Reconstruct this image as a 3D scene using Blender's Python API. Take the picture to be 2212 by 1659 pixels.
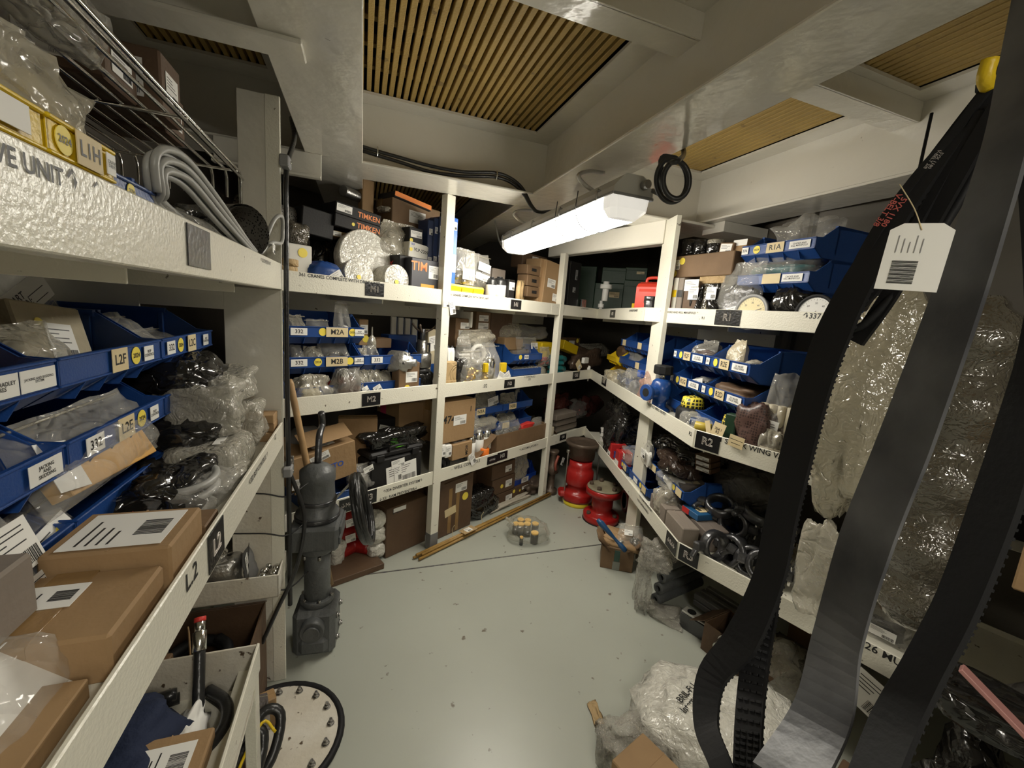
import bpy, math, random
from mathutils import Matrix, Vector, noise
R = math.radians
for o in list(bpy.data.objects): bpy.data.objects.remove(o)
SC = bpy.context.scene
COL = SC.collection
# ---------------- camera, view, world ----------------
EYE = 1.55; FP = 907.44; PIT = R(9.4026); ROL = R(4.56003)
cam_d = bpy.data.cameras.new('camera'); cam = bpy.data.objects.new('camera', cam_d); COL.objects.link(cam)
cam_d.sensor_width = 36; cam_d.lens = FP * 36 / 2212; cam_d.clip_start = .02
cam.matrix_world = Matrix.Translation((0, 0, EYE)) @ Matrix.Rotation(R(90) - PIT, 4, 'X') @ Matrix.Rotation(ROL, 4, 'Z')
SC.camera = cam
SC.view_settings.view_transform = 'Standard'; SC.view_settings.look = 'None'
SC.view_settings.exposure = 0.12; SC.view_settings.gamma = 1; SC.view_settings.use_curve_mapping = False
wd = bpy.data.worlds.new('world'); SC.world = wd; wd.use_nodes = True
wd.node_tree.nodes['Background'].inputs[0].default_value = (1, .93, .82, 1)
wd.node_tree.nodes['Background'].inputs[1].default_value = .02
LAMP_W = 34.0      # emission of the tube covers
def lamp_light(name, loc, az, lx, ly, power):   # the tubes' light, just under each fixture's cover
    d = bpy.data.lights.new(name, 'AREA'); d.shape = 'RECTANGLE'; d.size = lx; d.size_y = ly; d.energy = power
    d.color = (1, .93, .80)
    o = bpy.data.objects.new(name, d); COL.objects.link(o); o.location = loc; o.rotation_euler = (0, 0, R(az))
    return o
# ---------------- pixel -> place helpers ----------------
_cp, _sp = math.cos(PIT), math.sin(PIT)
FW = Vector((0, _cp, -_sp)); UP = Vector((0, _sp, _cp)); EY = Vector((0, 0, EYE))
def ray(px, py):
    a, b = px - 1106, py - 829.5; c, s = math.cos(ROL), math.sin(ROL)
    return FW * FP + Vector((c * a + s * b, 0, 0)) - UP * (-s * a + c * b)
def atz(px, py, z):
    d = ray(px, py); return EY + d * ((z - EYE) / d.z)
def atdist(px, py, t): return EY + ray(px, py).normalized() * t
class Fr:
    """vertical frame: origin, direction along (left->right seen from the aisle), depth away from the aisle"""
    def __init__(s, ox, oy, az):
        s.az = az; s.o = Vector((ox, oy, 0)); s.a = Vector((math.cos(R(az)), math.sin(R(az)), 0)); s.n = Vector((-s.a.y, s.a.x, 0))
    def w(s, x, d, z): return s.o + s.a * x + s.n * d + Vector((0, 0, z))
    def at(s, px, py, d):
        r = ray(px, py); t = (s.o + s.n * d - EY).dot(s.n) / r.dot(s.n); p = EY + r * t
        return (p - s.o).dot(s.a), p.z
    def mw(s): return Matrix.Translation(s.o) @ Matrix.Rotation(R(s.az), 4, 'Z')
GA = 20.1
FL = Fr(-.27 * math.cos(R(GA)), -.27 * math.sin(R(GA)), 110.1)
FM = Fr(-.448, 2.517, 50.47)
FB = Fr(.737, 3.954, -86.7)
FC = Fr(.858, 1.875, -53.0)
F1 = Fr(.811, 2.735, -63.6)
Z1, Z2, Z3 = 1.659, 1.096, .540
P1, P2, P3 = Z1 - .05, Z2 - .05, Z3 - .05
# ---------------- materials ----------------
MT = {}
def mat(name, col=(.5, .5, .5), rough=.5, metal=0, bump=0, bs=60, spec=.5, var=0, vs=6, var_col=None, alpha=1, dirt=0, emis=None, coat=0, thr=.62, ds=25, crease=0):
    if name in MT: return MT[name]
    m = bpy.data.materials.new(name); m.use_nodes = True; nt = m.node_tree; N = nt.nodes; L = nt.links
    b = N['Principled BSDF']; b.inputs['Base Color'].default_value = (*col, 1)
    b.inputs['Roughness'].default_value = rough; b.inputs['Metallic'].default_value = metal
    b.inputs['Specular IOR Level'].default_value = spec; b.inputs['Coat Weight'].default_value = coat
    tc = N.new('ShaderNodeTexCoord'); src = tc.outputs['Object']
    last = None
    def nz(scale, detail=4):
        n = N.new('ShaderNodeTexNoise'); n.inputs['Scale'].default_value = scale; n.inputs['Detail'].default_value = detail
        L.new(src, n.inputs['Vector']); return n
    if var:
        n = nz(vs); mx = N.new('ShaderNodeMix'); mx.data_type = 'RGBA'
        mx.inputs[6].default_value = (*col, 1); mx.inputs[7].default_value = (*(var_col or tuple(c * .5 for c in col)), 1)
        mr = N.new('ShaderNodeMapRange'); mr.inputs[1].default_value = .35; mr.inputs[2].default_value = .7; mr.inputs[4].default_value = var
        L.new(n.outputs[0], mr.inputs[0]); L.new(mr.outputs[0], mx.inputs[0]); L.new(mx.outputs[2], b.inputs['Base Color']); last = mx.outputs[2]
    if dirt:
        n = nz(ds, 8); mr = N.new('ShaderNodeMapRange'); mr.inputs[1].default_value = thr; mr.inputs[2].default_value = thr + .04; mr.inputs[4].default_value = dirt
        mx = N.new('ShaderNodeMix'); mx.data_type = 'RGBA'; mx.inputs[6].default_value = (*col, 1); mx.inputs[7].default_value = (.09, .06, .035, 1)
        if last: L.new(last, mx.inputs[6])
        L.new(n.outputs[0], mr.inputs[0]); L.new(mr.outputs[0], mx.inputs[0]); L.new(mx.outputs[2], b.inputs['Base Color'])
    h = None
    if bump:
        n = nz(bs, 3); h = N.new('ShaderNodeBump'); h.inputs['Strength'].default_value = bump; h.inputs['Distance'].default_value = .01 if alpha == 1 else .016
        L.new(n.outputs[0], h.inputs['Height'])
    if crease:
        v = N.new('ShaderNodeTexNoise'); v.inputs['Scale'].default_value = crease * .8; v.inputs['Detail'].default_value = 2; v.inputs['Distortion'].default_value = 1.2
        L.new(src, v.inputs['Vector']); sb = N.new('ShaderNodeMath'); sb.operation = 'SUBTRACT'; sb.inputs[1].default_value = .5; L.new(v.outputs[0], sb.inputs[0])
        ab = N.new('ShaderNodeMath'); ab.operation = 'ABSOLUTE'; L.new(sb.outputs[0], ab.inputs[0])
        mn = N.new('ShaderNodeMath'); mn.operation = 'MINIMUM'; mn.inputs[1].default_value = .09; L.new(ab.outputs[0], mn.inputs[0])
        h2 = N.new('ShaderNodeBump'); h2.inputs['Strength'].default_value = .9; h2.inputs['Distance'].default_value = .55 / crease
        L.new(mn.outputs[0], h2.inputs['Height'])
        if h: L.new(h.outputs[0], h2.inputs['Normal'])
        h = h2
    if h: L.new(h.outputs[0], b.inputs['Normal'])
    if h and alpha < 1: b.inputs['Coat Weight'].default_value = .8; b.inputs['Coat Roughness'].default_value = .05; L.new(h.outputs[0], b.inputs['Coat Normal'])
    if emis: b.inputs['Emission Color'].default_value = (*emis[0], 1); b.inputs['Emission Strength'].default_value = emis[1]
    if alpha < 1:
        out = N['Material Output']; tr = N.new('ShaderNodeBsdfTransparent'); mxs = N.new('ShaderNodeMixShader')
        lw = N.new('ShaderNodeLayerWeight'); lw.inputs[0].default_value = .25
        if h: L.new(h.outputs[0], lw.inputs['Normal'])
        ma = N.new('ShaderNodeMapRange'); ma.inputs[3].default_value = alpha; ma.inputs[4].default_value = min(1, alpha + .36)
        L.new(lw.outputs['Facing'], ma.inputs[0]); L.new(ma.outputs[0], mxs.inputs[0]); L.new(tr.outputs[0], mxs.inputs[1]); L.new(b.outputs[0], mxs.inputs[2]); L.new(mxs.outputs[0], out.inputs[0])
    MT[name] = m; return m
WH = mat('white_gloss_paint', (.68, .655, .58), .15, bump=.30, bs=16, var=.25, vs=2.5, var_col=(.55, .52, .43), dirt=.8, thr=.73, ds=24)
LIP = mat('chipped_white_paint', (.76, .735, .63), .27, bump=.15, bs=150, var=.2, vs=5, var_col=(.6, .56, .46), dirt=.9, thr=.69, ds=34)
RUSTW = mat('rust_stained_white_paint', (.68, .65, .57), .35, bump=.3, bs=60, var=.6, vs=5, var_col=(.45, .38, .27), dirt=1, thr=.66, ds=30)
DARKW = mat('dark_wall_paint', (.10, .088, .07), .5, bump=.2, bs=30, var=.5, vs=3)  # dark brown base with uneven, still darker tone
FLO = mat('grey_green_floor_paint', (.40, .415, .36), .34, bump=.12, bs=8, var=.35, vs=1.7, var_col=(.31, .315, .265), dirt=.8, thr=.672, ds=17)
GRT = mat('ochre_grating', (.44, .30, .09), .6, bump=.3, bs=120, var=.5, vs=4, var_col=(.30, .20, .07), dirt=.5, thr=.66, ds=12)
BLU = mat('blue_plastic', (.012, .058, .235), .35, bump=.1, bs=200, spec=.5)
YEL = mat('yellow_plastic', (.72, .50, .012), .38, bump=.1, bs=200)
CARD = mat('cardboard', (.34, .215, .105), .75, bump=.25, bs=40, var=.5, vs=5, var_col=(.24, .145, .065))
CARD2 = mat('dark_cardboard', (.19, .115, .058), .7, bump=.3, bs=30, var=.6, vs=6, var_col=(.10, .058, .028))
CARD3 = mat('oily_brown_cardboard', (.115, .066, .035), .6, bump=.4, bs=25, var=.6, vs=5, var_col=(.06, .035, .02))
GCARD = mat('grey_cardboard', (.24, .20, .165), .7, bump=.15, bs=50, var=.4, vs=5)
TAPE = mat('brown_tape', (.28, .17, .07), .18, bump=.3, bs=40)
CTAPE = mat('clear_tape', (.6, .5, .35), .12, bump=.4, bs=60, alpha=.3)
PAP = mat('white_paper', (.80, .79, .75), .55)
CREAM = mat('cream_card', (.68, .56, .33), .6, var=.3, vs=20, var_col=(.55, .43, .24))
INK = mat('black_print', (.015, .015, .015), .5)
INKO = mat('orange_print', (.80, .25, .06), .5)
INKR = mat('red_print', (.6, .04, .03), .5)
INKB = mat('blue_print', (.03, .1, .45), .5)
SIGN = mat('black_plate', (.012, .012, .013), .25, bump=.2, bs=80)
SLINE = mat('silver_outline', (.55, .5, .45), .4)
STK = mat('yellow_sticker', (.85, .68, .08), .5)
CLR = mat('clear_polythene', (.72, .70, .64), .10, bump=.5, bs=14, alpha=.17, crease=9, spec=1)
CLR2 = mat('cloudy_polythene', (.60, .56, .45), .13, bump=.6, bs=18, alpha=.40, crease=11, spec=1)
BUB = mat('bubble_wrap', (.50, .475, .40), .10, bump=.5, bs=70, alpha=.55, crease=26, spec=.9)
FILM = mat('stretch_film', (.095, .083, .06), .10, bump=.7, bs=22, alpha=.86, crease=34, spec=1)
BLKP = mat('black_polythene', (.012, .011, .010), .14, bump=.6, bs=16, crease=9, spec=.8)
RUB = mat('black_rubber', (.010, .010, .011), .62, bump=.08, bs=90, spec=.3)
RUB2 = mat('satin_black_hose', (.02, .02, .02), .3, bump=.2, bs=60)
GRUB = mat('grey_smooth_belt', (.045, .046, .052), .36, bump=.08, bs=50, var=.9, vs=6, var_col=(.16, .162, .165), spec=.5)
STL = mat('dull_steel', (.42, .41, .39), .33, metal=1, bump=.25, bs=90, var=.5, vs=12)
CHR = mat('bright_steel', (.72, .71, .68), .16, metal=1, bump=.1, bs=50)
DSTL = mat('dark_machined_steel', (.11, .11, .115), .3, metal=.8, bump=.3, bs=60, spec=.6)
GRYP = mat('grey_machine_paint', (.105, .11, .11), .42, bump=.4, bs=40, var=.5, vs=7)
ALU = mat('cast_aluminium', (.50, .49, .46), .38, metal=.85, bump=.5, bs=60)
REDP = mat('red_machine_paint', (.34, .014, .012), .28, bump=.4, bs=20, var=.4, vs=6, var_col=(.25, .01, .01))
REDC = mat('red_jerrycan_plastic', (.62, .045, .022), .4, bump=.3, bs=15)
DRED = mat('dark_red_paint', (.30, .014, .014), .3, bump=.4, bs=25)
GRN = mat('dark_green_plastic', (.010, .038, .016), .5, bump=.2, bs=30)
TEAL = mat('teal_paint', (.012, .15, .16), .3, bump=.3, bs=30)
VBLU = mat('blue_valve_paint', (.012, .055, .22), .25, bump=.3, bs=30)
WOOD = mat('pale_wood', (.40, .25, .115), .5, bump=.3, bs=30, var=.5, vs=9)
BRASS = mat('ochre_tube', (.38, .22, .055), .4, bump=.3, bs=60, var=.5, vs=14)
NAVY = mat('navy_cloth', (.010, .018, .050), .85, bump=.6, bs=40)
WCLO = mat('white_plastic_wrap', (.70, .68, .61), .18, bump=.8, bs=40, crease=30, spec=.9, var=.6, vs=45, var_col=(.42, .40, .34))  # darker noise tone paints the shade of creases into the wrap colour
KHA = mat('grimy_khaki_top', (.30, .27, .18), .5, bump=.5, bs=25, var=.8, vs=9, var_col=(.10, .085, .055))
BRNM = mat('brown_weathered_iron', (.10, .072, .052), .45, bump=.5, bs=30, metal=.3)
PINK = mat('pink_plastic', (.50, .30, .24), .2, bump=.4, bs=30, alpha=.5, crease=14)
ORG = mat('orange_plastic', (.72, .17, .02), .35, bump=.2)
GLS = mat('clear_glass', (.8, .8, .8), .05, alpha=.12, spec=1)
DIAL = mat('cream_dial', (.74, .63, .32), .5)
GREY = mat('grey_plastic', (.25, .25, .25), .45)
LGRY = mat('grey_cable_sheath', (.34, .34, .32), .4, bump=.1)
GAP = mat('void_black', (.006, .006, .006), .9)
LIME = mat('lime_label', (.22, .85, .05), .4)
TAN = mat('kraft_paper', (.42, .29, .14), .7, bump=.4, bs=30, crease=12)
# mesh look of expanded metal
def mesh_mat():
    m = mat('expanded_metal', (.30, .29, .27), .35, metal=.7); nt = m.node_tree; N = nt.nodes; L = nt.links
    tc = N.new('ShaderNodeTexCoord'); v = N.new('ShaderNodeTexVoronoi'); v.inputs['Scale'].default_value = 130
    v.feature = 'F1'; L.new(tc.outputs['Object'], v.inputs['Vector'])
    cr = N.new('ShaderNodeMapRange'); cr.inputs[1].default_value = .25; cr.inputs[2].default_value = .4; L.new(v.outputs[0], cr.inputs[0])
    mx = N.new('ShaderNodeMix'); mx.data_type = 'RGBA'; mx.inputs[6].default_value = (.01, .01, .01, 1); mx.inputs[7].default_value = (.42, .40, .36, 1)
    L.new(cr.outputs[0], mx.inputs[0]); L.new(mx.outputs[2], N['Principled BSDF'].inputs['Base Color']); return m
EXP = mesh_mat()
# netting for sleeves
def net_mat(name, c1, c2, sc=55):
    m = mat(name, c1, .4); nt = m.node_tree; N = nt.nodes; L = nt.links
    tc = N.new('ShaderNodeTexCoord'); v = N.new('ShaderNodeTexVoronoi'); v.feature = 'DISTANCE_TO_EDGE'; v.inputs['Scale'].default_value = sc; v.inputs['Randomness'].default_value = .15
    L.new(tc.outputs['Object'], v.inputs['Vector'])
    g = N.new('ShaderNodeMath'); g.operation = 'LESS_THAN'; g.inputs[1].default_value = .14; L.new(v.outputs[0], g.inputs[0])
    mx = N.new('ShaderNodeMix'); mx.data_type = 'RGBA'; mx.inputs[6].default_value = (*c2, 1); mx.inputs[7].default_value = (*c1, 1)
    L.new(g.outputs[0], mx.inputs[0]); L.new(mx.outputs[2], N['Principled BSDF'].inputs['Base Color']); return m
NETY = net_mat('yellow_black_netting', (.75, .62, .06), (.02, .02, .01))
NETB = net_mat('brown_netting', (.10, .055, .045), (.035, .018, .015), 90)
# ---------------- mesh building ----------------
def rotm(ax, deg): return Matrix.Rotation(R(deg), 4, ax)
def tr(x, y, z): return Matrix.Translation((x, y, z))
TXT = {}
def text_geo(s, size, outline=False):
    k = (s, round(size, 5), outline)
    if k in TXT: return TXT[k]
    c = bpy.data.curves.new('t', 'FONT'); c.body = s; c.size = size; c.align_x = 'CENTER'; c.align_y = 'CENTER'; c.resolution_u = 2; c.space_line = .85; c.offset = 0 if outline else size * .016
    if outline: c.fill_mode = 'NONE'; c.bevel_depth = size * .022; c.bevel_resolution = 0
    o = bpy.data.objects.new('t', c); COL.objects.link(o); dg = bpy.context.evaluated_depsgraph_get(); me = bpy.data.meshes.new_from_object(o.evaluated_get(dg))
    r = ([v.co.copy() for v in me.vertices], [tuple(p.vertices) for p in me.polygons])
    bpy.data.objects.remove(o); bpy.data.curves.remove(c); bpy.data.meshes.remove(me); TXT[k] = r; return r
class MB:
    def __init__(s): s.v = []; s.f = []; s.m = []; s.sm = []
    def add(s, vs, fs, mi=0, M=None, smooth=False):
        b = len(s.v); s.v += [(M @ Vector(v)) if M is not None else Vector(v) for v in vs]
        for f in fs: s.f.append([b + i for i in f]); s.m.append(mi); s.sm.append(smooth)
        return s
    def box(s, x0, x1, y0, y1, z0, z1, mi=0, M=None, c=.0015):
        if x0 > x1: x0, x1 = x1, x0
        if y0 > y1: y0, y1 = y1, y0
        c = min(c, (x1 - x0) * .3, (y1 - y0) * .3, (z1 - z0) * .3)
        vs = []; X = (x0, x1); Y = (y0, y1); Z = (z0, z1); idx = {}
        for i in (0, 1):
            for j in (0, 1):
                for k in (0, 1):
                    sx, sy, sz = (1, -1)[i], (1, -1)[j], (1, -1)[k]
                    for a in range(3):
                        idx[i, j, k, a] = len(vs)
                        vs.append((X[i] + (0 if a == 0 else sx * c), Y[j] + (0 if a == 1 else sy * c), Z[k] + (0 if a == 2 else sz * c)))
        fs = []
        for i in (0, 1):
            q = [idx[i, 0, 0, 0], idx[i, 0, 1, 0], idx[i, 1, 1, 0], idx[i, 1, 0, 0]]; fs.append(q if i == 0 else q[::-1])
            q = [idx[0, i, 0, 1], idx[1, i, 0, 1], idx[1, i, 1, 1], idx[0, i, 1, 1]]; fs.append(q if i == 0 else q[::-1])
            q = [idx[0, 0, i, 2], idx[0, 1, i, 2], idx[1, 1, i, 2], idx[1, 0, i, 2]]; fs.append(q if i == 0 else q[::-1])
        for i in (0, 1):
            for j in (0, 1):
                fl = (i + j) % 2 == 0
                q = [idx[i, j, 0, 0], idx[i, j, 0, 1], idx[i, j, 1, 1], idx[i, j, 1, 0]]; fs.append(q if fl else q[::-1])
                q = [idx[i, 0, j, 0], idx[i, 0, j, 2], idx[i, 1, j, 2], idx[i, 1, j, 0]]; fs.append(q[::-1] if fl else q)
                q = [idx[0, i, j, 1], idx[0, i, j, 2], idx[1, i, j, 2], idx[1, i, j, 1]]; fs.append(q if fl else q[::-1])
        for i in (0, 1):
            for j in (0, 1):
                for k in (0, 1):
                    q = [idx[i, j, k, 0], idx[i, j, k, 1], idx[i, j, k, 2]]; fs.append(q[::-1] if (i + j + k) % 2 == 0 else q)
        return s.add(vs, fs, mi, M)
    def lathe(s, prof, seg=20, mi=0, M=None, smooth=True, caps=True):
        n = len(prof); vs = [(r * math.cos(2 * math.pi * i / seg), r * math.sin(2 * math.pi * i / seg), z) for r, z in prof for i in range(seg)]
        fs = [[k * seg + i, k * seg + (i + 1) % seg, (k + 1) * seg + (i + 1) % seg, (k + 1) * seg + i] for k in range(n - 1) for i in range(seg)]
        s.add(vs, fs, mi, M, smooth)
        if caps:
            b = len(s.v) - n * seg
            s.f.append([b + i for i in range(seg)][::-1]); s.m.append(mi); s.sm.append(False)
            s.f.append([b + (n - 1) * seg + i for i in range(seg)]); s.m.append(mi); s.sm.append(False)
        return s
    def cyl(s, r, z0, z1, seg=20, mi=0, M=None, c=None):
        c = min(r, z1 - z0) * .08 if c is None else c
        return s.lathe([(r - c, z0), (r, z0 + c), (r, z1 - c), (r - c, z1)], seg, mi, M)
    def ring(s, r1, r0, z0, z1, seg=28, mi=0, M=None):   # hollow cylinder
        c = (r1 - r0) * .15
        return s.lathe([(r0, z0), (r1 - c, z0), (r1, z0 + c), (r1, z1 - c), (r1 - c, z1), (r0 + c, z1), (r0, z1 - c), (r0, z0)], seg, mi, M, caps=False)
    def tube(s, pts, r, seg=8, mi=0, M=None, closed=False, flat=1.0, smoothp=True, rs=None):
        P = [Vector(p) for p in pts]
        if smoothp and len(P) > 2: P = catmull(P, closed)
        n = len(P); t0 = None; rings = []; up = None
        for i in range(n):
            a = P[(i - 1) % n if closed else max(0, i - 1)]; b = P[(i + 1) % n if closed else min(n - 1, i + 1)]
            t = (b - a).normalized()
            if up is None: up = t.orthogonal().normalized() if abs(t.z) > .95 else Vector((0, 0, 1))
            x = t.cross(up)
            if x.length < 1e-4: x = t.orthogonal()
            x.normalize(); y = x.cross(t).normalized(); up = y
            rr = r if rs is None else rs(i / (n - 1))
            rings.append([P[i] + x * math.cos(2 * math.pi * k / seg) * rr + y * math.sin(2 * math.pi * k / seg) * rr * flat for k in range(seg)])
        vs = [v for q in rings for v in q]; fs = []
        for i in range(n if closed else n - 1):
            j = (i + 1) % n
            fs += [[i * seg + k, i * seg + (k + 1) % seg, j * seg + (k + 1) % seg, j * seg + k] for k in range(seg)]
        if not closed: fs += [list(range(seg))[::-1], [(n - 1) * seg + k for k in range(seg)]]
        return s.add(vs, fs, mi, M, True)
    def prism(s, poly, x0, x1, mi=0, M=None):   # polygon in (y, z) extruded along x
        n = len(poly); vs = [(x0, y, z) for y, z in poly] + [(x1, y, z) for y, z in poly]
        fs = [[i, (i + 1) % n, n + (i + 1) % n, n + i] for i in range(n)] + [list(range(n))[::-1], list(range(n, 2 * n))]
        return s.add(vs, fs, mi, M)
    def text(s, body, size, M, mi=1, outline=False, lift=.0004):
        v, f = text_geo(body, size, outline); return s.add(v, f, mi, M @ tr(0, 0, lift))
    def build(s, name, mats, parent=None, M=None):
        me = bpy.data.meshes.new(name); me.from_pydata(s.v, [], s.f)
        for m in (mats if isinstance(mats, (list, tuple)) else [mats]): me.materials.append(m)
        me.polygons.foreach_set('material_index', s.m); me.polygons.foreach_set('use_smooth', s.sm); me.validate(); me.update()
        o = bpy.data.objects.new(name, me); COL.objects.link(o)
        if parent: o.parent = parent
        if M is not None: o.matrix_local = M
        return o
def catmull(P, closed=False, k=5):
    n = len(P); out = []
    for i in range(n if closed else n - 1):
        p0 = P[(i - 1) % n] if closed or i else P[0] * 2 - P[1]; p1 = P[i]; p2 = P[(i + 1) % n]
        p3 = P[(i + 2) % n] if closed or i + 2 < n else p2 * 2 - p1
        for j in range(k):
            t = j / k; out.append(.5 * ((2 * p1) + (p2 - p0) * t + (2 * p0 - 5 * p1 + 4 * p2 - p3) * t * t + (3 * p1 - p0 - 3 * p2 + p3) * t ** 3))
    if not closed: out.append(P[-1])
    return out
def tag(o, label, cat, group=None, kind=None):
    o['label'] = label; o['category'] = cat
    if group: o['group'] = group
    if kind: o['kind'] = kind
    return o
def thing(name, label, cat, M, group=None):
    o = bpy.data.objects.new(name, None); o.empty_display_size = .05; COL.objects.link(o); o.matrix_world = M
    return tag(o, label, cat, group)
def struct(name, mb, m, M=None):
    o = mb.build(name, m, None, M); o['kind'] = 'structure'; return o
def FRT(x, y, z, rot=0): return tr(x, y, z) @ rotm('X', 90) @ rotm('Z', rot)           # card facing -y
def TOPF(x, y, z, rot=0): return tr(x, y, z) @ rotm('Z', rot)                            # card facing +z
def LFT(x, y, z, rot=0): return tr(x, y, z) @ rotm('Z', -90) @ rotm('X', 90) @ rotm('Z', rot)   # facing -x
def RGT(x, y, z, rot=0): return tr(x, y, z) @ rotm('Z', 90) @ rotm('X', 90) @ rotm('Z', rot)    # facing +x
rb = random.Random(5)
def card(parent, w, h, M, lines=None, bar=False, paper=None, ink=None, name='label', outline=False, size=None, bend=0, dy=0, dx=0):
    m = MB(); paper = paper or PAP
    if bend:
        n = 6; vs = []
        for i in range(n + 1):
            x = -w / 2 + w * i / n; z = bend * math.sin(math.pi * i / n) + .001
            vs += [(x, -h / 2, z), (x, h / 2, z)]
        m.add(vs, [[2 * i, 2 * i + 2, 2 * i + 3, 2 * i + 1] for i in range(n)], 0)
    m.box(-w / 2, w / 2, -h / 2, h / 2, 0, .0012, 0, None, .0002)
    T = tr(0, 0, .0013 + bend * .9)
    if lines:
        k = lines.count('\n') + 1; sz = size or min(h * .75 / k, w * 1.45 / max(len(q) for q in lines.split('\n')))
        m.text(lines, sz, T @ tr(dx, dy, 0), 1, outline)
    if bar:
        # barcode plus small print lines
        bw = w * .42; bx = w * .02 if bar == 1 else -w * .21; by = -h * .28; x = bx
        while x < bx + bw:
            t = w * rb.choice((.008, .014, .02)); m.box(x, x + t, by - h * .14, by + h * .16, .0012, .0016, 1, None, .0001); x += t + w * rb.choice((.01, .016))
        for q in range(4):
            y = h * (.34 - q * .1); m.box(-w * .42, -w * .42 + w * rb.uniform(.35, .8), y, y + h * .025, .0012, .0016, 1, None, .0001)
    return m.build(name, [paper, ink or INK], parent, M)
def dot(parent, r, M, body=None, name='sticker'):
    m = MB(); m.cyl(r, 0, .001, 18, 0)
    if body: m.text(body, r * .75, tr(0, 0, .0012), 1)
    return m.build(name, [STK, INK], parent, M)
# ---------------- shell ----------------
MG = rotm('Z', GA)      # grid frame: x = u, y = v
def uvp(u, v, z=0): return MG @ Vector((u, v, z))
DK = 2.5; FLG = 2.19
m = MB(); m.box(-3.2, 3.4, -2.2, 6.8, -.06, 0, 0); struct('floor', m, FLO)
m = MB(); m.tube([uvp(-.2, 2.335, -.002), uvp(1.9, 2.335, -.002)], .006, 6, 0, None, smoothp=False); struct('trim_1', m, mat('grimy_weld_seam', (.2, .19, .16), .6, var=.9, vs=40, var_col=(.04, .04, .06)))
PL = [(-.377, -1.735), (-2.3, 3.52), (-.6, 5.9), (.7, 6.2), (1.55, 5.4), (1.5, 2.35), (2.6, .9), (2.6, -1.75)]
def wall(name, a, b, m):
    q = MB(); a = Vector((*a, 0)); b = Vector((*b, 0)); d = b - a; az = math.degrees(math.atan2(d.y, d.x))
    q.box(-.03, d.length + .03, 0, .05, 0, 2.56, 0, None, .001); struct(name, q, m, Matrix.Translation(a) @ rotm('Z', az))
PL2 = PL[::-1]
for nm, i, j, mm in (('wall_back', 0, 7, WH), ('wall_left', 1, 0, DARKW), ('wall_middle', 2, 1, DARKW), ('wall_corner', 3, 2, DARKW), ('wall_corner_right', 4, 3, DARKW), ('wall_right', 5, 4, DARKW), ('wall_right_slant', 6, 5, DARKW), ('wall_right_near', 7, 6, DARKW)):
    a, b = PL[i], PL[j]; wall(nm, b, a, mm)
# deck plate with openings, in the grid frame
UB = [-3.2, -.72, -.30, -.013 - .12, .853, 1.12, 1.965, 2.2, 4.2]; 
panels = [(-.10, .853, 1.343, 2.26), (-.10, .886, .30, 1.19), (1.10, 1.965, 1.343, 2.26), (1.10, 1.965, .25, 1.16), (-.10, .88, 2.75, 4.5), (-.82, -.40, 1.50, 2.255), (-.82, -.36, .3, 1.2)]
q = MB(); us = sorted(set([-3.4, 4.2] + [p[0] for p in panels] + [p[1] for p in panels])); vv = sorted(set([-2.5, 7.2] + [p[2] for p in panels] + [p[3] for p in panels]))
for i in range(len(us) - 1):
    for j in range(len(vv) - 1):
        cu, cv = (us[i] + us[i + 1]) / 2, (vv[j] + vv[j + 1]) / 2
        if any(a < cu < b and c < cv < d for a, b, c, d in panels): continue
        q.box(us[i], us[i + 1], vv[j], vv[j + 1], DK, DK + .012, 0, None, .0)
struct('ceiling', q, WH, MG)
q = MB(); q.box(-3.4, 4.2, -2.5, 7.2, DK + .22, DK + .26, 0); struct('trim_2', q, GAP, MG)
GL = ['wide ochre slatted grating panel overhead between the two middle beams', 'ochre slatted grating panel at the top edge, nearest overhead', 'long ochre slatted grating panel above the lamp cable coil', 'ochre slatted grating panel in the upper right corner over the hanging belts',
      'dim slatted grating panel above the brown carton on the top middle shelf', 'dark olive slatted grating panel above the wire rack on the left', 'shadowed slatted grating panel over the near end of the wire rack']
for k, (a, b, c, d) in enumerate(panels):
    q = MB(); n = int((b - a) / .0318); p = (b - a) / n
    for i in range(n):
        x = a + p * i; q.box(x + .002, x + p * (.68 if k not in (2, 3) else .80), c - .01, d + .01, DK + .014, DK + .05, 0, None, .002)
    y = c + .1
    while y < d: q.box(a, b, y, y + .03, DK + .055, DK + .09, 0, None, .001); y += .17
    tag(q.build('ceiling_grating', GRT, None, MG), GL[k], 'grating')
tn = [3]
def trim(mb, m=None, M=None): struct('trim_%d' % tn[0], mb, m or WH, MG if M is None else M); tn[0] += 1
def beam(u0, u1, v0, v1, along, z=FLG, web=True, t=.012, top=DK, c=.003):
    q = MB(); q.box(u0, u1, v0, v1, z, z + t, 0, None, c)
    if web:
        if along == 'v': w = (u0 + u1) / 2; q.box(w - .006, w + .006, v0 + .001, v1 - .001, z + t, top, 0, None, 0)
        else: w = (v0 + v1) / 2; q.box(u0 + .001, u1 - .001, w - .006, w + .006, z + t, top, 0, None, 0)
    trim(q)
beam(-.255, -.01, -1.6, 4.2, 'v'); beam(.851, 1.091, -1.9, 4.6, 'v', z=FLG + .0005); beam(1.945, 2.2, -2.2, 3.6, 'v', z=FLG + .001)
beam(-2.2, 2.9, 2.235, 2.513, 'u', z=FLG - .0003)
beam(-1.3, -.155, 1.31, 1.41, 'u', z=FLG - .012)
for u0, u1 in ((-.01, .851), (1.091, 1.945)):   # shallow stiffeners between the openings
    q = MB(); q.box(u0 - .1, u1 + .12, 1.20, 1.30, DK - .075, DK - .065, 0, None, .002); q.box(u0 - .1, u1 + .12, 1.195, 1.205, DK - .075, DK, 0, None, .001); trim(q)
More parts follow.
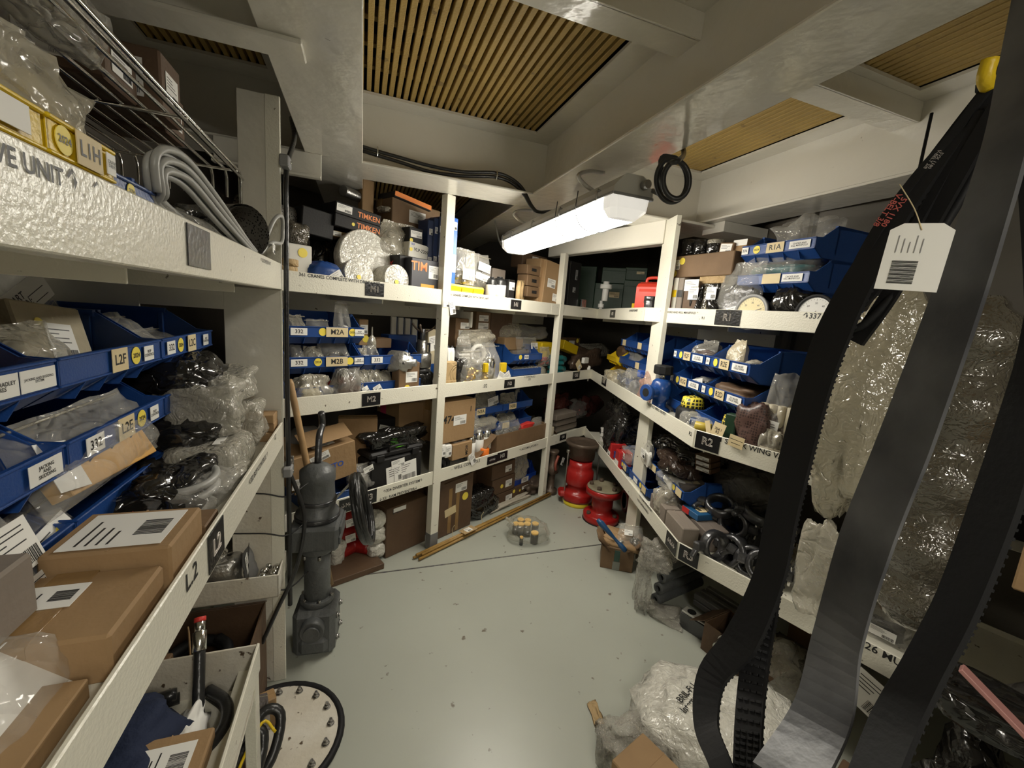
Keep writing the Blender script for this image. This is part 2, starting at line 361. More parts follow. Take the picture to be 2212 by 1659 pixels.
q = MB(); q.box(-.60, -.185, 2.19, 2.235, FLG - .11, FLG - .10, 0); q.box(-.60, -.185, 2.225, 2.235, FLG - .11, FLG + .0, 0); trim(q)
# shelf-frame beam from the second post to the right post, and the one to its right
a = Vector((.354, 3.489, 0)); b = Vector((.845, 2.72, 0)); d = b - a
q = MB(); q.box(-.25, d.length + .02, .0, .012, 2.05, 2.19, 0); q.box(-.25, d.length + .02, -.0, .07, 2.05, 2.06, 0); trim(q, None, Matrix.Translation(a) @ rotm('Z', math.degrees(math.atan2(d.y, d.x))))
q = MB(); q.box(1.75, 2.0, 2.12, 2.24, FLG - .03, FLG - .015, 0); q.box(2.0, 2.35, 2.05, 2.22, FLG - .06, FLG, 0); trim(q)
# ---------------- welded shelving ----------------
def sign(parent, w, h, x, z, body, outline=True, y=-.0062, lines=None, rot=0):
    m = MB(); m.box(-w / 2, w / 2, -h / 2, h / 2, 0, .0015, 0, None, .0003)
    m.text(body, h * (.62 if len(body) < 3 else .40), tr(0, 0, .0016), 1, outline)
    return m.build('sign', [SIGN, SLINE], parent, FRT(x, y, z, rot))
KSH = [0]
def shelf(unit, fr, s0, s1, top, depth, po=.05, name='shelf', signs=(), prints=()):
    KSH[0] += 1; top += .00023 * (KSH[0] % 7)
    M = fr.mw() @ tr(0, 0, 0); m = MB()
    h = .088
    m.box(s0, s1, -.005, .003, top - h, top, 0, None, .002)                     # lip
    m.box(s0, s1, .003, depth, top - po - .008, top - po, 0, None, .001)            # plate
    m.box(s0, s1, .003, .05, top - h, top - h + .008, 0, None, .001)            # return flange
    for x in [s0 + .02 + i * .55 for i in range(int((s1 - s0) / .55) + 1)]: m.box(x, x + .006, .05, depth, top - .11, top - po - .008, 0, None, .001)
    m.box(s0, s1, depth, depth + .006, top - .19, top - .03, 0, None, .001)       # back rail
    o = m.build(name, LIP, unit, unit.matrix_world.inverted() @ M); o['label'] = {Z1: 'top shelf', Z2: 'middle shelf', Z3: 'bottom shelf'}.get(round(top - .00023 * (KSH[0] % 7), 3), 'low shelf') + ' with a white painted lip'
    for (x0, y0, x1, y1, body) in signs:
        a = fr.at(x0, y0, -.006); b = fr.at(x1, y1, -.006); c0 = fr.at(x0, y1, -.006)
        w = b[0] - a[0]; cx = (a[0] + b[0]) / 2; hh = abs(fr.at((x0 + x1) / 2, y0, -.006)[1] - fr.at((x0 + x1) / 2, y1, -.006)[1])
        cz = fr.at((x0 + x1) / 2, (y0 + y1) / 2, -.006)[1]; hh = min(hh, .078); cz = min(max(cz, top - h + hh / 2 + .002), top - hh / 2 - .002)
        sign(o, w, hh, cx, cz, body, body != '')
    for (px, py, body, w, size) in prints:
        c = fr.at(px, py, -.006); mm = MB(); mm.text(body, size, tr(0, 0, 0), 0); cz = min(max(c[1], top - h + size * .5), top - size * .45)
        mm.build('lettering', INK, o, FRT(c[0], -.0056, cz))
    return o
def post(unit, fr, s, d, w, dp, z0, z1, foot=True, name='post'):
    m = MB(); m.box(s, s + w, d, d + dp, z0 + (.11 if foot else 0), z1, 0, None, .002)
    o = m.build(name, LIP, unit, unit.matrix_world.inverted() @ fr.mw())
    if foot:
        m = MB(); m.box(s - .0005, s + w + .0005, d - .0005, d + dp + .0005, z0, z0 + .11, 0, None, .002); f = m.build('foot', mat('grey_foot_paint', (.17, .17, .17), .5), o); f['label'] = 'grey painted foot'
    return o
UNL = thing('shelving_unit', 'welded white steel shelving along the left side under the wire rack, signs L1 and L2', 'shelving', FL.w(1.0, 0, 0) and Matrix.Translation(FL.w(1.0, 0, 0)), 'welded shelving')
UNM = thing('shelving_unit', 'welded white steel shelving across the middle wall, signs M1 M2 M3', 'shelving', Matrix.Translation(FM.w(.3, 0, 0)), 'welded shelving')
UNR = thing('shelving_unit', 'welded white steel shelving on the right side behind the belts, signs R1 R2 R3', 'shelving', Matrix.Translation(FB.w(1.2, 0, 0)), 'welded shelving')
for u in (UNL, UNM, UNR): del u['group']
SR = []
bpy.context.view_layer.update()
shelf(UNL, FL, -.9, 1.69, Z1, .66, po=.012, signs=[(402, 492, 454, 578, '')], prints=[(575, 566, '\u2191 325 DIVERTER UNIT', 0, .014), (35, 345, 'DRIVE UNIT', 0, .022), (158, 392, '\u2191', 0, .026), (210, 410, '\u2191', 0, .018)])
shelf(UNL, FL, -.9, 1.69, Z2, .66, signs=[(446, 1118, 485, 1228, 'L2')], prints=[(415, 1245, 'L.2', 0, .045), (560, 1010, '\u2191332 BOP CONTROL \u2191', 0, .022), (595, 940, 'L2', 0, .025)])
o = shelf(UNL, FL, -.9, 1.255, Z3, .66, po=.14)
m = MB(); m.box(1.249, 1.255, .003, .6, Z3 - .15, Z3 - .002, 0); m.box(-.9, 1.255, .003, .006, Z3 - .14, Z3 - .08, 0); m.build('end_lip', RUSTW, o)
post(UNL, FL, 1.205, -.002, .045, .03, 0, Z3 - .088, False)
for k, (a, b, c, d) in enumerate(((.0, .24, 1.14, 1.60), (.24, .38, 1.14, 1.26), (.38, .66, 1.14, 1.6), (.24, .38, 1.53, 1.6))):   # end plate of the upper bay with its dark opening
    if k == 0:
        m = MB(); m.box(.0, .17, 0, .006, 1.14, Z1 - .09, 0); m.box(.40, .66, 0, .006, Z2 - .08, Z1 - .09, 0); m.box(.17, .40, 0, .006, 1.49, Z1 - .09, 0); m.box(.0, .17, 0, .006, Z2 - .08, 1.14, 0)
        o = m.build('end_plate', WH, UNL, UNL.matrix_world.inverted() @ FL.mw() @ tr(1.69, 0, 0) @ rotm('Z', 90) ); o['label'] = 'end plate with a dark opening'
m = MB(); m.box(.0, .17, 0, .006, 0, Z2 - .1, 0); m.build('end_plate', RUSTW, UNL, UNL.matrix_world.inverted() @ FL.mw() @ tr(1.70, 0, 0) @ rotm('Z', 90))
m = MB(); m.box(.0, .12, 0, .006, Z1 - .01, FLG, 0); m.build('end_plate', WH, UNL, UNL.matrix_world.inverted() @ FL.mw() @ tr(1.70, 0, 0) @ rotm('Z', 90))
post(UNL, FL, 1.69, -.004, .012, .045, 0, FLG, False, 'column_edge')
shelf(UNM, FM, -.94, 1.11, Z1, .62, signs=[(789, 611, 829, 640, 'M1')], prints=[(740, 604, '361 CRANES COMPLETE WITH DRIVE UNIT', 0, .021), (905, 648, '~~', 0, .01)])
shelf(UNM, FM, 1.11, 1.88, Z1, .62, signs=[(1104, 648, 1125, 668, 'N1')], prints=[(1015, 641, '361 CRANES COMPLETE WITH DRIVE UNIT', 0, .018), (1263, 667, '\u2191 325 WATER TIGHT \u2191', 0, .014)])
shelf(UNM, FM, -.94, .0, Z2, .62, signs=[(782, 849, 821, 876, 'M2')])
shelf(UNM, FM, .0, 1.88, Z2, .62, signs=[(1090, 820, 1111, 837, 'N2'), (1238, 803, 1251, 818, 'O2')], prints=[(1144, 817, '\u2191 CONTROLS\n332', 0, .022), (1048, 834, '.02', 0, .035)])
shelf(UNM, FM, -.94, .0, Z3, .62, signs=[(733, 1076, 772, 1104, '\u2193M4\u2193'), (776, 1060, 813, 1088, 'M3')], prints=[(872, 1049, '\u2191334 DIVERTER SYSTEM\u2191', 0, .024), (862, 1068, '\u2193331 RAM PREVENTER\u2193', 0, .024)])
shelf(UNM, FM, .0, 1.88, Z3, .62, signs=[(1053, 985, 1073, 1001, '\u2193N4\u2193'), (1075, 976, 1095, 993, 'N3'), (1210, 938, 1222, 950, 'O3')], prints=[(1010, 1003, 'WELL CONTROLS', 0, .03), (1143, 966, '\u2191 ACCUMULATORS \u2193', 0, .025)])
post(UNM, FM, -.01, -.012, .062, .05, 0, FLG); post(UNM, FM, 1.225, -.012, .05, .05, 0, 2.06, False)
shelf(UNR, FB, 0, 1.221, Z1, .6, signs=[(1319, 670, 1328, 686, 'O1')], prints=[(1368, 671, '362 RELIEF GUAGES', 0, .02)])
shelf(UNR, F1, 0, 2.0, Z1, .5, signs=[(1548, 665, 1597, 705, 'R1')], prints=[(1465, 675, '\u2191336 CHOKE AND KILL MANIFOLD \u2191', 0, .017), (1753, 683, '\u2191337', 0, .032), (1519, 687, 'R1', 0, .02)])
shelf(UNR, FB, 0, 2.08, Z2, .6, signs=[(1301, 815, 1309, 833, 'O2')], prints=[(1417, 883, '\u2191331 STACK WING VALVES\u2191', 0, .022), (1491, 937, 'R2', 0, .025)])
shelf(UNR, FC, 0, 1.9, Z2, .6, signs=[(1506, 928, 1554, 966, 'R2')], prints=[(1618, 965, '\u2191331 STACK WING VALVE', 0, .03)])
shelf(UNR, FB, 0, 2.08, Z3, .6, signs=[(1441, 1148, 1461, 1190, '\u2193R4\u2193')], prints=[(1395, 1080, '\u2191331 RAM PREVENTER\u2191', 0, .02), (1388, 1093, '\u2193335 CHOKE HOSE\u2193', 0, .02)])
shelf(UNR, FC, 0, 1.9, Z3, .6, signs=[(1469, 1176, 1508, 1218, 'R3')], prints=[(1945, 1420, '\u2191326 MUD PUMP', 0, .036)])
post(UNR, FB, 1.225, .055, .175, .03, 0, 2.19, False)

# tie straps of the left column are things of their own further down
# ---------------- lamps ----------------
def lamp(u, v0, v1, ztop, label, loops=False):
    L = v1 - v0; M = MG @ tr(u, (v0 + v1) / 2, ztop)
    t = thing('tube_lamp', label, 'lamp', M, None); w = .085
    m = MB(); pr = [(-L / 2, -.075), (-L / 2 + .02, 0), (L / 2 - .02, 0), (L / 2, -.075)]
    m.prism([(-w + .0, -.075), (-w, -.05), (-w + .035, -.01), (-w + .05, 0), (w - .05, 0), (w - .035, -.01), (w, -.05), (w, -.075)], -L / 2, L / 2, 0, rotm('Z', 90))
    m.build('housing', mat('grey_lamp_housing', (.5, .49, .45), .4), t)
    # cover: chamfered tray
    m = MB(); vs = []; 
    for z, ix, iy in ((-.075, 0, 0), (-.120, .004, .0), (-.150, .03, .0)):
        X = w - ix; Y = L / 2 - iy - .07; cc = .002
        for x, y in ((-X, -Y + cc), (-X + cc, -Y), (X - cc, -Y), (X, -Y + cc), (X, Y - cc), (X - cc, Y), (-X + cc, Y), (-X, Y - cc)): vs.append((x, y, z))
    fs = [[k * 8 + i, k * 8 + (i + 1) % 8, k * 8 + 8 + (i + 1) % 8, k * 8 + 8 + i] for k in (0, 1) for i in range(8)] + [list(range(16, 24))[::-1]]
    m.add(vs, fs, 0); m.build('cover', mat('lit_lamp_cover', (.9, .9, .85), .2, emis=((1, .945, .83), LAMP_W)), t)
    for sy in (-1, 1):
        m = MB(); vs = []
        for z, ix, iy in ((-.075, 0, 0), (-.120, .004, .004), (-.150, .03, .035)):
            X = w - ix; Y = L / 2 - iy; vs += [(-X, sy * (L / 2 - .071), z), (-X, sy * (Y - .02), z), (-X + .02, sy * Y, z), (X - .02, sy * Y, z), (X, sy * (Y - .02), z), (X, sy * (L / 2 - .071), z)]
        m.add(vs, [[k * 6 + i, k * 6 + i + 1, k * 6 + 7 + i, k * 6 + 6 + i] for k in (0, 1) for i in range(5)] + [list(range(12, 18))], 0)
        m.build('cover_end', mat('dim_lamp_cover', (.85, .85, .8), .12, emis=((1, .95, .86), .55), coat=.5), t)
    m = MB()
    for sx in (-1, 1): m.box(sx * (w + .004) - .003, sx * (w + .004) + .003, -L / 2, L / 2, -.080, -.070, 0)
    for sy in (-1, 1): m.box(-w, w, sy * L / 2 - .003, sy * L / 2 + .003, -.080, -.070, 0)
    m.build('rim', GREY, t)
    for y in (-L * .42, -L * .17, L * .08, L * .33, L * .46):
        m = MB(); m.tube([(-w - .008, y, -.085), (-w - .012, y, -.06), (-w - .004, y, -.04)], .004, 6, 0); m.box(-w - .012, -w + .002, y - .012, y + .012, -.05, -.045, 0); m.build('clip', STL, t)
    for y in (-L * .3, L * .3):
        m = MB(); m.tube([(-.02, y, .0), (-.07, y, .02), (-.1, y, .05), (-.05, y, .075), (.02, y, .08)], .009, 8); m.build('hanger', ALU, t)
    if loops:
        for y in (-L * .30, -L * .15):
            m = MB(); m.tube([(-w - .01, y, -.01), (-w - .012, y, -.1), (-.05, y, -.158), (.04, y - .02, -.16), (w + .01, y - .03, -.10), (w + .01, y, .0)], .0022, 5); m.build('retaining_wire', INK, t)
    return t
lamp(.945, 1.43, 2.78, 2.095, 'lit fluorescent lamp with clear cover hanging under the middle beam', True)
lamp(.42, -1.55, -.25, 2.19, 'assumed lit fluorescent lamp, out of view behind and above the viewer')  # unseen second fixture, assumed from the bright left foreground and added to light it
# ---------------- builders of the stored goods ----------------
def pl(fr, d, x0, x1, yt, yb=None, zb=None, yaw=0):
    ym = (yt + (yb if yb is not None else yt + 30)) / 2
    s0 = fr.at(x0, ym, d)[0]; s1 = fr.at(x1, ym, d)[0]; xm = (x0 + x1) / 2
    if fr is FB:      # this run of shelf is seen nearly end on: the pixel width is mostly cross width
        wm = abs(x1 - x0) * (fr.w((s0 + s1) / 2, d, 1) - EY).dot(FW) / FP * 1.2; sm = (s0 + s1) / 2; k = min(1, wm / max(abs(s1 - s0), 1e-6)) / 2; s0, s1 = sm - abs(s1 - s0) * k, sm + abs(s1 - s0) * k
    zt = fr.at(xm, yt, d)[1]; z0 = zb if zb is not None else fr.at(xm, yb, d)[1]
    return Matrix.Translation(fr.w((s0 + s1) / 2, d, z0)) @ rotm('Z', fr.az + yaw), abs(s1 - s0), max(zt - z0, .01)
def pf(px, py, z, az=0): return Matrix.Translation(atz(px, py, z)) @ rotm('Z', az)
def sh(M): return M
def nzz(x, y, z, s): return noise.noise(Vector((x + s * 7.3, y - s * 3.1, z + s * 1.7)))
def pillow(m, w, h, d, seed=0, mi=0, M=None, amp=.25, nx=12, nz=11, heavy=.5, flap=.12):
    """a plastic bag standing on its edge: thick low down, pinched at the sides and flat at the zip"""
    vs = []; fs = []
    for side in (0, 1):
        for j in range(nz + 1):
            v = j / nz
            for i in range(nx + 1):
                u = i / nx; vv = v / (1 - flap)
                t = 0 if vv >= 1 else (1 - (2 * u - 1) ** 4) ** .6 * max(0, 1 - abs(2 * vv - 1) ** (3 if vv < .5 else 1.6 + heavy)) ** .6
                n = nzz(u * 3.2, v * 3.2, side * 5, seed); n2 = abs(nzz(u * 7, v * 7, side * 9, seed + 3))
                th = t * d / 2 * (.8 + amp * 1.5 * n + amp * n2) + .001
                wob = nzz(u * 2.5, v * 2, 3, seed + 9) * d * .25 * v
                ex = 1 + .07 * nzz(v * 4, u * .5, 1, seed)
                vs.append(((u - .5) * w * ex * (1 - (.12 + .35 * abs(math.sin(seed))) * max(0, v - .45)) + .25 * math.sin(seed * 3) * w * v * v * .5, d / 2 + wob + (-th if side == 0 else th), v * h * (1 + .05 * nzz(u * 4, 0, 2, seed))))
    q = (nx + 1) * (nz + 1)
    for j in range(nz):
        for i in range(nx):
            a = j * (nx + 1) + i; f = [a, a + 1, a + nx + 2, a + nx + 1]; fs.append(f); fs.append([q + k for k in f[::-1]])
    m.add(vs, fs, mi, M, True)
def lumpy(m, w, d, h, seed=0, mi=0, M=None, p=.55, amp=.18, fr=2.6, ns=30, nr=18, tip=0, flat=True, fine=.07):
    """crumpled bundle, base on z=0"""
    vs = []; fs = []
    def pw(x): return math.copysign(abs(x) ** p, x)
    for j in range(nr + 1):
        ph = -math.pi / 2 + math.pi * j / nr; cz = pw(math.sin(ph)); cr = abs(math.cos(ph)) ** p
        for i in range(ns):
            th = 2 * math.pi * i / ns; x = cr * pw(math.cos(th)); y = cr * pw(math.sin(th))
            n = 1 + amp * nzz(x * fr * .6, y * fr * .6, cz * fr * .6, seed) * 1.6 + fine * (1 - abs(nzz(x * 4, y * 4, cz * 4, seed + 2)) * 3.2) + fine * .5 * (1 - abs(nzz(x * 9, y * 9, cz * 9, seed + 5)) * 3)
            z = (cz * n + 1) / 2 * h + (tip * h * max(0, cz - .6) * (1 + nzz(x, y, 0, seed)) if tip else 0)
            if flat: z = max(z, 0 if j else 0)
            vs.append((x * n * w / 2, y * n * d / 2, z))
    for j in range(nr):
        for i in range(ns): fs.append([j * ns + i, j * ns + (i + 1) % ns, (j + 1) * ns + (i + 1) % ns, (j + 1) * ns + i])
    m.add(vs, fs, mi, M, True)
SEED = [1]
def sd(): SEED[0] += 1; return SEED[0] * 1.37
def contents(parent, w, h, d, kind, mt, M=None, n=6):
    m = MB(); r = random.Random(int(sd() * 100)); M = M or tr(0, 0, 0)
    if kind == 'bits':
        for k in range(n):
            x, y, z = r.uniform(-.36, .36) * w, d * .5 + r.uniform(-.13, .13) * d, r.uniform(.1, .5) * h; s = min(w, h) * r.uniform(.10, .18)
            m.lathe([(s * .25, -s), (s * .5, -s * .8), (s * .5, s * .5), (s * .25, s * .6), (s * .25, s)], 8, 0, M @ tr(x, y, z) @ rotm('X', r.uniform(0, 180)) @ rotm('Y', r.uniform(0, 180)))
    elif kind == 'ring':
        s = min(w, h) * .34; m.tube([(s * math.cos(a) * 1.1, d * .5, h * .45 + s * math.sin(a)) for a in [i * math.pi / 6 for i in range(12)]], s * .26, 8, 0, M, closed=True, smoothp=False)
    elif kind == 'box': m.box(-w * .36, w * .36, d * .34, d * .66, h * .05, h * .7, 0, M @ rotm('Y', 4))
    elif kind == 'rod':
        for k in range(n): m.cyl(h * .07, -w * .4, w * .4, 10, 0, M @ tr(0, d * .5, h * (.12 + .14 * k)) @ rotm('Y', 90))
    else: lumpy(m, w * .78, d * .5, h * .66, sd(), 0, M @ tr(0, d * .5, h * .02), amp=.3)
    return m.build('contents', mt, parent)
def bag(M, w, h, d, label, mt=None, cont=None, cmat=None, lean=0, cards=(), zipped=True, amp=.3, group=None, cat='plastic bag', name='plastic_bag', n=6):
    M2 = M @ rotm('X', -lean); t = thing(name, label, cat, M2, group); m = MB(); pillow(m, w, h, d, sd(), amp=amp); m.build('film', mt or CLR, t)
    if zipped:
        m = MB(); m.tube([(-w * .46, d / 2, h * .93), (w * .46, d / 2, h * .93)], min(.003, h * .02), 5, 0, None, smoothp=False); m.build('zip', CLR2, t)
    if cont: contents(t, w, h * .86, d, cont, cmat or DSTL, None, n)
    for c in cards: card(t, c[0] * w, c[1] * h, FRT(c[2] * w, -.004 + d * .0, c[3] * h, c[4] if len(c) > 4 else 0), c[5] if len(c) > 5 else None, bar=not (len(c) > 5 and c[5]), bend=.0)
    return t
def lump(M, w, d, h, label, mt, cat='plastic bag', name='plastic_bag', amp=.2, p=.6, tip=0, cards=(), cont=None, cmat=None, group=None, fr=2.6, tilt=0, fine=.06):
    M = M @ rotm('Y', tilt); t = thing(name, label, cat, M, group); m = MB(); lumpy(m, w, d, h, sd(), 0, tr(0, d / 2, 0), amp=amp, p=p, tip=tip, fr=fr, fine=fine); m.build('wrapping', mt, t)
    if cont: contents(t, w * .9, h * .9, d, cont, cmat or DSTL)
    for c in cards:
        T = FRT(c[2] * w, -.002, c[3] * h, c[4] if len(c) > 4 else 0) if len(c) < 7 else TOPF(c[2] * w, c[3] * d, h * 1.01, c[4])
        card(t, c[0] * w, c[1] * h if len(c) < 7 else c[1] * d, T, c[5] if len(c) > 5 else None, bar=not (len(c) > 5 and c[5]))
    return t
def bin_(M, w, d, h, label, col=None, cards=(), group=None, name='storage_bin', cat='storage bin', lip=(.24, .57)):
    """hopper-front stacking bin; origin at the middle of the front of its base"""
    col = col or BLU; t = thing(name, label, cat, M, group); k = .004; b = w / 2
    m = MB(); f0 = .05 * d / .4; lb, lt = h * lip[0], h * lip[1]
    for sx in (-1, 1):
        pr = [(f0, 0), (0, lb), (0, lt), (d * .10, lt + h * .02), (d * .30, h * .97), (d * .33, h), (d, h), (d, 0)]
        x = sx * b; m.prism(pr, min(x, x - sx * k), max(x, x - sx * k))
        m.prism([(d * .30, h * .90), (d * .30, h), (d, h), (d, h - .008)], min(x, x - sx * .012), max(x, x - sx * .012))     # rim
        m.box(x - sx * .012, x, d * .315, d * .35, h * .15, h * .97)
    m.box(-b, b, f0, d, 0, k); m.box(-b, b, d - k, d, 0, h)
    m.prism([(f0, 0), (0, lb), (0, lb + .004), (f0 + k, .004)], -b, b)
    m.box(-b, b, 0, k, lb, lt); m.box(-b - .001, b + .001, -.004, .006, lt - .004, lt + .001); m.box(-b - .001, b + .001, -.003, .002, lb - .001, lb + .003)
    for q in (-.6, -.2, .2, .6): m.prism([(f0 * .9, .001), (.002, lb - .002), (f0 * .4, .001)], q * b - .0015, q * b + .0015)
    m.build('body', col, t)
    for c in cards:     # (x centre fraction, width fraction, text, kind)
        zc = (lb + lt) / 2; hh = (lt - lb) * .86
        if c[3] == 'y': dot(t, hh * .46, FRT(c[0] * w, -.001, zc), c[2])
        else:
            q = hh * (1.12 if c[3] == 'c' else .8); card(t, c[1] * w, q, FRT(c[0] * w, -.0042, zc), c[2] or None, bar=False, paper=CREAM if c[3] == 'c' else PAP, ink=None)
    return t
def carton(M, w, d, h, label, mt=None, cards=(), tape=True, flaps=False, group=None, cat='carton', name='carton', tilt=(0, 0), prints=()):
    M = M @ rotm('X', tilt[0]) @ rotm('Y', tilt[1]); t = thing(name, label, cat, M, group); mt = mt or CARD; m = MB()
    if flaps == 'open':
        k = .006
        m.box(-w / 2, w / 2, 0, k, 0, h, 0, None, .001); m.box(-w / 2, w / 2, d - k, d, 0, h, 0, None, .001); m.box(-w / 2, -w / 2 + k, k, d - k, 0, h); m.box(w / 2 - k, w / 2, k, d - k, 0, h); m.box(-w / 2, w / 2, 0, d, 0, k)
        m.build('body', mt, t)
        for sx in (-1, 1):
            q = MB(); q.box(0, w * .4, 0, d, 0, .004, 0); q.build('flap', mt, t, tr(sx * w / 2, 0 if sx > 0 else d, h) @ rotm('Z', 0 if sx > 0 else 180) @ rotm('Y', 35))
    else:
        m.box(-w / 2, w / 2, 0, d, 0, h, 0, None, min(.004, h * .06)); m.box(-w / 2 + .002, w / 2 - .002, d / 2 - .0015, d / 2 + .0015, h - .0005, h + .0008, 0, None, .0001)
        m.build('body', mt, t)
    if tape and flaps != 'open':
        q = MB(); tw = min(.05, d * .3); q.box(-w / 2 - .0006, w / 2 + .0006, d / 2 - tw / 2, d / 2 + tw / 2, h * .75, h + .0012, 0, None, .0003); q.build('tape', TAPE, t)
    for c in cards:      # (face, w, h, x, z, text or None, rot)   metres as fractions of the face
        f, cw, ch, cx, cz = c[:5]; tx = c[5] if len(c) > 5 else None; ro = c[6] if len(c) > 6 else 0; pp = c[7] if len(c) > 7 else None
        if f == 'f': card(t, cw * w, ch * h, FRT(cx * w, -.0008, cz * h, ro), tx, bar=not tx, paper=pp)
        elif f == 't': card(t, cw * w, ch * d, TOPF(cx * w, cz * d, h + .0014, ro), tx, bar=2 if not tx else 0, paper=pp)
        elif f == 'l': card(t, cw * d, ch * h, LFT(-w / 2 - .0008, (.5 - cx) * d, cz * h, ro), tx, bar=not tx, paper=pp)
        elif f == 'r': card(t, cw * d, ch * h, RGT(w / 2 + .0008, (.5 + cx) * d, cz * h, ro), tx, bar=not tx, paper=pp)
        elif f == 'y': dot(t, cw * h, FRT(cx * w, -.0012, cz * h), tx)
    for p in prints:      # (face, text, size, x, z, ink, rot)
        q = MB(); f, tx, sz, cx, cz, ik = p[:6]; ro = p[6] if len(p) > 6 else 0
        q.text(tx, sz * h, {'f': FRT(cx * w, -.001, cz * h, ro), 't': TOPF(cx * w, cz * d, h + .001, ro), 'l': LFT(-w / 2 - .001, (.5 - cx) * d, cz * h, ro), 'r': RGT(w / 2 + .001, (.5 + cx) * d, cz * h, ro)}[f], 0)
        q.build('print', ik, t)
    return t
def can(M, r, h, label, mt, lid=None, band=None, name='canister', cat='canister', card_=None, group=None):
    t = thing(name, label, cat, M, group); m = MB(); m.lathe([(r * .92, 0), (r, h * .03), (r, h * .82), (r * .75, h * .93), (r * .45, h * .95)], 20, 0, tr(0, r, 0)); m.build('body', mt, t)
    m = MB(); m.cyl(r * .42, h * .95, h, 14, 0, tr(0, r, 0)); m.build('cap', lid or mt, t)
    if band:
        m = MB(); m.ring(r * 1.02, r * .99, h * .28, h * .7, 20, 0, tr(0, r, 0)); o = m.build('label_band', band, t)
    return t
def spool(M, r, h, label, prof, mt, name='flanged_spool', cat='spool', group=None, parts=()):
    t = thing(name, label, cat, M, group); m = MB(); m.lathe([(a * r, b * h) for a, b in prof], 32); m.build('body', mt, t); return t
def gauge(M, r, label, face=None, rim=None, needle=.6, lean=8, name='pressure_gauge', txt=None):
    t = thing(name, label, 'gauge', M @ rotm('X', -lean)); T = tr(0, 0, r) @ rotm('X', 90)
    m = MB(); m.lathe([(r * .86, -r * .55), (r * .9, -r * .05), (r, -r * .03), (r, r * .08), (r * .97, r * .10), (r * .84, r * .10), (r * .82, r * .04)], 36, 0, T, caps=False)
    m.lathe([(.001, -r * .55), (r * .86, -r * .55)], 36, 0, T, caps=False); m.build('case', rim or GREY, t)
    m = MB(); m.lathe([(.0005, .03 * r), (r * .84, .03 * r)], 36, 0, T, False, caps=False)
    for k in range(25):
        a = R(-135 + 270 * k / 24); L = .12 if k % 4 == 0 else .06
        m.box(-.006 * r, .006 * r, r * (.76 - L), r * .76, .031 * r, .036 * r, 1, T @ rotm('Z', math.degrees(a)), .0)
    for k, s in enumerate(txt or ('0', '10', '20', '30', '40', '50', '60')):
        a = R(225 - 270 * k / 6); m.text(s, r * .14, T @ tr(r * .52 * math.cos(a), r * .52 * math.sin(a), .032 * r), 1)
    m.build('dial', [face or DIAL, INK], t)
    m = MB(); m.box(-.015 * r, .015 * r, -r * .15, r * .62, .05 * r, .06 * r, 0, T @ rotm('Z', needle)); m.cyl(r * .05, .04 * r, .07 * r, 10, 0, T); m.build('needle', INK, t)
    m = MB(); m.lathe([(.0005, .085 * r), (r * .85, .08 * r)], 30, 0, T, True, caps=False); m.build('glass', GLS, t)
    return t
def cable(pts, r, label, mt=None, name='cable', cat='cable', closed=False, extra=None, seg=8):
    pts = [Vector(p) for p in pts]; o0 = pts[0].copy(); m = MB(); m.tube([p - o0 for p in pts], r, seg, closed=closed)
    if extra: extra(m, o0)
    o = m.build(name, mt or RUB2, None, Matrix.Translation(o0)); return tag(o, label, cat)
def coil(M, R0, n, r, label, mt=None, name='hose_coil', cat='hose', sq=1.0, jit=.012, tail=None, hang=False):
    rr = random.Random(int(sd() * 50)); P = []
    for k in range(n * 12):
        a = 2 * math.pi * k / 12; q = R0 * (1 + rr.uniform(-.05, .05)); P.append((q * math.cos(a), q * sq * math.sin(a), r + jit * k / 12 + rr.uniform(0, jit * .3)))
    if tail: P += tail
    m = MB(); m.tube(P, r, 8); o = m.build(name, mt or RUB2, None, M); return tag(o, label, cat)
# ================= LEFT SIDE =================
def LM(v, d, z, yaw=0): return Matrix.Translation(FL.w(v, d, z)) @ rotm('Z', FL.az + yaw)
BW = .376; BH = .148
G = 'blue storage bins on the left middle shelf'
bin_(LM(.697, .20, 1.335), BW, .4, BH, 'blue bin at the left edge, top row, marked bradley spares, with orange box in it', cards=[(.17, .2, 'ALLEN BRADLEY\nSPARES', 'w'), (.38, .2, 'JACKING AND SKIDDING\nSYSTEM', 'w')], group=G)
bin_(LM(1.082, .20, 1.335), BW, .4, BH, 'blue bin with cream card L2F, top row, filled with bags', cards=[(-.02, .16, 'L2F', 'c'), (.176, .1, '2024', 'y'), (.314, .12, 'BOP\nCONTROL', 'w')], group=G)
bin_(LM(1.467, .20, 1.335), BW, .4, BH, 'blue bin with cream card L2C beside the dark opening', cards=[(-.38, .13, '332', 'w'), (-.19, .1, '2024', 'y'), (-.0, .16, 'L2C', 'c'), (.31, .12, 'BOP\nCONTROL', 'w')], group=G)
bin_(LM(.700, .20, 1.190), BW, .4, BH, 'blue bin marked jacking and skidding, lower left edge, nearly empty', cards=[(.36, .2, 'JACKING\nAND\nSKIDDING', 'w')], group=G)
bin_(LM(1.085, .20, 1.190), BW, .4, BH, 'blue bin with cream card L2E under a bag of orange pouches', cards=[(-.31, .15, '332', 'w'), (-.01, .17, 'L2E', 'c'), (.186, .1, '2024', 'y'), (.33, .11, 'BOP\nCONTROL', 'w')], group=G)
bin_(LM(1.468, .20, 1.190), BW, .4, BH, 'blue bin behind the black bag, right of the L2E bin', group=G)
bin_(LM(.702, .20, 1.0465), BW, .4, BH, 'blue bin lowest in the stack, left edge', group=G)
bin_(LM(1.087, .20, 1.0465), BW, .4, BH, 'blue bin lowest in the stack under the L2E bin', group=G)
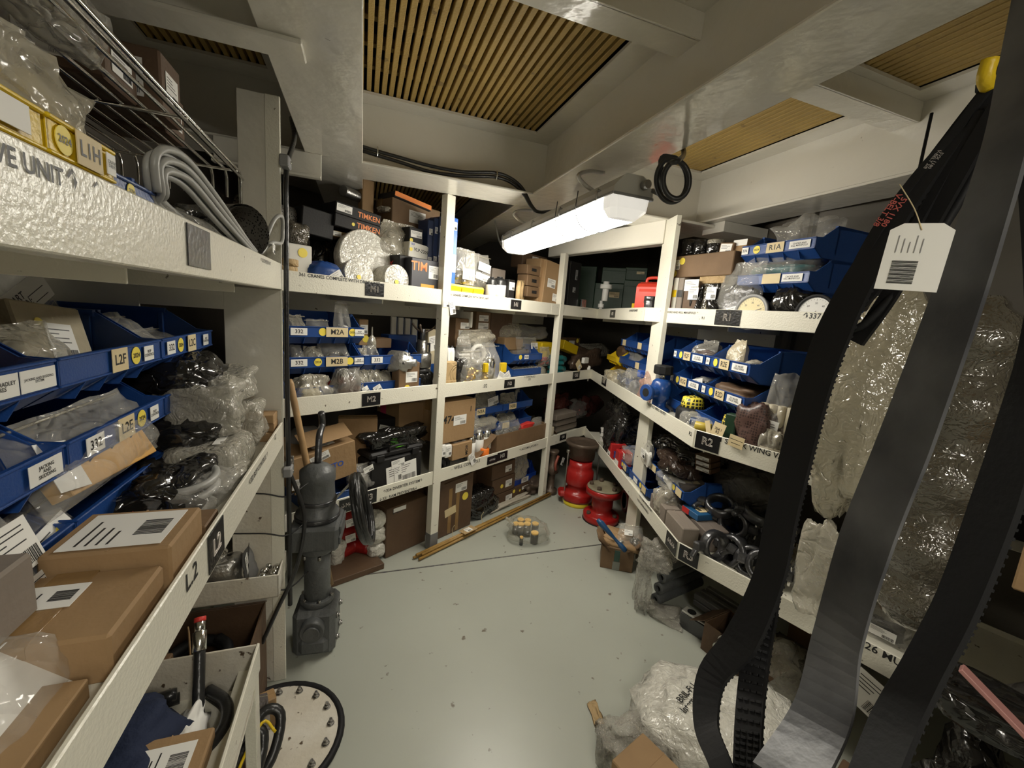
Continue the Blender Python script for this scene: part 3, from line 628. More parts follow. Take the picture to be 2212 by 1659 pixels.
bin_(LM(1.470, .20, 1.0465), BW, .4, BH, 'blue bin lowest in the stack behind the wrapped parcels', group=G)
carton(LM(.70, .235, 1.345, 0), .12, .12, .105, 'orange and white carton in the bin at the left edge', mat('orange_carton', (.55, .15, .04), .5), cards=[('f', .9, .55, 0, .4), ('y', .12, 0, .3, .45, '2024')], tape=False)
bag(LM(.83, .30, 1.345), .16, .22, .08, 'white clouded bag standing at the left in the L2F bin', CLR2, 'lump', PAP, lean=10)
bag(LM(.99, .25, 1.345), .22, .13, .11, 'clear bag slumped over the front of the L2F bin', CLR2, 'bits', PAP, lean=10)
carton(LM(1.12, .30, 1.355, -8), .16, .04, .15, 'cream padded box leaning in the L2F bin', mat('cream_padded_box', (.50, .43, .29), .7, bump=.3, var=.5, vs=8), cards=[('f', .4, .6, .05, .42), ('y', .06, 0, -.2, .72, None)], tape=False, tilt=(-18, 8))
bag(LM(1.18, .40, 1.38), .42, .21, .05, 'clear bag with printed part lines behind the padded box', CLR, 'lump', CLR2, lean=12, cards=[(.4, .3, .15, .6, 25, 'PART ______\nQUAN: _____')])
bag(LM(1.40, .24, 1.345), .14, .16, .10, 'clear bag with black cords in the L2C bin', CLR, 'ring', INK, lean=25)
bag(LM(1.55, .24, 1.345), .22, .12, .10, 'clear bag full of small white fittings in the L2C bin', CLR, 'bits', PAP, lean=30, n=10)
lump(LM(1.44, .12, 1.235), .22, .2, .12, 'black bag with white labels draped beside the L2C bin', BLKP, tip=.2, cards=[(.4, .35, .1, .85, 20, None, 't'), (.3, .25, -.2, .8, -30, None, 't')])
lump(LM(1.36, .10, 1.11), .20, .18, .10, 'black bag with white paper under the first black bag', BLKP, cards=[(.4, .5, 0, .6, 30)])
t = bag(LM(1.03, .15, 1.185), .40, .165, .11, 'large clear bag of orange pouches over the L2E bin', CLR, 'box', mat('orange_pouch', (.62, .33, .06), .5, var=.4), lean=28, amp=.4)
card(t, .07, .09, FRT(-.13, .03, .07, -12), 'PARKER', False); 
lump(LM(1.15, .08, 1.047), .24, .14, .085, 'black bag lying in front of the lowest blue bin', BLKP, amp=.35)
t = bag(LM(.865, .175, 1.0465, 0), .20, .145, .05, 'clear zip bag with big 2024 sticker label', CLR, None, lean=30)
card(t, .125, .085, FRT(.0, .0, .06, 8), None, True); dot(t, .019, FRT(.03, -.002, .075, 8), '2024')
bag(LM(.73, .15, 1.0465, 0), .13, .21, .07, 'clear bag with two white labels at the left edge', CLR, 'lump', PAP, lean=18, cards=[(.75, .35, 0, .6), (.7, .25, 0, .25)])
bag(LM(.66, .24, 1.19), .12, .12, .05, 'thin clear bag sticking out of the jacking and skidding bin', CLR, None, lean=10)
t = lump(LM(1.13, -.0, 1.0465) @ tr(0, .03, 0), .20, .15, .07, 'clear bag holding a coiled grey tube', CLR, amp=.2)
m = MB(); m.tube([(.07 * math.cos(a), .075 + .05 * math.sin(a), .02 + .004 * a) for a in [i * .5 for i in range(26)]], .009, 8); m.build('tube_coil', LGRY, t)
BG = 'bubble wrapped parcels on the left middle shelf'
t = lump(LM(1.33, .03, 1.0465), .25, .17, .10, 'bubble wrapped parcel with a white barcode strip on top', BUB, 'parcel', 'wrapped_parcel', amp=.10, p=.4, group=BG, fine=.025); card(t, .13, .022, TOPF(0, .06, .101, 3), None, 0)
m = MB(); [m.box(.0 + k * .005, .003 + k * .005, -.008, .006, .0015, .002, 0, None, .0) for k in range(8)]; m.build('barcode', INK, t, TOPF(.0, .06, .101, 3))
lump(LM(1.22, -.0, 1.0465) @ tr(.02, .012, 0), .17, .10, .055, 'small bubble wrapped parcel in front of the barcode parcel', BUB, 'parcel', 'wrapped_parcel', amp=.15, group=BG, fine=.025)
lump(LM(1.40, .06, 1.15), .19, .18, .15, 'upright bubble wrapped parcel, middle of the heap', BUB, 'parcel', 'wrapped_parcel', amp=.22, group=BG, fr=3)
lump(LM(1.52, .045, 1.21), .24, .2, .105, 'bubble wrapped parcel on top of the heap beside the dark opening', BUB, 'parcel', 'wrapped_parcel', amp=.22, group=BG, fine=.025)
lump(LM(1.545, .03, 1.0465), .20, .18, .16, 'bubble wrapped parcel hanging over the lip by the column', BUB, 'parcel', 'wrapped_parcel', amp=.2, group=BG, fine=.025)
for k, (x, z) in enumerate(((1.635, 1.0465), (1.65, 1.078), (1.64, 1.110))):
    carton(LM(x, .012, z), .075, .12, .030, ['flat tan carton lowest beside the column', 'flat tan carton in the middle beside the column', 'flat tan carton topmost beside the column'][k], CARD, tape=False)
t = carton(LM(.829, .012, 1.046 + .0005), .142, .165, .095, 'tan carton with a large stained white shipping label on top', CARD, cards=[('t', .82, .8, -.02, .5)], tape=False)
m = MB(); 
for x0, x1, y0, y1 in ((-.055, -.02, .03, .035), (-.05, -.01, .045, .05), (.0, .045, .12, .123), (-.04, .01, .11, .113)): m.box(x0, x1, y0, y1, .097, .0975, 0, None, 0)
for k in range(9): m.box(-.02 + k * .004, -.018 + k * .004, .075, .095, .097, .0975, 0, None, 0)
m.build('print', INK, t)
q = MB(); q.text('WINNER', .022, RGT(.0715, .1, .05, 90), 0); q.text('FRAGILE', .016, RGT(.0715, .13, .05, 90), 0); q.build('print', INKR, t)
carton(LM(.675, .02, 1.0465), .155, .21, .068, 'wide brown carton with a white label, in front of the stained label carton', CARD, cards=[('t', .34, .4, .12, .55)], tape=True)
carton(LM(.955, .012, 1.0465), .08, .15, .045, 'low brown carton behind the stained label carton', CARD2, tape=False)
carton(LM(.585, .125, 1.115), .17, .16, .085, 'olive grey carton at the left edge over the brown cartons', GCARD, tape=False)
carton(LM(.46, .035, 1.0465), .24, .22, .028, 'flat tan carton at the bottom left corner', CARD, tape=True)
bag(LM(.545, .035, 1.078), .17, .16, .09, 'large clear bag with a white block over the lip at lower left', CLR, 'box', PAP, lean=48, amp=.45)
bag(LM(1.03, .03, 1.0465), .17, .10, .03, 'flattened clear bag lying behind the carton near the lip', CLR, None, lean=60)
# ---- top left shelf ----
PZ = Z1 - .0115
bin_(LM(.648, .030, PZ), .121, .22, .135, 'yellow bin with cream card L1H and a clear bag', YEL, lip=(.20, .47), cards=[(-.30, .17, '2024', 'y'), (.02, .4, 'L1H', 'c'), (.38, .16, 'CRANE\nDRIVE', 'w')], group='yellow bins on the left top shelf')
bin_(LM(.52, .030, PZ), .121, .22, .165, 'yellow bin at the upper left edge with white cloth', YEL, lip=(.16, .38), cards=[(.0, .6, '', 'w')], group='yellow bins on the left top shelf')
bag(LM(.665, .035, PZ + .04), .125, .13, .09, 'clear bag leaning out of the L1H yellow bin', CLR2, 'lump', CLR2, lean=4, amp=.5)
bag(LM(.50, .03, PZ + .03), .12, .07, .06, 'clear bag in the yellow bin at the upper left edge', CLR, 'lump', PAP, lean=10)
bin_(LM(.79, .05, PZ), .17, .22, .085, 'blue bin with a yellow sticker beside the yellow bins', BLU, cards=[(.05, .2, '2024', 'y')])
bin_(LM(1.02, .10, PZ), .18, .22, .11, 'blue bin behind the grey cable coil', BLU)
bag(LM(.93, .02, PZ), .20, .08, .05, 'clear bag sagging in front of the blue sticker bin', CLR, None, lean=35)
bag(LM(1.13, .015, PZ), .27, .085, .06, 'clear bag with red zip line against the lip', CLR, 'bits', STL, lean=30)
CP = []
for k in range(6):
    y0 = .04 + (k % 2) * .012; q = k * .007; zb = PZ + .008 + (k // 2) * .013
    CP += [FL.w(.86 + q, y0, PZ + .05), FL.w(.845 + q, y0 - .005, PZ + .095 - q * .5), FL.w(.885 + q, y0 - .008, PZ + .122 - q), FL.w(.975 + q * .5, y0 - .01, PZ + .128 - q * 1.2), FL.w(1.14, y0 - .012, PZ + .095 - q * 1.1), FL.w(1.34, y0 - .015, PZ + .045 - q * .6), FL.w(1.50, y0 - .012, PZ + .012), FL.w(1.38, y0 + .02, zb), FL.w(1.10, y0 + .03, zb), FL.w(.93, y0 + .02, PZ + .02 + q)]
cable(CP, .0062, 'thick coil of grey cable arching over the left top shelf', LGRY, 'cable_coil')
cable([FL.w(1.50, .01, PZ + .06), FL.w(1.53, -.01, PZ + .13), FL.w(1.60, -.02, PZ + .155), FL.w(1.65, -.015, PZ + .12), FL.w(1.62, -.015, PZ + .075), FL.w(1.54, 0, PZ + .062), FL.w(1.48, .02, PZ + .02)], .006, 'grey cable loop with a paper tag at the column', LGRY, 'cable_loop')
t = thing('paper_tag', 'small white tag tied to the grey cable loop', 'tag', LM(1.53, -.008, PZ + .045)); card(t, .035, .028, FRT(0, 0, 0, -8), None, True, name='tag_card')
lump(LM(1.30, .12, PZ), .3, .2, .10, 'crumpled black foil bag under the wire rack', BLKP, amp=.3)
m = MB(); m.lathe([(.07, -.16), (.07, .16), (.064, .16), (.064, -.16)], 26, 0, rotm('Y', 90), caps=False)
tag(m.build('mesh_roll', EXP, None, LM(1.52, .16, PZ + .075, 50)), 'roll of dark expanded metal at the end of the left top shelf', 'metal mesh')
# wire rack above
WZ = 1.925; t = thing('wire_rack', 'chrome wire shelf over the left top shelf', 'rack', LM(.9, .1, WZ))
for k in range(15):
    m = MB(); y = .002 + k * .038; m.tube([(-1.2, y, 0), (.73, y, 0), (.745, y, -.02), (.745, y, -.20 if k % 3 == 0 else -.08)], .0042, 6, 0, None, smoothp=False); m.build('rod', CHR, t)
for x in (-.9, -.27, .3, .70):
    m = MB(); m.tube([(x, 0, -.007), (x, .54, -.007)], .004, 6, 0, None, smoothp=False); m.build('cross_bar', CHR, t)
m = MB(); m.tube([(-1.2, -.006, -.022), (.735, -.006, -.022)], .0045, 6, smoothp=False); m.build('front_rail', CHR, t)
m = MB(); m.tube([(-.42, 0, -.01), (-.42, -.01, .05), (-.40, .02, .09)], .012, 8); m.tube([(-.47, -.01, .0), (-.36, .0, .03)], .012, 8); m.build('clamp', ALU, t)
bag(LM(.86, .105, WZ + .008), .30, .13, .12, 'clear bag bulging over the edge of the wire rack', CLR, 'lump', CLR2, lean=25, amp=.5)
for k, (x, d, w, h) in enumerate(((.55, .2, .22, .12), (1.00, .36, .2, .14), (1.17, .20, .13, .10), (1.30, .16, .11, .13), (1.44, .20, .12, .11), (.80, .40, .2, .16))):
    carton(LM(x, d, WZ + .008), w, .16, h, ['brown carton on the near end of the wire rack', 'brown carton at the back of the wire rack, middle', 'dark carton with a white label in the middle of the wire rack', 'upright carton with a white label on the wire rack', 'carton with a long white label at the far end of the wire rack', 'large brown carton at the back of the wire rack, near the bag'][k], CARD3, cards=[('f', .6, .5, 0, .5)] + ([('l', .6, .6, 0, .5)] if k else []), tape=False)
# ---- under the left shelves ----
t = thing('steel_tray', 'small white steel tray under the left middle shelf with pump castings', 'tray', LM(1.70, .0, .452)); m = MB()
m.box(-.115, -.109, .0, .33, 0, .09, 0); m.box(-.115, .055, .0, .006, 0, .088, 0); m.box(-.115, .055, .33, .336, 0, .09, 0); m.box(-.115, .055, 0, .33, 0, .006, 0); m.build('body', RUSTW, t)
lump(LM(1.665, .14, .46), .11, .15, .13, 'grey cast pump head with chrome top in the small steel tray', STL, 'pump part', 'pump_casting', p=.4, amp=.1)
m = MB(); m.lathe([(.03, 0), (.034, .03), (.022, .05), (.022, .09), (.028, .1), (.02, .12)], 18); tag(m.build('chrome_fitting', CHR, None, LM(1.66, .21, .585)), 'chrome fitting standing on the pump casting', 'fitting')
t = thing('paper_tag', 'white tag with a red dot on the pump casting', 'tag', LM(1.655, .115, .56)); card(t, .03, .09, FRT(0, 0, 0, 20), None, True, name='tag_card')
for k, (x, y) in enumerate(((1.61, .02), (1.645, .025), (1.68, .02), (1.625, .06), (1.665, .06), (1.70, .05))):
    m = MB(); m.lathe([(.0149 * math.sin(a) + .0001, .015 - .015 * math.cos(a)) for a in [i * math.pi / 8 for i in range(9)]], 14, caps=False)
    tag(m.build('steel_ball', CHR, None, LM(x, y, .50)), ['polished steel ball at the near front corner of the small tray', 'polished steel ball in the middle of the front row in the small tray', 'polished steel ball by the column in the front row', 'polished steel ball in the second row, near the casting', 'polished steel ball in the middle of the second row', 'rearmost polished steel ball by the column'][k], 'steel ball', 'steel balls in the tray')
bag(LM(1.70, .09, .46), .06, .16, .05, 'black plastic wedge with a grey scoop behind the steel balls', GREY, None, zipped=False, name='scoop', cat='scoop')
bag(LM(1.68, .28, .46), .2, .16, .1, 'clear bag in a blue bin behind the small tray', CLR, 'lump', BLU)
carton(LM(1.675, .26, .60), .09, .1, .34, 'narrow tan carton standing by the stained column plate', CARD, tape=False, cards=[('f', .4, .2, 0, .7)])
carton(LM(1.50, .06, .0, 0), .34, .36, .38, 'dark open carton with black mouldings under the small tray', CARD3, flaps='open')
coil(LM(1.50, .24, .28), .09, 2, .018, 'black rubber mouldings in the dark open carton', RUB, 'rubber_ring', 'rubber part')
carton(LM(1.36, .20, .36, 20), .13, .004, .15, 'tan cardboard flap pointing up beside the dark open carton', CARD, tape=False, tilt=(0, 28))
for k in range(6):
    carton(LM(1.40, .30 + .012 * (k % 2), .0 + .071 * k), .22, .28, .07, 'dark flat carton in the stack behind the low tray, %s' % ('lowest', 'second from below', 'third from below', 'third from the top', 'second from the top', 'topmost')[k], CARD2, tape=False, group='flat cartons stacked by the low tray')
m = MB()
for k in range(2): m.tube([(.15 * math.cos(a) * (1 - .12 * k), .19 + .15 * math.sin(a), .02 + .03 * k + .002 * a) for a in [i * .52 for i in range(12)]], .015, 8)
tag(m.build('hose_coil', RUB2, None, LM(1.09, .0, .40)), 'black rubber hose coiled on the low left shelf', 'hose')
H0 = FL.w(1.135, .115, .43); H1 = FL.w(1.245, .14, .565); dv = (H1 - H0).normalized()
cable([H0 - dv * .05, (H0 + H1) / 2, H1], .014, 'black hose end with steel ferrule standing on the low left shelf', RUB2, 'hose', 'hose')
HM = Matrix.Translation(H1) @ dv.to_track_quat('Z', 'Y').to_matrix().to_4x4()
m = MB(); m.cyl(.017, 0, .05, 16); m.cyl(.013, .05, .075, 14); tag(m.build('hose_ferrule', CHR, None, HM @ tr(0, 0, -.01)), 'bright steel ferrule on the hose end', 'hose fitting')
m = MB(); m.cyl(.0145, 0, .012, 16); tag(m.build('red_plug', INKR, None, HM @ tr(0, 0, .065)), 'red plug on top of the hose ferrule', 'plug')
lump(LM(1.06, .16, .40), .26, .26, .13, 'navy cloth heaped on the low left shelf', NAVY, 'cloth', 'cloth', amp=.35, cards=())
lump(LM(1.10, .10, .40), .12, .06, .07, 'crumpled white cloth beside the navy cloth', PAP, 'cloth', 'cloth', amp=.5)
carton(LM(.97, .05, .40), .15, .17, .10, 'brown carton with white paper lying on the low left shelf', CARD, cards=[('t', .6, .7, 0, .5)], tape=False)
m = MB(); m.cyl(.12, 0, .006, 30); tag(m.build('round_plate', RUSTW, None, LM(1.09, .2, .402)), 'round cream plate under the hoses on the low left shelf', 'plate')
# ================= FLOOR, LEFT =================
t = thing('manhole_cover', 'round bolted white manhole cover with black rubber rim on the floor', 'manhole cover', Matrix.Translation(uvp(-.27, 1.42, 0)))
m = MB(); m.cyl(.222, 0.0, .016, 48, 0, None, .003); m.build('plate', RUSTW, t)
m = MB(); m.tube([(.226 * math.cos(a), .226 * math.sin(a), .010) for a in [i * math.pi / 20 for i in range(40)]], .013, 8, closed=True, smoothp=False); m.build('rubber_rim', RUB, t)
for k in range(16):
    a = 2 * math.pi * k / 16; x, y = .19 * math.cos(a), .19 * math.sin(a); m = MB(); m.cyl(.013, .016, .019, 16, 0, tr(x, y, 0)); m.cyl(.010, .019, .028, 6, 0, tr(x, y, 0)); m.cyl(.0055, .028, .038, 10, 0, tr(x, y, 0)); m.build('bolt', STL, t)
# machine
Mp = Matrix.Translation(uvp(-.165, 1.87, 0)) @ rotm('Z', 105) @ Matrix.Scale(1.08, 4)
t = thing('hydraulic_actuator', 'grey cast hydraulic actuator standing tied to the column', 'machine', Mp)
m = MB(); m.box(-.085, .085, -.08, .08, .0, .20, 0, None, .02); m.box(-.10, .10, -.055, .055, .02, .09, 0, None, .015); m.build('valve_block', GRYP, t)
for dx, dz in ((-.04, .05), (.04, .05), (-.04, .15), (.04, .15)):
    m = MB(); m.cyl(.012, 0, .008, 14, 0, tr(dx, -.08, dz) @ rotm('X', 90)); m.cyl(.008, .008, .014, 6, 0, tr(dx, -.08, dz) @ rotm('X', 90)); m.build('screw', STL, t)
m = MB(); m.cyl(.045, 0, .04, 24, 0, tr(-.08, 0, .14) @ rotm('Y', -90)); m.cyl(.03, .04, .05, 20, 0, tr(-.08, 0, .14) @ rotm('Y', -90)); m.build('side_port', GRYP, t)
m = MB(); m.cyl(.05, .20, .45, 24); m.cyl(.065, .43, .47, 24); m.cyl(.065, .20, .225, 24); m.build('cylinder', GRYP, t)
for z in (.232, .424):
    for k in range(6):
        a = k * math.pi / 3 + .3; m = MB(); m.cyl(.007, z - .012, z + .002, 6, 0, tr(.058 * math.cos(a), .058 * math.sin(a), 0)); m.build('flange_bolt', STL, t)
m = MB(); [m.box(-.101, -.099, -.06 + .03 * k, -.045 + .03 * k, .48, .56, 0) for k in range(4)]; m.box(-.07, .07, -.099, -.09, .53, .56, 0); m.build('rib', GRYP, t)
m = MB(); m.cyl(.085, .575, .59, 28); m.cyl(.072, .64, .655, 26); m.build('collar', DSTL, t)
m = MB(); m.box(-.10, .09, -.09, .09, .47, .57, 0, None, .012); m.box(-.08, .07, -.097, -.09, .49, .52, 0); m.build('flange_head', GRYP, t)
m = MB(); m.lathe([(.08, .57), (.08, .60), (.068, .61), (.062, .72), (.066, .73), (.066, .77), (.04, .79), (.02, .80)], 26); m.build('motor', GRYP, t)
m = MB();  m.tube([(0, 0, .80), (.03, 0, .90), (.09, 0, .93), (.07, 0, .985)], .013, 8); m.build('lever', DSTL, t)
for z in (.53, .95):
    pass
coil(Mp @ tr(.02, -.145, .58) @ rotm('Y', 8) @ rotm('X', 78) @ rotm('Z', 30), .125, 5, .0095, 'black flat hose coil hanging on the grey actuator', RUB2, 'hose_coil', 'hose', sq=1.25, jit=.006)
cable([uvp(-.25, 1.70, .90), uvp(-.20, 1.72, .70), uvp(-.22, 1.66, .52), uvp(-.28, 1.62, .38), uvp(-.33, 1.60, .26)], .008, 'thin black hose running down past the column', RUB2, 'hose', 'hose')
for z, l in ((.82, 'upper black cable tie round the column'), (.66, 'middle black cable tie round the column'), (.43, 'lower black cable tie round the column')):
    m = MB(); m.tube([uvp(-.45, 1.685, z + .01), uvp(-.33, 1.68, z - .0), uvp(-.255, 1.69, z - .02), uvp(-.19, 1.76, z)], .0028, 6); tag(m.build('cable_tie', INK), l, 'cable tie')
t = thing('clamp_bracket', 'grey steel bracket clamped on the column at knee height', 'bracket', LM(1.70, -.02, .90)); m = MB(); m.box(-.03, .05, -.01, .02, 0, .02, 0); m.box(.04, .055, -.01, .015, -.03, .04, 0); m.build('jaw', STL, t); m = MB(); m.cyl(.01, 0, .02, 8, 0, tr(.01, 0, .02)); m.build('bolt', STL, t)
# broom stick
a = FM.w(-.875, -.03, 1.19); b = uvp(-.16, 2.10, .0)
b = atz(715, 1262, .15); v = (a - b); m = MB(); m.lathe([(.013, 0), (.0145, v.length * .5), (.0145, v.length - .02), (.009, v.length)], 14)
tag(m.build('broom_stick', WOOD, None, Matrix.Translation(b) @ v.to_track_quat('Z', 'Y').to_matrix().to_4x4()), 'wooden stick leaning on the middle shelves beside the column', 'stick')
# black cable down the column
cable([uvp(-.30, 2.18, 2.30), uvp(-.262, 1.98, 2.16), uvp(-.252, 1.72, 1.98), uvp(-.250, 1.69, 1.8), uvp(-.252, 1.688, 1.4), uvp(-.250, 1.688, 1.0), uvp(-.25, 1.70, .6), uvp(-.25, 1.70, .33)], .0085, 'black cable running down the left column', RUB2, 'cable')
for z in (1.99, .905):
    t = thing('cable_clamp', 'grey clamp holding the black cable, ' + ('near the top of the column' if z > 1.5 else 'low on the column'), 'clamp', LM(1.69, -.035, z)); m = MB(); m.box(-.035, .02, 0, .03, -.018, .018, 0, None, .004); m.build('body', GREY, t); m = MB(); m.cyl(.005, 0, .004, 10, 0, tr(-.01, 0, 0) @ rotm('X', 90)); m.build('screw', CHR, t)
# hoses in the gap next to the manhole
for k, (o, lb) in enumerate((((-.34, 1.30), 'thick black hose bent over the floor beside the manhole'), ((-.38, 1.24), 'black hose with a yellow stripe beside the manhole'))):
    u, v = o; cable([uvp(u - .02, v - .16, .03), uvp(u - .0, v - .02, .10), uvp(u + .05, v + .08, .17), uvp(u + .105, v + .08, .15), uvp(u + .09, v + .0, .07), uvp(u + .01, v - .1, .025)], .017, lb, RUB2, 'hose', 'hose')
cable([uvp(-.34, 1.10, .04), uvp(-.33, 1.22, .12), uvp(-.28, 1.33, .185), uvp(-.24, 1.32, .15)], .0045, 'yellow striped thin cord on the black hoses', YEL, 'cord', 'cord')
bag(Matrix.Translation(uvp(-.33, 1.44, .02)) @ rotm('Z', GA), .10, .17, .03, 'small silver grey pouch standing by the manhole cover', mat('silver_pouch', (.3, .27, .27), .2, crease=14), None, lean=-5)
carton(Matrix.Translation(uvp(-.285, 1.46, .018)) @ rotm('Z', GA + 20), .05, .05, .12, 'small worn wooden block next to the silver pouch', WOOD, tape=False)
# ================= MIDDLE SHELVES =================
def MM(s, d, z, yaw=0): return Matrix.Translation(FM.w(s, d, z)) @ rotm('Z', FM.az + yaw)
BLKC = mat('black_carton', (.013, .012, .012), .55, bump=.1, bs=90, spec=.3)
NVYC = mat('dark_blue_carton', (.012, .03, .10), .45)
WBOX = mat('white_carton', (.66, .64, .57), .5)
def put(fr, d, x0, x1, yt, yb=None, zb=None, yaw=0): return pl(fr, d, x0, x1, yt, yb, zb, yaw)
def C(fr, d, x0, x1, yt, dep, label, mt=None, yb=None, zb=None, yaw=0, **k):
    M, w, h = pl(fr, d, x0, x1, yt, yb, zb, yaw); return carton(M, w, dep, h, label, mt, **k)
def B(fr, d, x0, x1, yt, dep, label, mt=None, yb=None, zb=None, yaw=0, **k):
    M, w, h = pl(fr, d, x0, x1, yt, yb, zb, yaw); return bag(M, w, h, dep, label, mt, **k)
def L_(fr, d, x0, x1, yt, dep, label, mt=None, yb=None, zb=None, yaw=0, **k):
    M, w, h = pl(fr, d, x0, x1, yt, yb, zb, yaw); return lump(M, w, dep, h, label, mt, **k)
def disc(fr, d, x0, x1, yt, dep, label, mt, zb, lean=8, tagc=False, **k):
    M, w, h = pl(fr, d, x0, x1, yt, None, zb); r = w / 2; t = thing('wrapped_disc', label, 'wrapped part', M @ rotm('X', -lean))
    m = MB(); TD = tr(0, 0, r) @ rotm('X', -90); m.lathe([(r * .97, .002), (r, .008), (r, dep - .01), (r * .97, dep)], 40, 0, TD); m.lathe([(r * .3, -.001), (r * .6, .001), (r * .965, .0015)], 40, 0, TD, False, caps=False); m.lathe([(.0005, -.002), (r * .3, -.001)], 40, 0, TD, False, caps=False); m.build('wrapping', mt, t)
    if tagc: card(t, .05, .035, FRT(r * .2, -.004, r * .45, 25), None, True); dot(t, .012, FRT(-r * .1, -.005, r * .8))
    return t
# ---- M1, left of the first post ----
m = MB(); m.lathe([(.055, -.12), (.055, .12), (.05, .12), (.05, -.12)], 26, 0, rotm('Y', 90), caps=False)
tag(m.build('mesh_roll', EXP, None, MM(-.83, .33, 1.93)), 'small roll of expanded metal high behind the column', 'metal mesh')
L_(FM, .22, 625, 672, 478, .12, 'shrink wrapped grey sleeves standing behind the column on the top shelf', FILM, yb=535, amp=.1, cat='wrapped part', name='wrapped_sleeves')
C(FM, .10, 622, 674, 528, .12, 'white carton with red edges and a yellow dot on the top shelf by the column', WBOX, zb=P1, cards=[('y', .12, 0, .1, .8)], tape=False, prints=[('r', '|', 1.2, -.35, .5, INKR)])
for k in range(2):
    m = MB(); m.cyl(.052 - k * .006, 0, .030, 24); tag(m.build('kraft_disc', TAN, None, MM(-.86 + .01 * k, .05, P1 + .04 + .032 * k)), ['lower', 'upper'][k] + ' brown paper disc in front of the white carton', 'gasket')
t = L_(FM, .06, 672, 748, 565, .14, 'blue wrapped dome with a white label on the top middle shelf', BLU, zb=P1, amp=.06, p=.8, cat='wrapped part', name='wrapped_part', cards=[(.35, .4, .22, .45, 35)])
B(FM, .30, 682, 760, 500, .14, 'big dark plastic bag behind the large wrapped disc', BLKP, zb=P1, zipped=False)
C(FM, .26, 686, 800, 502, .2, 'flat worn paper packet under the two black cartons', TAN, yb=514, tape=False, cards=[('f', .25, .8, -.2, .5)])
C(FM, .22, 722, 822, 474, .2, 'lower of two black cartons with orange lettering', BLKC, yb=501, tape=False, tilt=(0, 4), cards=[('y', .14, 0, -.12, .5)], prints=[('f', 'TIMKEN', .62, .22, .5, INKO)])
C(FM, .22, 724, 823, 449, .2, 'upper of two black cartons with orange lettering and a white label', BLKC, yb=475, tape=False, tilt=(0, 4), cards=[('f', .32, .6, -.32, .55)], prints=[('f', 'TIMKEN', .62, .22, .45, INKO)])
C(FM, .24, 650, 720, 452, .2, 'plain black carton left of the lettered black cartons', BLKC, yb=510, tape=False, tilt=(0, 4))
disc(FM, .16, 738, 856, 510, .07, 'largest disc wrapped in crinkled white plastic on the top shelf', WCLO, P1 + .01, tagc=True)
disc(FM, .05, 748, 812, 570, .10, 'small white wrapped disc in front of the largest disc', WCLO, P1, lean=12, tagc=True)
disc(FM, .05, 832, 886, 584, .13, 'small white wrapped disc beside the orange noted box', WCLO, P1, lean=4, tagc=True)
C(FM, .40, 783, 808, 388, .05, 'tall narrow brown carton standing behind the black cartons', CARD, yb=470, tape=False)
C(FM, .28, 846, 950, 440, .26, 'large shrink wrapped brown carton with a white label, top shelf', CARD2, yb=545, cards=[('f', .34, .25, .0, .72)], tape=True)
C(FM, .26, 852, 932, 428, .16, 'flat orange and black carton on top of the wrapped brown carton', BLKC, yb=441, tape=False, tilt=(0, 5), cards=[('f', 1, .8, 0, .6, ' ', 0, INKO)])
lump(MM(-.17, .30, 2.08), .09, .09, .03, 'small grey bundle on the flat orange carton', CLR2)
B(FM, .17, 818, 920, 480, .12, 'crumpled clear bag in front of the wrapped brown carton', CLR2, yb=570, cont='lump', cmat=CLR2, amp=.5)
C(FM, .15, 884, 914, 492, .08, 'small black carton with a pale label behind the yellowish card', BLKC, yb=528, tape=False, cards=[('f', .8, .4, 0, .6), ('y', .12, 0, -.35, .2)])
C(FM, .14, 882, 925, 526, .1, 'yellowish white carton marked in handwriting VLP-2209', WBOX, yb=560, tape=False, tilt=(0, 5), prints=[('f', 'VLP-2209', .3, .1, .55, INK), ('f', 'SKF', .18, -.33, .85, INKB)], cards=[('y', .12, 0, -.4, .5)])
C(FM, .10, 862, 890, 552, .14, 'dark red lettered carton left of the orange lettered box', BLKC, zb=P1, tape=False, prints=[('l', 'FAFNIR', .22, 0, .5, INKR, 90)])
C(FM, .04, 889, 948, 560, .16, 'dark box with big orange letters and an orange note', mat('slate_carton', (.045, .045, .055), .5), zb=P1, tape=False, cards=[('f', .36, .35, .3, .68), ('f', .5, .34, .1, .17, 'CRANE', 0, mat('orange_note', (.72, .36, .06), .6))], prints=[('f', 'TIM', .33, -.22, .78, INKO)])
for k, (x0, x1, yt) in enumerate(((925, 937, 475), (938, 948, 471), (949, 957, 468))):
    C(FM, .14, x0, x1, yt, .1, ['dark blue upright carton, leftmost of three beside the post', 'dark blue upright carton, middle of three beside the post', 'dark blue upright carton, nearest the post of three'][k], NVYC, zb=P1, tape=False, cards=[('f', .7, .16, 0, .45), ('f', .6, .08, 0, .85)], group='dark blue upright cartons')
C(FM, .03, 974, 990, 470, .08, 'tall slim blue and white carton right behind the first post', mat('bright_blue_carton', (.03, .13, .5), .4), zb=P1, tape=False, cards=[('f', .9, .22, 0, .45, ' '), ('f', .7, .1, 0, .9)])
m = MB(); m.cyl(.03, -.15, .15, 18, 0, rotm('Y', 90)); tag(m.build('steel_tube', STL, None, MM(-.27, .45, 2.15, 20)), 'bright steel tube lying above the cartons near the grating', 'tube')
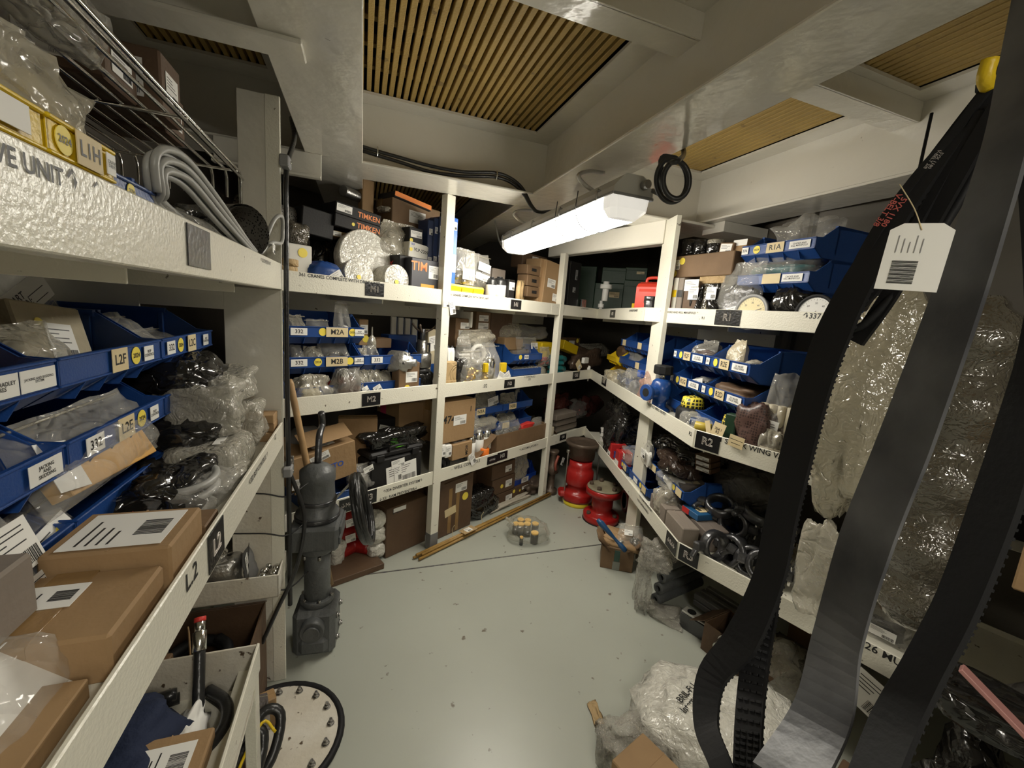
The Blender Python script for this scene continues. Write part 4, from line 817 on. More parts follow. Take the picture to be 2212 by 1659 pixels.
# ---- M1, second bay ----
t = thing('storage_bin', 'yellow bin of clear bags on the top shelf right of the first post', 'storage bin', MM(.20, .018, P1)); m = MB()
m.prism([(0, 0), (-.012, .082), (-.004, .094), (.14, .105), (.14, 0)], -.15, .15); m.build('body', YEL, t)
for q in (-.10, .0, .10): m = MB(); m.box(q - .045, q + .045, -.004, .004, .052, .057, 0, rotm('X', 8)); m.box(q - .047, q - .044, -.006, .002, .0, .08, 0, rotm('X', 8)); m.build('rib', YEL, t)
B(FM, .06, 982, 1035, 535, .07, 'clear zip bag with white label standing in the yellow bin, left', CLR, zb=P1 + .106, cont='bits', cmat=STL, cards=[(.5, .3, .1, .28)])
B(FM, .10, 1010, 1070, 548, .07, 'clear zip bag with two labels standing in the yellow bin, right', CLR, zb=P1 + .106, cont='bits', cmat=STL, cards=[(.45, .25, .1, .6, -8), (.5, .2, .05, .3, -8)])
for k, (x0, x1) in enumerate(((1062, 1078), (1080, 1100))):
    M, w, h = pl(FM, .05, x0, x1, 598, None, P1); can(M, w / 2, h, ['left of two glossy black bottles on the top shelf', 'right of two glossy black bottles on the top shelf'][k], RUB2, INK, PAP, 'bottle', 'bottle')
C(FM, .15, 1064, 1092, 581, .1, 'small grey carton behind the black bottles', GCARD, zb=P1, tape=False)
for k in range(2):
    M, w, h = pl(FM, .05 + .04 * k, 1112 + 8 * k, 1140 + 4 * k, 606, None, P1); r = h / 2
    m = MB(); m.lathe([(r * .6, 0), (r, 0), (r, .03), (r * .6, .03), (r * .6, 0)], 30, 0, tr(0, 0, r) @ rotm('Z', 35) @ rotm('X', -90), caps=False); tag(m.build('filter_ring', TAN, None, M), ['front tan filter ring standing beside the black bottles', 'rear tan filter ring standing beside the black bottles'][k], 'filter ring')
C(FM, .03, 1099, 1112, 604, .04, 'slim black box with two white labels between bottle and filter rings', BLKC, zb=P1, tape=False, cards=[('f', .9, .3, 0, .75), ('f', .8, .2, 0, .2)])
for k, (yt, yb) in enumerate(((620, 642), (595, 619), (573, 594))):
    C(FM, .07, 1139, 1168, yt, .1, ['lowest', 'middle', 'topmost'][k] + ' small brown carton in the stack left of the tall cartons', CARD2, yb=yb, tape=False, group='small brown cartons stacked on the top shelf', cards=[('f', .35, .3, 0, .5, ' ', 0, INK)])
C(FM, .07, 1168, 1190, 560, .15, 'tall brown carton with a small label, left of the largest one', CARD, zb=P1, tape=False, cards=[('f', .4, .12, 0, .6)])
C(FM, .04, 1176, 1214, 566, .2, 'tall brown carton with two white labels against the second post', CARD, zb=P1, tape=False, tilt=(0, 4), cards=[('f', .45, .18, -.1, .55), ('f', .4, .16, .25, .28)])
C(FM, .25, 1128, 1182, 550, .12, 'dark film wrapped carton high above the small brown cartons', CARD3, yb=582, tape=False, cards=[('f', .25, .3, .0, .7)])
FG = Fr(.95, 4.15, -18)
# ---- M1, corner bay and top right before the post ----
for k, (x0, x1, yt, yb, d) in enumerate(((1283, 1345, 612, 672, .0), (1300, 1352, 578, 612, .05), (1345, 1405, 606, 670, .02), (1350, 1398, 578, 606, .06), (1250, 1285, 575, 670, .1))):
    M, w, h = pl(FG, d, x0, x1, yt, yb)
    t = carton(M, w, .14, h, ['dark green plastic case in front, left of the red can', 'dark green case on top at the left of the corner', 'dark green plastic case behind the red can', 'dark green case with a cream stencil on top', 'blackish green case in the dark corner left of the white fittings'][k], GRN, tape=False, cards=[('f', .35, .2, .2, .6, None, 0, CREAM)] if k in (0, 3) else [])
    q = MB(); q.box(-w / 2 - .001, w / 2 + .001, -.003, .143, h * .78, h * .81, 0); q.build('lid_seam', GRN, t)
C(FM, .06, 1232, 1256, 566, .12, 'black case with grey labels right of the second post', BLKC, zb=P1, tape=False, cards=[('f', .2, .2, .1, .75, None, 0, GREY), ('f', .25, .1, 0, .45, None, 0, GREY)])
t = thing('steel_spring_pack', 'small stack of bright steel plates on the corner lip', 'fitting', MM(1.66, .03, P1)); m = MB(); [m.box(-.035 + k * .012, -.027 + k * .012, 0, .03, .03, .12, 0) for k in range(6)]; m.build('plates', CHR, t); m = MB(); m.cyl(.008, 0, .03, 10, 0, tr(0, .015, 0)); m.build('stem', STL, t)
for k, (px, yt, yb) in enumerate(((1308, 609, 650), (1298, 650, 671))):
    M, w, h = pl(FB, .02, px - 2, px + 2, yt, yb); M = Matrix.Translation(M.translation) @ rotm('Z', 20); t = thing('white_fitting', ['upper white plastic valve fitting in front of the green cases', 'lower white plastic valve fitting on the corner lip'][k], 'fitting', M)
    m = MB(); m.cyl(h * .16, 0, h, 14); m.build('body', PAP, t); m = MB(); m.cyl(h * .32, h * (.62 if k == 0 else .3), h * (.85 if k == 0 else .7), 8); m.build('nut', PAP, t)
# red jerrycan
M, w, h = pl(FB, .10, 1368, 1424, 590, None, P1, 0); M = Matrix.Translation(FB.w(1.02, .09, P1)) @ rotm('Z', -42); w, h = .20, .235
t = thing('jerrycan', 'red plastic jerrycan standing left of the right post', 'jerrycan', M); m = MB()
m.prism([(0, 0), (0, h * .84), (.02, h * .93), (.06, h), (.12, h), (.14, h * .93), (.14, 0)], -w / 2, w / 2); m.prism([(-.006, .02), (-.006, h * .7), (0, h * .78), (0, .01)], -w * .38, w * .38); m.build('body', REDC, t)
m = MB(); m.tube([(-w * .3, .07, h * .95), (-w * .28, .07, h * 1.10), (0, .07, h * 1.13), (w * .12, .07, h * 1.10), (w * .12, .07, h * .96)], .011, 8); m.build('handle', REDC, t)
m = MB(); m.cyl(.024, h * .95, h * 1.08, 16, 0, tr(w * .32, .07, 0)); m.build('cap', REDC, t)
M, w, h = pl(FB, .03, 1414, 1442, 618, None, P1); M = Matrix.Translation(FB.w(1.17, .048, P1)) @ rotm('Z', -60)
t = thing('steel_cylinder', 'dark grey cylinder with a boss in front of the red jerrycan', 'cylinder', M); m = MB(); m.cyl(.036, 0, .125, 22); m.cyl(.040, .095, .125, 22); m.build('body', DSTL, t); m = MB(); m.cyl(.014, 0, .045, 12, 0, tr(0, 0, .09) @ rotm('Y', -90)); m.build('boss', STL, t)
C(FB, .05, 1362, 1369, 655, .03, 'small yellow packet left of the red jerrycan', YEL, yb=668, tape=False)
# ================= M2 =================
GM = 'blue storage bins on the middle shelves'
def rows(fr, d, s, names, zbase, rws, cards=None, group=GM, w=.372):
    for r in rws:
        bin_(Matrix.Translation(fr.w(s, d, zbase + .145 * r)) @ rotm('Z', fr.az), w, .38, .146, names[r], group=group, cards=(cards or {}).get(r, ()))
rows(FM, .045, -.662, ['lowest blue bin beside the column, behind the cream bag', 'blue bin with cream card M2B, second row', 'blue bin with cream card M2A, top row'], P2 + .0005, (0, 1, 2),
     {2: [(-.38, .2, '332', 'w'), (-.08, .05, '', 'y'), (.11, .3, 'M2A', 'c'), (.33, .1, '2024', 'y'), (.43, .14, 'BOP\nCONTROL', 'w')], 1: [(-.38, .2, '332', 'w'), (-.14, .12, '2024', 'y'), (.11, .3, 'M2B', 'c'), (.30, .05, '', 'y'), (.43, .14, 'BOP\nCONTROL', 'w')]})
rows(FM, .05, -.282, ['lowest blue bin behind the silver bags', 'blue bin marked 332 with white pouches beside the aluminium valve'], P2 + .0005, (0, 1), {1: [(-.30, .18, '332', 'w'), (.12, .3, '', 'c')]})
z2_, z1_ = P2 + .30, P2 + .155
B(FM, .10, 632, 674, 676, .10, 'frosted zip bag at the left of the M2A bin', CLR2, zb=z2_, lean=10)
B(FM, .12, 664, 722, 691, .10, 'clear bag with brown parts in the middle of the M2A bin', CLR, zb=z2_, cont='bits', cmat=CARD)
B(FM, .10, 728, 764, 652, .06, 'tall clear tube bag with white washers, right in the M2A bin', CLR, zb=z2_, cont='bits', cmat=PAP, amp=.2)
B(FM, .09, 630, 663, 747, .10, 'clear bag with blue lettering at the left of the M2B bin', CLR, zb=z1_, cont='lump', cmat=STL, zipped=False)
B(FM, .09, 661, 708, 750, .10, 'clear crumpled bag in the middle of the M2B bin', CLR2, zb=z1_, zipped=False)
B(FM, .08, 700, 768, 744, .12, 'clear bag with black rubber rings at the right of the M2B bin', CLR, zb=z1_, cont='ring', cmat=RUB, zipped=False)
C(FM, .30, 776, 796, 690, .10, 'upright brown carton with a white label and yellow dot behind the bins', CARD, yb=746, tape=False, cards=[('f', .8, .35, 0, .62), ('y', .14, 0, .2, .25)])
M, w, h = pl(FM, .16, 795, 812, 706, 752); t = thing('sealant_tube', 'clear cone nozzle tube standing in the 332 bin', 'tube', M); m = MB(); m.lathe([(w * .5, 0), (w * .5, h * .3), (w * .35, h * .5), (w * .10, h * .6), (w * .06, h)], 16); m.build('body', CLR2, t)
C(FM, .30, 812, 846, 731, .1, 'low brown carton behind the aluminium valve', CARD2, yb=752, tape=False)
B(FM, .10, 780, 800, 754, .08, 'small white pouch with a yellow dot in the 332 bin', CLR2, zb=z1_, cards=[(.6, .4, 0, .5)])
B(FM, .09, 793, 827, 748, .10, 'silver clear bag of white fittings in the 332 bin', CLR, zb=z1_, cont='bits', cmat=PAP, zipped=False)
for k in range(4):
    x = 846 + k * 15; C(FM, .50, x, x + 11, 684 + k * 2, .02, ['pale upright board with blue edge, leftmost of four', 'pale upright board with blue edge, second of four', 'pale upright board with blue edge, third of four', 'pale upright board with blue edge, rightmost of four'][k], WBOX, yb=734 + k * 2, tape=False, group='pale boards at the back of the middle shelf', cards=[('r', 1, 1, 0, .5, ' ', 0, BLU)])
C(FM, .42, 840, 900, 724, .1, 'dark blue tub at the back behind the aluminium valve', BLU, yb=765, tape=False)
t = thing('motor_valve', 'round cast aluminium motor housing between bin and steel valve', 'machine part', Matrix.Translation(FM.w(-.20, -.0, 1.235)) @ rotm('Z', FM.az + 35))
m = MB(); TT = rotm('X', 90) @ tr(0, 0, -.12); m.lathe([(.02, .145), (.022, .12), (.035, .118), (.038, .10), (.055, .095), (.062, .07), (.062, 0), (.055, -.01), (.001, -.01)], 28, 0, TT); m.build('housing', ALU, t)
for k in range(6):
    a = k * math.pi / 3; m = MB(); m.cyl(.006, .085, .098, 6, 0, TT @ tr(.054 * math.cos(a), .054 * math.sin(a), 0)); m.build('bolt', STL, t)
m = MB(); m.cyl(.014, -.10, -.04, 14, 0, tr(0, .08, 0)); m.build('stem', ALU, t)
t = thing('steel_valve', 'steel valve with a three armed handle standing on the middle shelf', 'valve', MM(-.055, .05, P2) @ tr(0, .05, 0))
m = MB(); m.cyl(.035, 0, .13, 20); m.cyl(.052, .12, .135, 20); m.build('base', DSTL, t)
m = MB(); m.lathe([(.045, .14), (.058, .15), (.058, .225), (.05, .235), (.03, .237), (.03, .30), (.026, .31), (.001, .31)], 26); m.build('body', STL, t)
m = MB(); m.cyl(.016, .31, .375, 14); m.box(.0, .06, -.006, .006, .28, .292, 0); m.box(.052, .06, -.006, .006, .22, .29, 0); m.build('stem', DSTL, t)
for k in range(3):
    a = R(100 + 120 * k); m = MB(); m.tube([(0, 0, .35), (.05 * math.cos(a), .05 * math.sin(a), .372), (.078 * math.cos(a), .078 * math.sin(a), .395)], .006, 7); m.lathe([(.001, -.009), (.008, -.004), (.008, .004), (.001, .009)], 10, 0, tr(.08 * math.cos(a), .08 * math.sin(a), .397), caps=False); m.build('handle_arm', BRNM, t)
can(MM(-.16, .10, 1.235), .012, .06, 'tiny blue capped nozzle bottle between motor and steel valve', BLU, CHR, None, 'bottle', 'bottle')
C(FM, .015, 862, 907, 783, .07, 'rusty brown upright carton with a white label and yellow dot', CARD2, zb=P2, tape=True, cards=[('f', .55, .32, .1, .55), ('y', .1, 0, -.1, .22)])
C(FM, .20, 925, 948, 712, .05, 'cream padded pouch with a blue disc leaning behind the post', mat('cream_padded_box', (.50, .43, .29)), zb=P2 + .05, tape=False, cards=[('f', .7, .3, 0, .72, None, 12), ('f', .5, .2, .1, .2, ' ', 0, BLU)])
L_(FM, .06, 908, 938, 800, .1, 'dark clear bag of black rings next to the rusty carton', BLKP, zb=P2)
t = L_(FM, .015, 640, 716, 818, .10, 'low cream bag at the left end of shelf M2', CLR2, zb=P2, amp=.3, cont='lump', cmat=mat('cream_lump', (.5, .44, .3)))
L_(FM, .02, 716, 742, 830, .08, 'small grey bag between the cream bag and the black cone bag', CLR, zb=P2, amp=.3)
t = B(FM, .01, 722, 790, 786, .12, 'dark clear bag twisted to a cone with a red part inside', mat('smoky_polythene', (.25, .24, .21), .2, bump=.5, bs=16, alpha=.7, crease=14, spec=.8), zb=P2, cont='lump', cmat=DRED, zipped=False, amp=.5)
for k, (x0, x1, yt) in enumerate(((778, 806, 797), (800, 835, 796), (822, 862, 800))):
    B(FM, .03 + .01 * k, x0, x1, yt, .07, ['silver zip bag leaning, left of three in front of the bins', 'silver zip bag with a yellow dot, middle of three in front of the bins', 'silver zip bag leaning, right of three in front of the bins'][k], CLR2, zb=P2, cont='bits', cmat=STL, cards=[(.5, .22, 0, .3, 25)] if k < 2 else (), lean=12, group='silver zip bags on shelf M2')
# tag on first post
t = thing('paper_tag', 'torn white paper tags taped on the first post', 'tag', Matrix.Translation(FM.w(.02, -.014, 1.56)) @ rotm('Z', FM.az)); card(t, .05, .04, FRT(0, 0, .02), None, True, name='tag_card'); card(t, .045, .08, FRT(.045, -.004, -.0, 12), None, True, name='tag_card')
# ---- N2 ----
C(FM, .22, 984, 1016, 688, .15, 'upright brown carton with two white labels, left in the N2 bay', CARD2, yb=749, tape=False, cards=[('f', .6, .22, .1, .75), ('f', .7, .3, .05, .45)])
C(FM, .20, 1017, 1022, 674, .12, 'thin white board between the two labelled cartons', WBOX, yb=708, tape=False)
C(FM, .30, 1028, 1059, 674, .15, 'tall brown carton with two white labels behind the heap of bags', CARD2, yb=740, tape=False, cards=[('f', .65, .2, 0, .8), ('f', .7, .2, 0, .55)])
C(FM, .34, 1060, 1106, 672, .15, 'large dark carton at the back of the N2 bay', CARD3, yb=740, tape=False)
B(FM, .10, 1004, 1082, 706, .12, 'large frosted bag with a zip edge lying over the heap', CLR2, yb=740, amp=.5, lean=20)
B(FM, .08, 996, 1026, 728, .08, 'clear bag of white tubes on the left of the heap', CLR, yb=790, cont='rod', cmat=PAP, n=3)
B(FM, .10, 1024, 1062, 728, .10, 'clear bag with a white printed card in the middle of the heap', CLR, yb=790, cont='ring', cmat=PAP)
B(FM, .03, 1000, 1050, 756, .08, 'clear zip bag of brass bits hanging to the shelf lip', CLR, zb=P2, cont='bits', cmat=mat('brass', (.6, .42, .12), .3, metal=1), n=12)
B(FM, .04, 1054, 1096, 742, .08, 'clear bag with brass sleeve and round paper disc', CLR, zb=P2 + .02, cont='bits', cmat=mat('brass', (.6, .42, .12)), n=9, lean=8)
L_(FM, .05, 985, 1012, 775, .1, 'dark bag low at the left of the heap beside the tan box', BLKP, zb=P2)
M, w, h = pl(FM, .05, 1056, 1076, 772, None, P2 + .02); can(M, w / 2, h, 'bright steel cup behind the leaflets', CHR, CHR, None, 'cup', 'cup')
rows(FM, .10, 1.01, ['blue bin under a grey bag, right in the N2 bay', 'blue bin with small white card, upper one in the N2 bay'], P2 + .0005, (0,), group=GM, w=.36)
bin_(MM(1.01, .10, 1.165), .36, .38, .146, 'blue bin with small white card, upper one in the N2 bay', group=GM, cards=[(-.1, .15, 'N2B', 'w'), (-.3, .04, '', 'y')])
C(FM, .26, 1090, 1130, 730, .1, 'brown carton at the back of the upper N2 bin', CARD, yb=756, tape=False)
B(FM, .20, 1126, 1174, 728, .08, 'clear zip bag with a white label in the upper N2 bin', CLR, yb=766, cards=[(.3, .35, .1, .5)], cont='bits', cmat=INK, lean=8)
B(FM, .30, 1086, 1134, 699, .10, 'grey clouded bag standing high behind the upper N2 bin', CLR2, yb=735, amp=.5)
L_(FM, .28, 1130, 1180, 706, .14, 'dull clear bag at the back right of the N2 bay', CLR, yb=735, amp=.4)
C(FM, .24, 1108, 1150, 757, .08, 'small dark box lying in the upper N2 bin', GCARD, yb=768, tape=False)
B(FM, .09, 1106, 1192, 784, .12, 'long grey clear bag over the lower N2 bin', CLR2, zb=P2 + .04, cont='rod', cmat=PAP, n=2, lean=30)
C(FM, .18, 1170, 1197, 740, .12, 'yellow bin edge beside the second post in the N2 bay', YEL, yb=772, tape=False)
B(FM, .12, 1172, 1197, 750, .08, 'clear bag with reddish cord in front of the yellow bin edge', CLR, yb=792, cont='bits', cmat=DRED)
C(FM, .01, 963, 987, 782, .05, 'small ochre carton at the first post on shelf N2', TAN, zb=P2, tape=False)
C(FM, .008, 957, 986, 822, .04, 'flat ochre carton lying under the small ochre carton', TAN, yb=829, tape=False)
M, w, h = pl(FM, .015, 985, 1062, 811, None, P2); m = MB(); m.cyl(.016, -w / 2, w / 2, 14, 0, tr(0, .02, .018) @ rotm('Y', 90)); tag(m.build('cardboard_tube', mat('cream_tube', (.55, .49, .36), .6), None, M), 'cream tube with brown tape lying along the N2 lip', 'tube')
t = thing('leaflet', 'folded white leaflets sticking out over the N2 lip', 'paper', MM(.60, .01, P2 + .02)); card(t, .10, .07, FRT(0, 0, .03, -25), None, True, name='sheet'); card(t, .07, .08, FRT(.05, -.006, .03, 30), None, True, name='sheet')
for k, (x0, x1, y0) in enumerate(((1049, 1056, 785), (1084, 1095, 784))): C(FM, .05, x0, x1, y0, .03, ['narrow yellow holder left of the leaflets', 'narrow yellow holder behind the leaflets'][k], YEL, yb=805, tape=False)
for k, (x0, x1) in enumerate(((967, 976), (975, 985))):
    M, w, h = pl(FM, .06, x0, x1, 748, None, P2 + .06); can(M, w / 2, h, ['slim white bottle left behind the ochre carton', 'slim white bottle with blue print behind the ochre carton'][k], PAP, DSTL, None, 'bottle', 'bottle')
cable([FM.w(.07, .05, P2 + .10), FM.w(.10, .04, P2 + .14), FM.w(.085, .03, P2 + .22), FM.w(.08, .03, P2 + .28)], .003, 'thin steel wire handle by the first post', CHR, 'wire', 'wire')
# ---- corner O2 ----
t = thing('valve_manifold', 'teal valve manifold of four stacked rings beside the second post', 'valve', Matrix.Translation(FM.w(1.45, .06, P2)) @ rotm('Z', FM.az)); m = MB()
pr = [(.04, 0)]
for k in range(4): pr += [(.04, .005 + .045 * k), (.072, .010 + .045 * k), (.075, .03 + .045 * k), (.06, .045 + .045 * k)]
m.lathe(pr + [(.03, .185)], 24, 0, tr(0, .07, 0)); m.build('body', TEAL, t)
for k in (0, 2):
    m = MB(); m.cyl(.03, .05, .13, 16, 0, tr(0, .07, .05 + .045 * k) @ rotm('Y', 90)); m.build('side_port', TEAL, t)
m = MB(); m.cyl(.045, .185, .195, 20, 0, tr(0, .07, 0)); m.build('top_plate', RUB, t)
t = thing('card_tag', 'cream tie-on tag hanging from the teal manifold', 'tag', Matrix.Translation(FM.w(1.60, -.015, P2 + .10)) @ rotm('Z', FM.az)); card(t, .07, .10, FRT(0, 0, 0, 40), None, False, CREAM, name='tag_card'); card(t, .04, .035, FRT(.01, -.003, -.015, 40), None, True, name='tag_card')
C(FM, .22, 1216, 1248, 741, .1, 'bent yellow bin behind the teal manifold', YEL, yb=760, tape=False, tilt=(0, 14))
C(FM, .34, 1222, 1252, 730, .1, 'dark brown carton with a white label and yellow dot behind the teal manifold', CARD3, yb=760, tape=False, cards=[('f', .4, .4, -.1, .6), ('y', .16, 0, .3, .8)])
C(FM, .02, 1262, 1272, 773, .03, 'small white printed packet beside the cream tag', PAP, yb=785, tape=False)
L_(FM, .20, 1252, 1305, 755, .14, 'brown clear bag in the dark corner right of the manifold', mat('brown_clear_bag', (.14, .09, .06), .2, bump=.5, bs=16, alpha=.8, crease=14), zb=P2, amp=.35)
B(FM, .30, 1262, 1330, 738, .14, 'dull clear bag lying high in the corner', CLR2, yb=768, amp=.5, lean=20)
t = thing('cotton_glove', 'white cotton glove hanging over the corner of the lip', 'glove', Matrix.Translation(FB.w(-.02, -.02, P2 + .05)) @ rotm('Z', FM.az + 30)); m = MB(); lumpy(m, .05, .03, .08, 3, 0, tr(0, 0, -.055), amp=.2)
m.build('palm', PAP, t)
for k in range(4):
    m = MB(); m.tube([(-.018 + .012 * k, 0, -.045), (-.022 + .014 * k, -.004, -.085), (-.024 + .015 * k, -.002, -.11 - .006 * (k % 2))], .0065, 7); m.build('finger', PAP, t)
m = MB(); m.tube([(.02, 0, .0), (.04, -.002, -.03), (.045, -.002, -.055)], .007, 7); m.build('thumb', PAP, t)
GO = 'blue storage bins in the corner bay'
rows(FB, .12, .62, ['lowest blue bin left of the right post, edge on', 'blue bin left of the right post, second row', 'blue bin left of the right post, top row'], P2 + .0005, (0, 1, 2), {2: [(-.25, .22, '', 'c')], 1: [], 0: []}, GO, .37)
rows(FB, .12, 1.0, ['lowest blue bin behind the right post', 'blue bin with cream card behind the right post, second row', 'blue bin with cream card behind the right post, top row'], P2 + .0005, (0, 1, 2), {2: [(-.30, .22, '', 'c')], 1: [(-.30, .22, '', 'c')]}, GO, .37)
bin_(Matrix.Translation(FB.w(.27, .10, P2 + .145)) @ rotm('Z', FB.az), .28, .3, .12, 'upper yellow bin left of the blue corner bins', YEL, group='yellow bins in the corner')
bin_(Matrix.Translation(FB.w(.27, .10, P2)) @ rotm('Z', FB.az), .28, .3, .12, 'lower yellow bin left of the blue corner bins', YEL, group='yellow bins in the corner')
lump(Matrix.Translation(FB.w(.27, .16, P2 + .19)) @ rotm('Z', FB.az), .2, .2, .12, 'dark greasy rag in the upper yellow bin', CARD3, 'cloth', 'cloth')
lump(Matrix.Translation(FB.w(.62, .16, P2 + .19)) @ rotm('Z', FB.az), .3, .2, .09, 'clear bag in the second row corner bin', CLR)
L_(FB, .0, 1288, 1338, 798, .16, 'grey clear bag drooping over the corner lip', CLR2, zb=P2, amp=.3)
L_(FB, .0, 1336, 1378, 802, .14, 'darker grey bag beside the pink moulding', CLR, zb=P2, amp=.3, cont='lump', cmat=GREY)
L_(FB, .01, 1366, 1410, 815, .10, 'pinkish clear moulding with a red end left of the blue valve', PINK, zb=P2, amp=.35, cont='bits', cmat=INKR, cat='plastic part', name='plastic_moulding')
C(FB, .06, 1372, 1388, 800, .04, 'small bright blue cap behind the pink moulding', INKB, yb=815, tape=False)
# ================= M3 and floor under the middle shelves =================
t = thing('cast_motor', 'grey cast motor with a black dome on the cardboard box', 'machine part', MM(-.70, .10, P3 + .20) @ rotm('X', -12)); m = MB(); m.lathe([(.075, 0), (.08, .01), (.08, .07), (.07, .08), (.07, .10), (.085, .11), (.085, .125), (.06, .135)], 28, 0, tr(0, .08, 0)); m.build('housing', ALU, t)
m = MB(); m.lathe([(.086, .135), (.09, .15), (.08, .19), (.05, .215), (.001, .22)], 28, 0, tr(0, .08, 0)); m.build('dome', GREY, t)
m = MB(); m.cyl(.022, .07, .13, 16, 0, tr(0, .08, .04) @ rotm('Y', -90) @ rotm('X', 20)); m.cyl(.018, .07, .12, 14, 0, tr(0, .08, .11) @ rotm('Y', 90)); m.build('port', ALU, t)
t = thing('paper_tag', 'white tag tied to the cast motor', 'tag', MM(-.60, .12, P3 + .37)); card(t, .035, .065, FRT(0, 0, 0, 5), None, True, name='tag_card')
t = C(FM, .02, 636, 772, 968, .28, 'crushed brown carton with blue lettering and barcode strips under the motor', CARD, yb=1046, cards=[('f', .30, .22, -.08, .82, None, 12), ('f', .2, .28, -.42, .28, None, -10), ('t', .35, .12, .05, .2)], tape=False, tilt=(4, -7), prints=[('f', 'FESTO', .22, .1, .45, INKB)])
q = MB(); q.box(-.001, .25, .0, .10, 0, .003, 0); q.build('flap', CARD, t, tr(-.1, .0, .225) @ rotm('X', 25))
C(FM, .16, 735, 808, 905, .09, 'tall flat carton with torn tape leaning behind the crushed carton', CARD, yb=1010, tape=True, yaw=-30)
bin_(MM(-.62, .0, P3), .30, .3, .15, 'blue bin under the crushed carton', BLU)
t = thing('steel_strap', 'flat grey strap with a screw in front of the blue bin', 'strap', MM(-.66, -.008, P3 + .04) @ rotm('Y', -38)); m = MB(); m.box(-.01, .20, 0, .003, 0, .014, 0); m.build('bar', STL, t); m = MB(); m.cyl(.007, 0, .006, 10, 0, tr(.19, 0, .007) @ rotm('X', 90)); m.build('screw', CHR, t)
t = B(FM, .02, 758, 818, 1006, .09, 'clear bag with a grey fitting and white label in front of the black case', CLR, yb=1062, cont='lump', cmat=ALU, cards=[(.35, .22, .1, .85, 15)])
t = thing('hard_case', 'black plastic case with packing list pouch on shelf M3', 'case', MM(-.25, .03, P3)); w, h, d = .36, .24, .16; m = MB(); m.box(-w / 2, w / 2, 0, d, 0, h * .82, 0, None, .012); m.build('shell', BLKC, t)
m = MB(); m.box(-w / 2 - .003, w / 2 + .003, -.004, d + .003, h * .84, h, 0, None, .012); m.build('lid', BLKC, t)
for x in (-.12, .12):
    m = MB(); m.box(x - .025, x + .025, -.012, .0, h * .76, h * .93, 0, None, .003); m.build('latch', BLKC, t)
m = MB(); m.tube([(-.06, -.005, h), (-.05, -.005, h + .02), (.05, -.005, h + .02), (.06, -.005, h)], .008, 8); m.build('handle', BLKC, t)
card(t, .21, .13, FRT(.03, -.002, .08, 5), None, True); card(t, .09, .05, FRT(.0, -.004, .15, 5), None, True); card(t, .05, .10, FRT(.0, -.005, .09, 5), None, True)
card(t, .06, .022, TOPF(.02, .02, h + .004, 10), None, False, LIME, name='lime_tag')
L_(FM, .05, 808, 925, 930, .12, 'black film crumpled on top of the black case', BLKP, yb=968, amp=.5)
t = C(FM, .24, 802, 862, 905, .2, 'black carton with loose white papers on top behind the case', BLKC, yb=968, tape=False)
card(t, .09, .05, TOPF(-.02, .04, .155, 20), None, True); card(t, .11, .07, FRT(.0, -.003, .11, -18), None, True)
C(FM, .20, 862, 940, 868, .25, 'large brown carton with a pink slip behind the black case', CARD, yb=956, tape=False, cards=[('l', .25, .35, -.2, .7, ' ', 0, mat('pink_paper', (.6, .06, .14), .6))], prints=[('f', '6', .2, .35, .6, INK)])
# N3
t = C(FM, .03, 950, 1026, 866, .25, 'large tan carton marked 474 with a white label', CARD, yb=952, tape=True, cards=[('f', .36, .24, .05, .52)], prints=[('f', '474', .26, -.25, .56, INK, -4), ('f', '1', .18, .35, .75, INK)])
for k in range(2): C(FM, .04, 952, 1002, 938 + 9 * k, .24, ['upper flat board under the carton marked 474', 'lower flat board under the carton marked 474'][k], CARD2, yb=946 + 9 * k, tape=False)
rows(FM, .10, .55, ['lowest blue bin in the N3 bay behind the spray cans', 'blue bin holding a zip bag, second row left', 'blue bin with cream card, top row left in the N3 bay'], P3 + .0005, (0, 1, 2), {2: [(-.15, .24, 'N3A', 'c')]}, 'blue bins in the N3 bay')
rows(FM, .10, .926, ['lowest blue bin behind the long open carton', 'blue bin with a torn cream card, second row right', 'blue bin with cream card, top row right in the N3 bay'], P3 + .0005, (0, 1, 2), {2: [(-.2, .24, 'N3B', 'c')], 1: [(-.38, .22, '', 'c')]}, 'blue bins in the N3 bay')
B(FM, .14, 1030, 1086, 850, .12, 'clear bag with barcode label in the top left N3 bin', CLR2, zb=P3 + .31, cards=[(.4, .4, .1, .6, 10)], zipped=False)
B(FM, .16, 1090, 1125, 850, .10, 'folded grey bag in the top right N3 bin', CLR2, zb=P3 + .31, zipped=False)
B(FM, .12, 1084, 1126, 889, .08, 'flat grey bag in the second right N3 bin', CLR2, zb=P3 + .165, lean=25)
B(FM, .06, 1028, 1086, 896, .10, 'wide olive tinted zip bag drooping over the spray cans', CLR2, yb=932, lean=20, amp=.4)
B(FM, .05, 1014, 1040, 890, .06, 'clear glassy bag right of the large tan carton', CLR, yb=932)
m = MB(); m.tube([(-.03, 0, -.1), (-.032, 0, 0), (-.02, 0, .045), (.01, 0, .045), (.03, 0, 0), (.032, 0, -.12)], .014, 8); tag(m.build('hose_bend', LGRY, None, MM(1.10, .25, P3 + .38)), 'grey bent hose standing behind the bins near the second post', 'hose')
for k, (x0, x1, yt, d) in enumerate(((1017, 1032, 938, .03), (1034, 1050, 932, .05), (1051, 1067, 927, .07))):
    M, w, h = pl(FM, d, x0, x1, yt, None, P3); M = M @ Matrix.Scale(1.0, 4); can(M, w / 2, h, ['silver spray can with a red heart, leftmost of three', 'silver spray can, middle of three', 'silver spray can with white label, rightmost of three'][k], CHR, PAP, PAP, 'spray_can', 'spray can', group='spray cans')
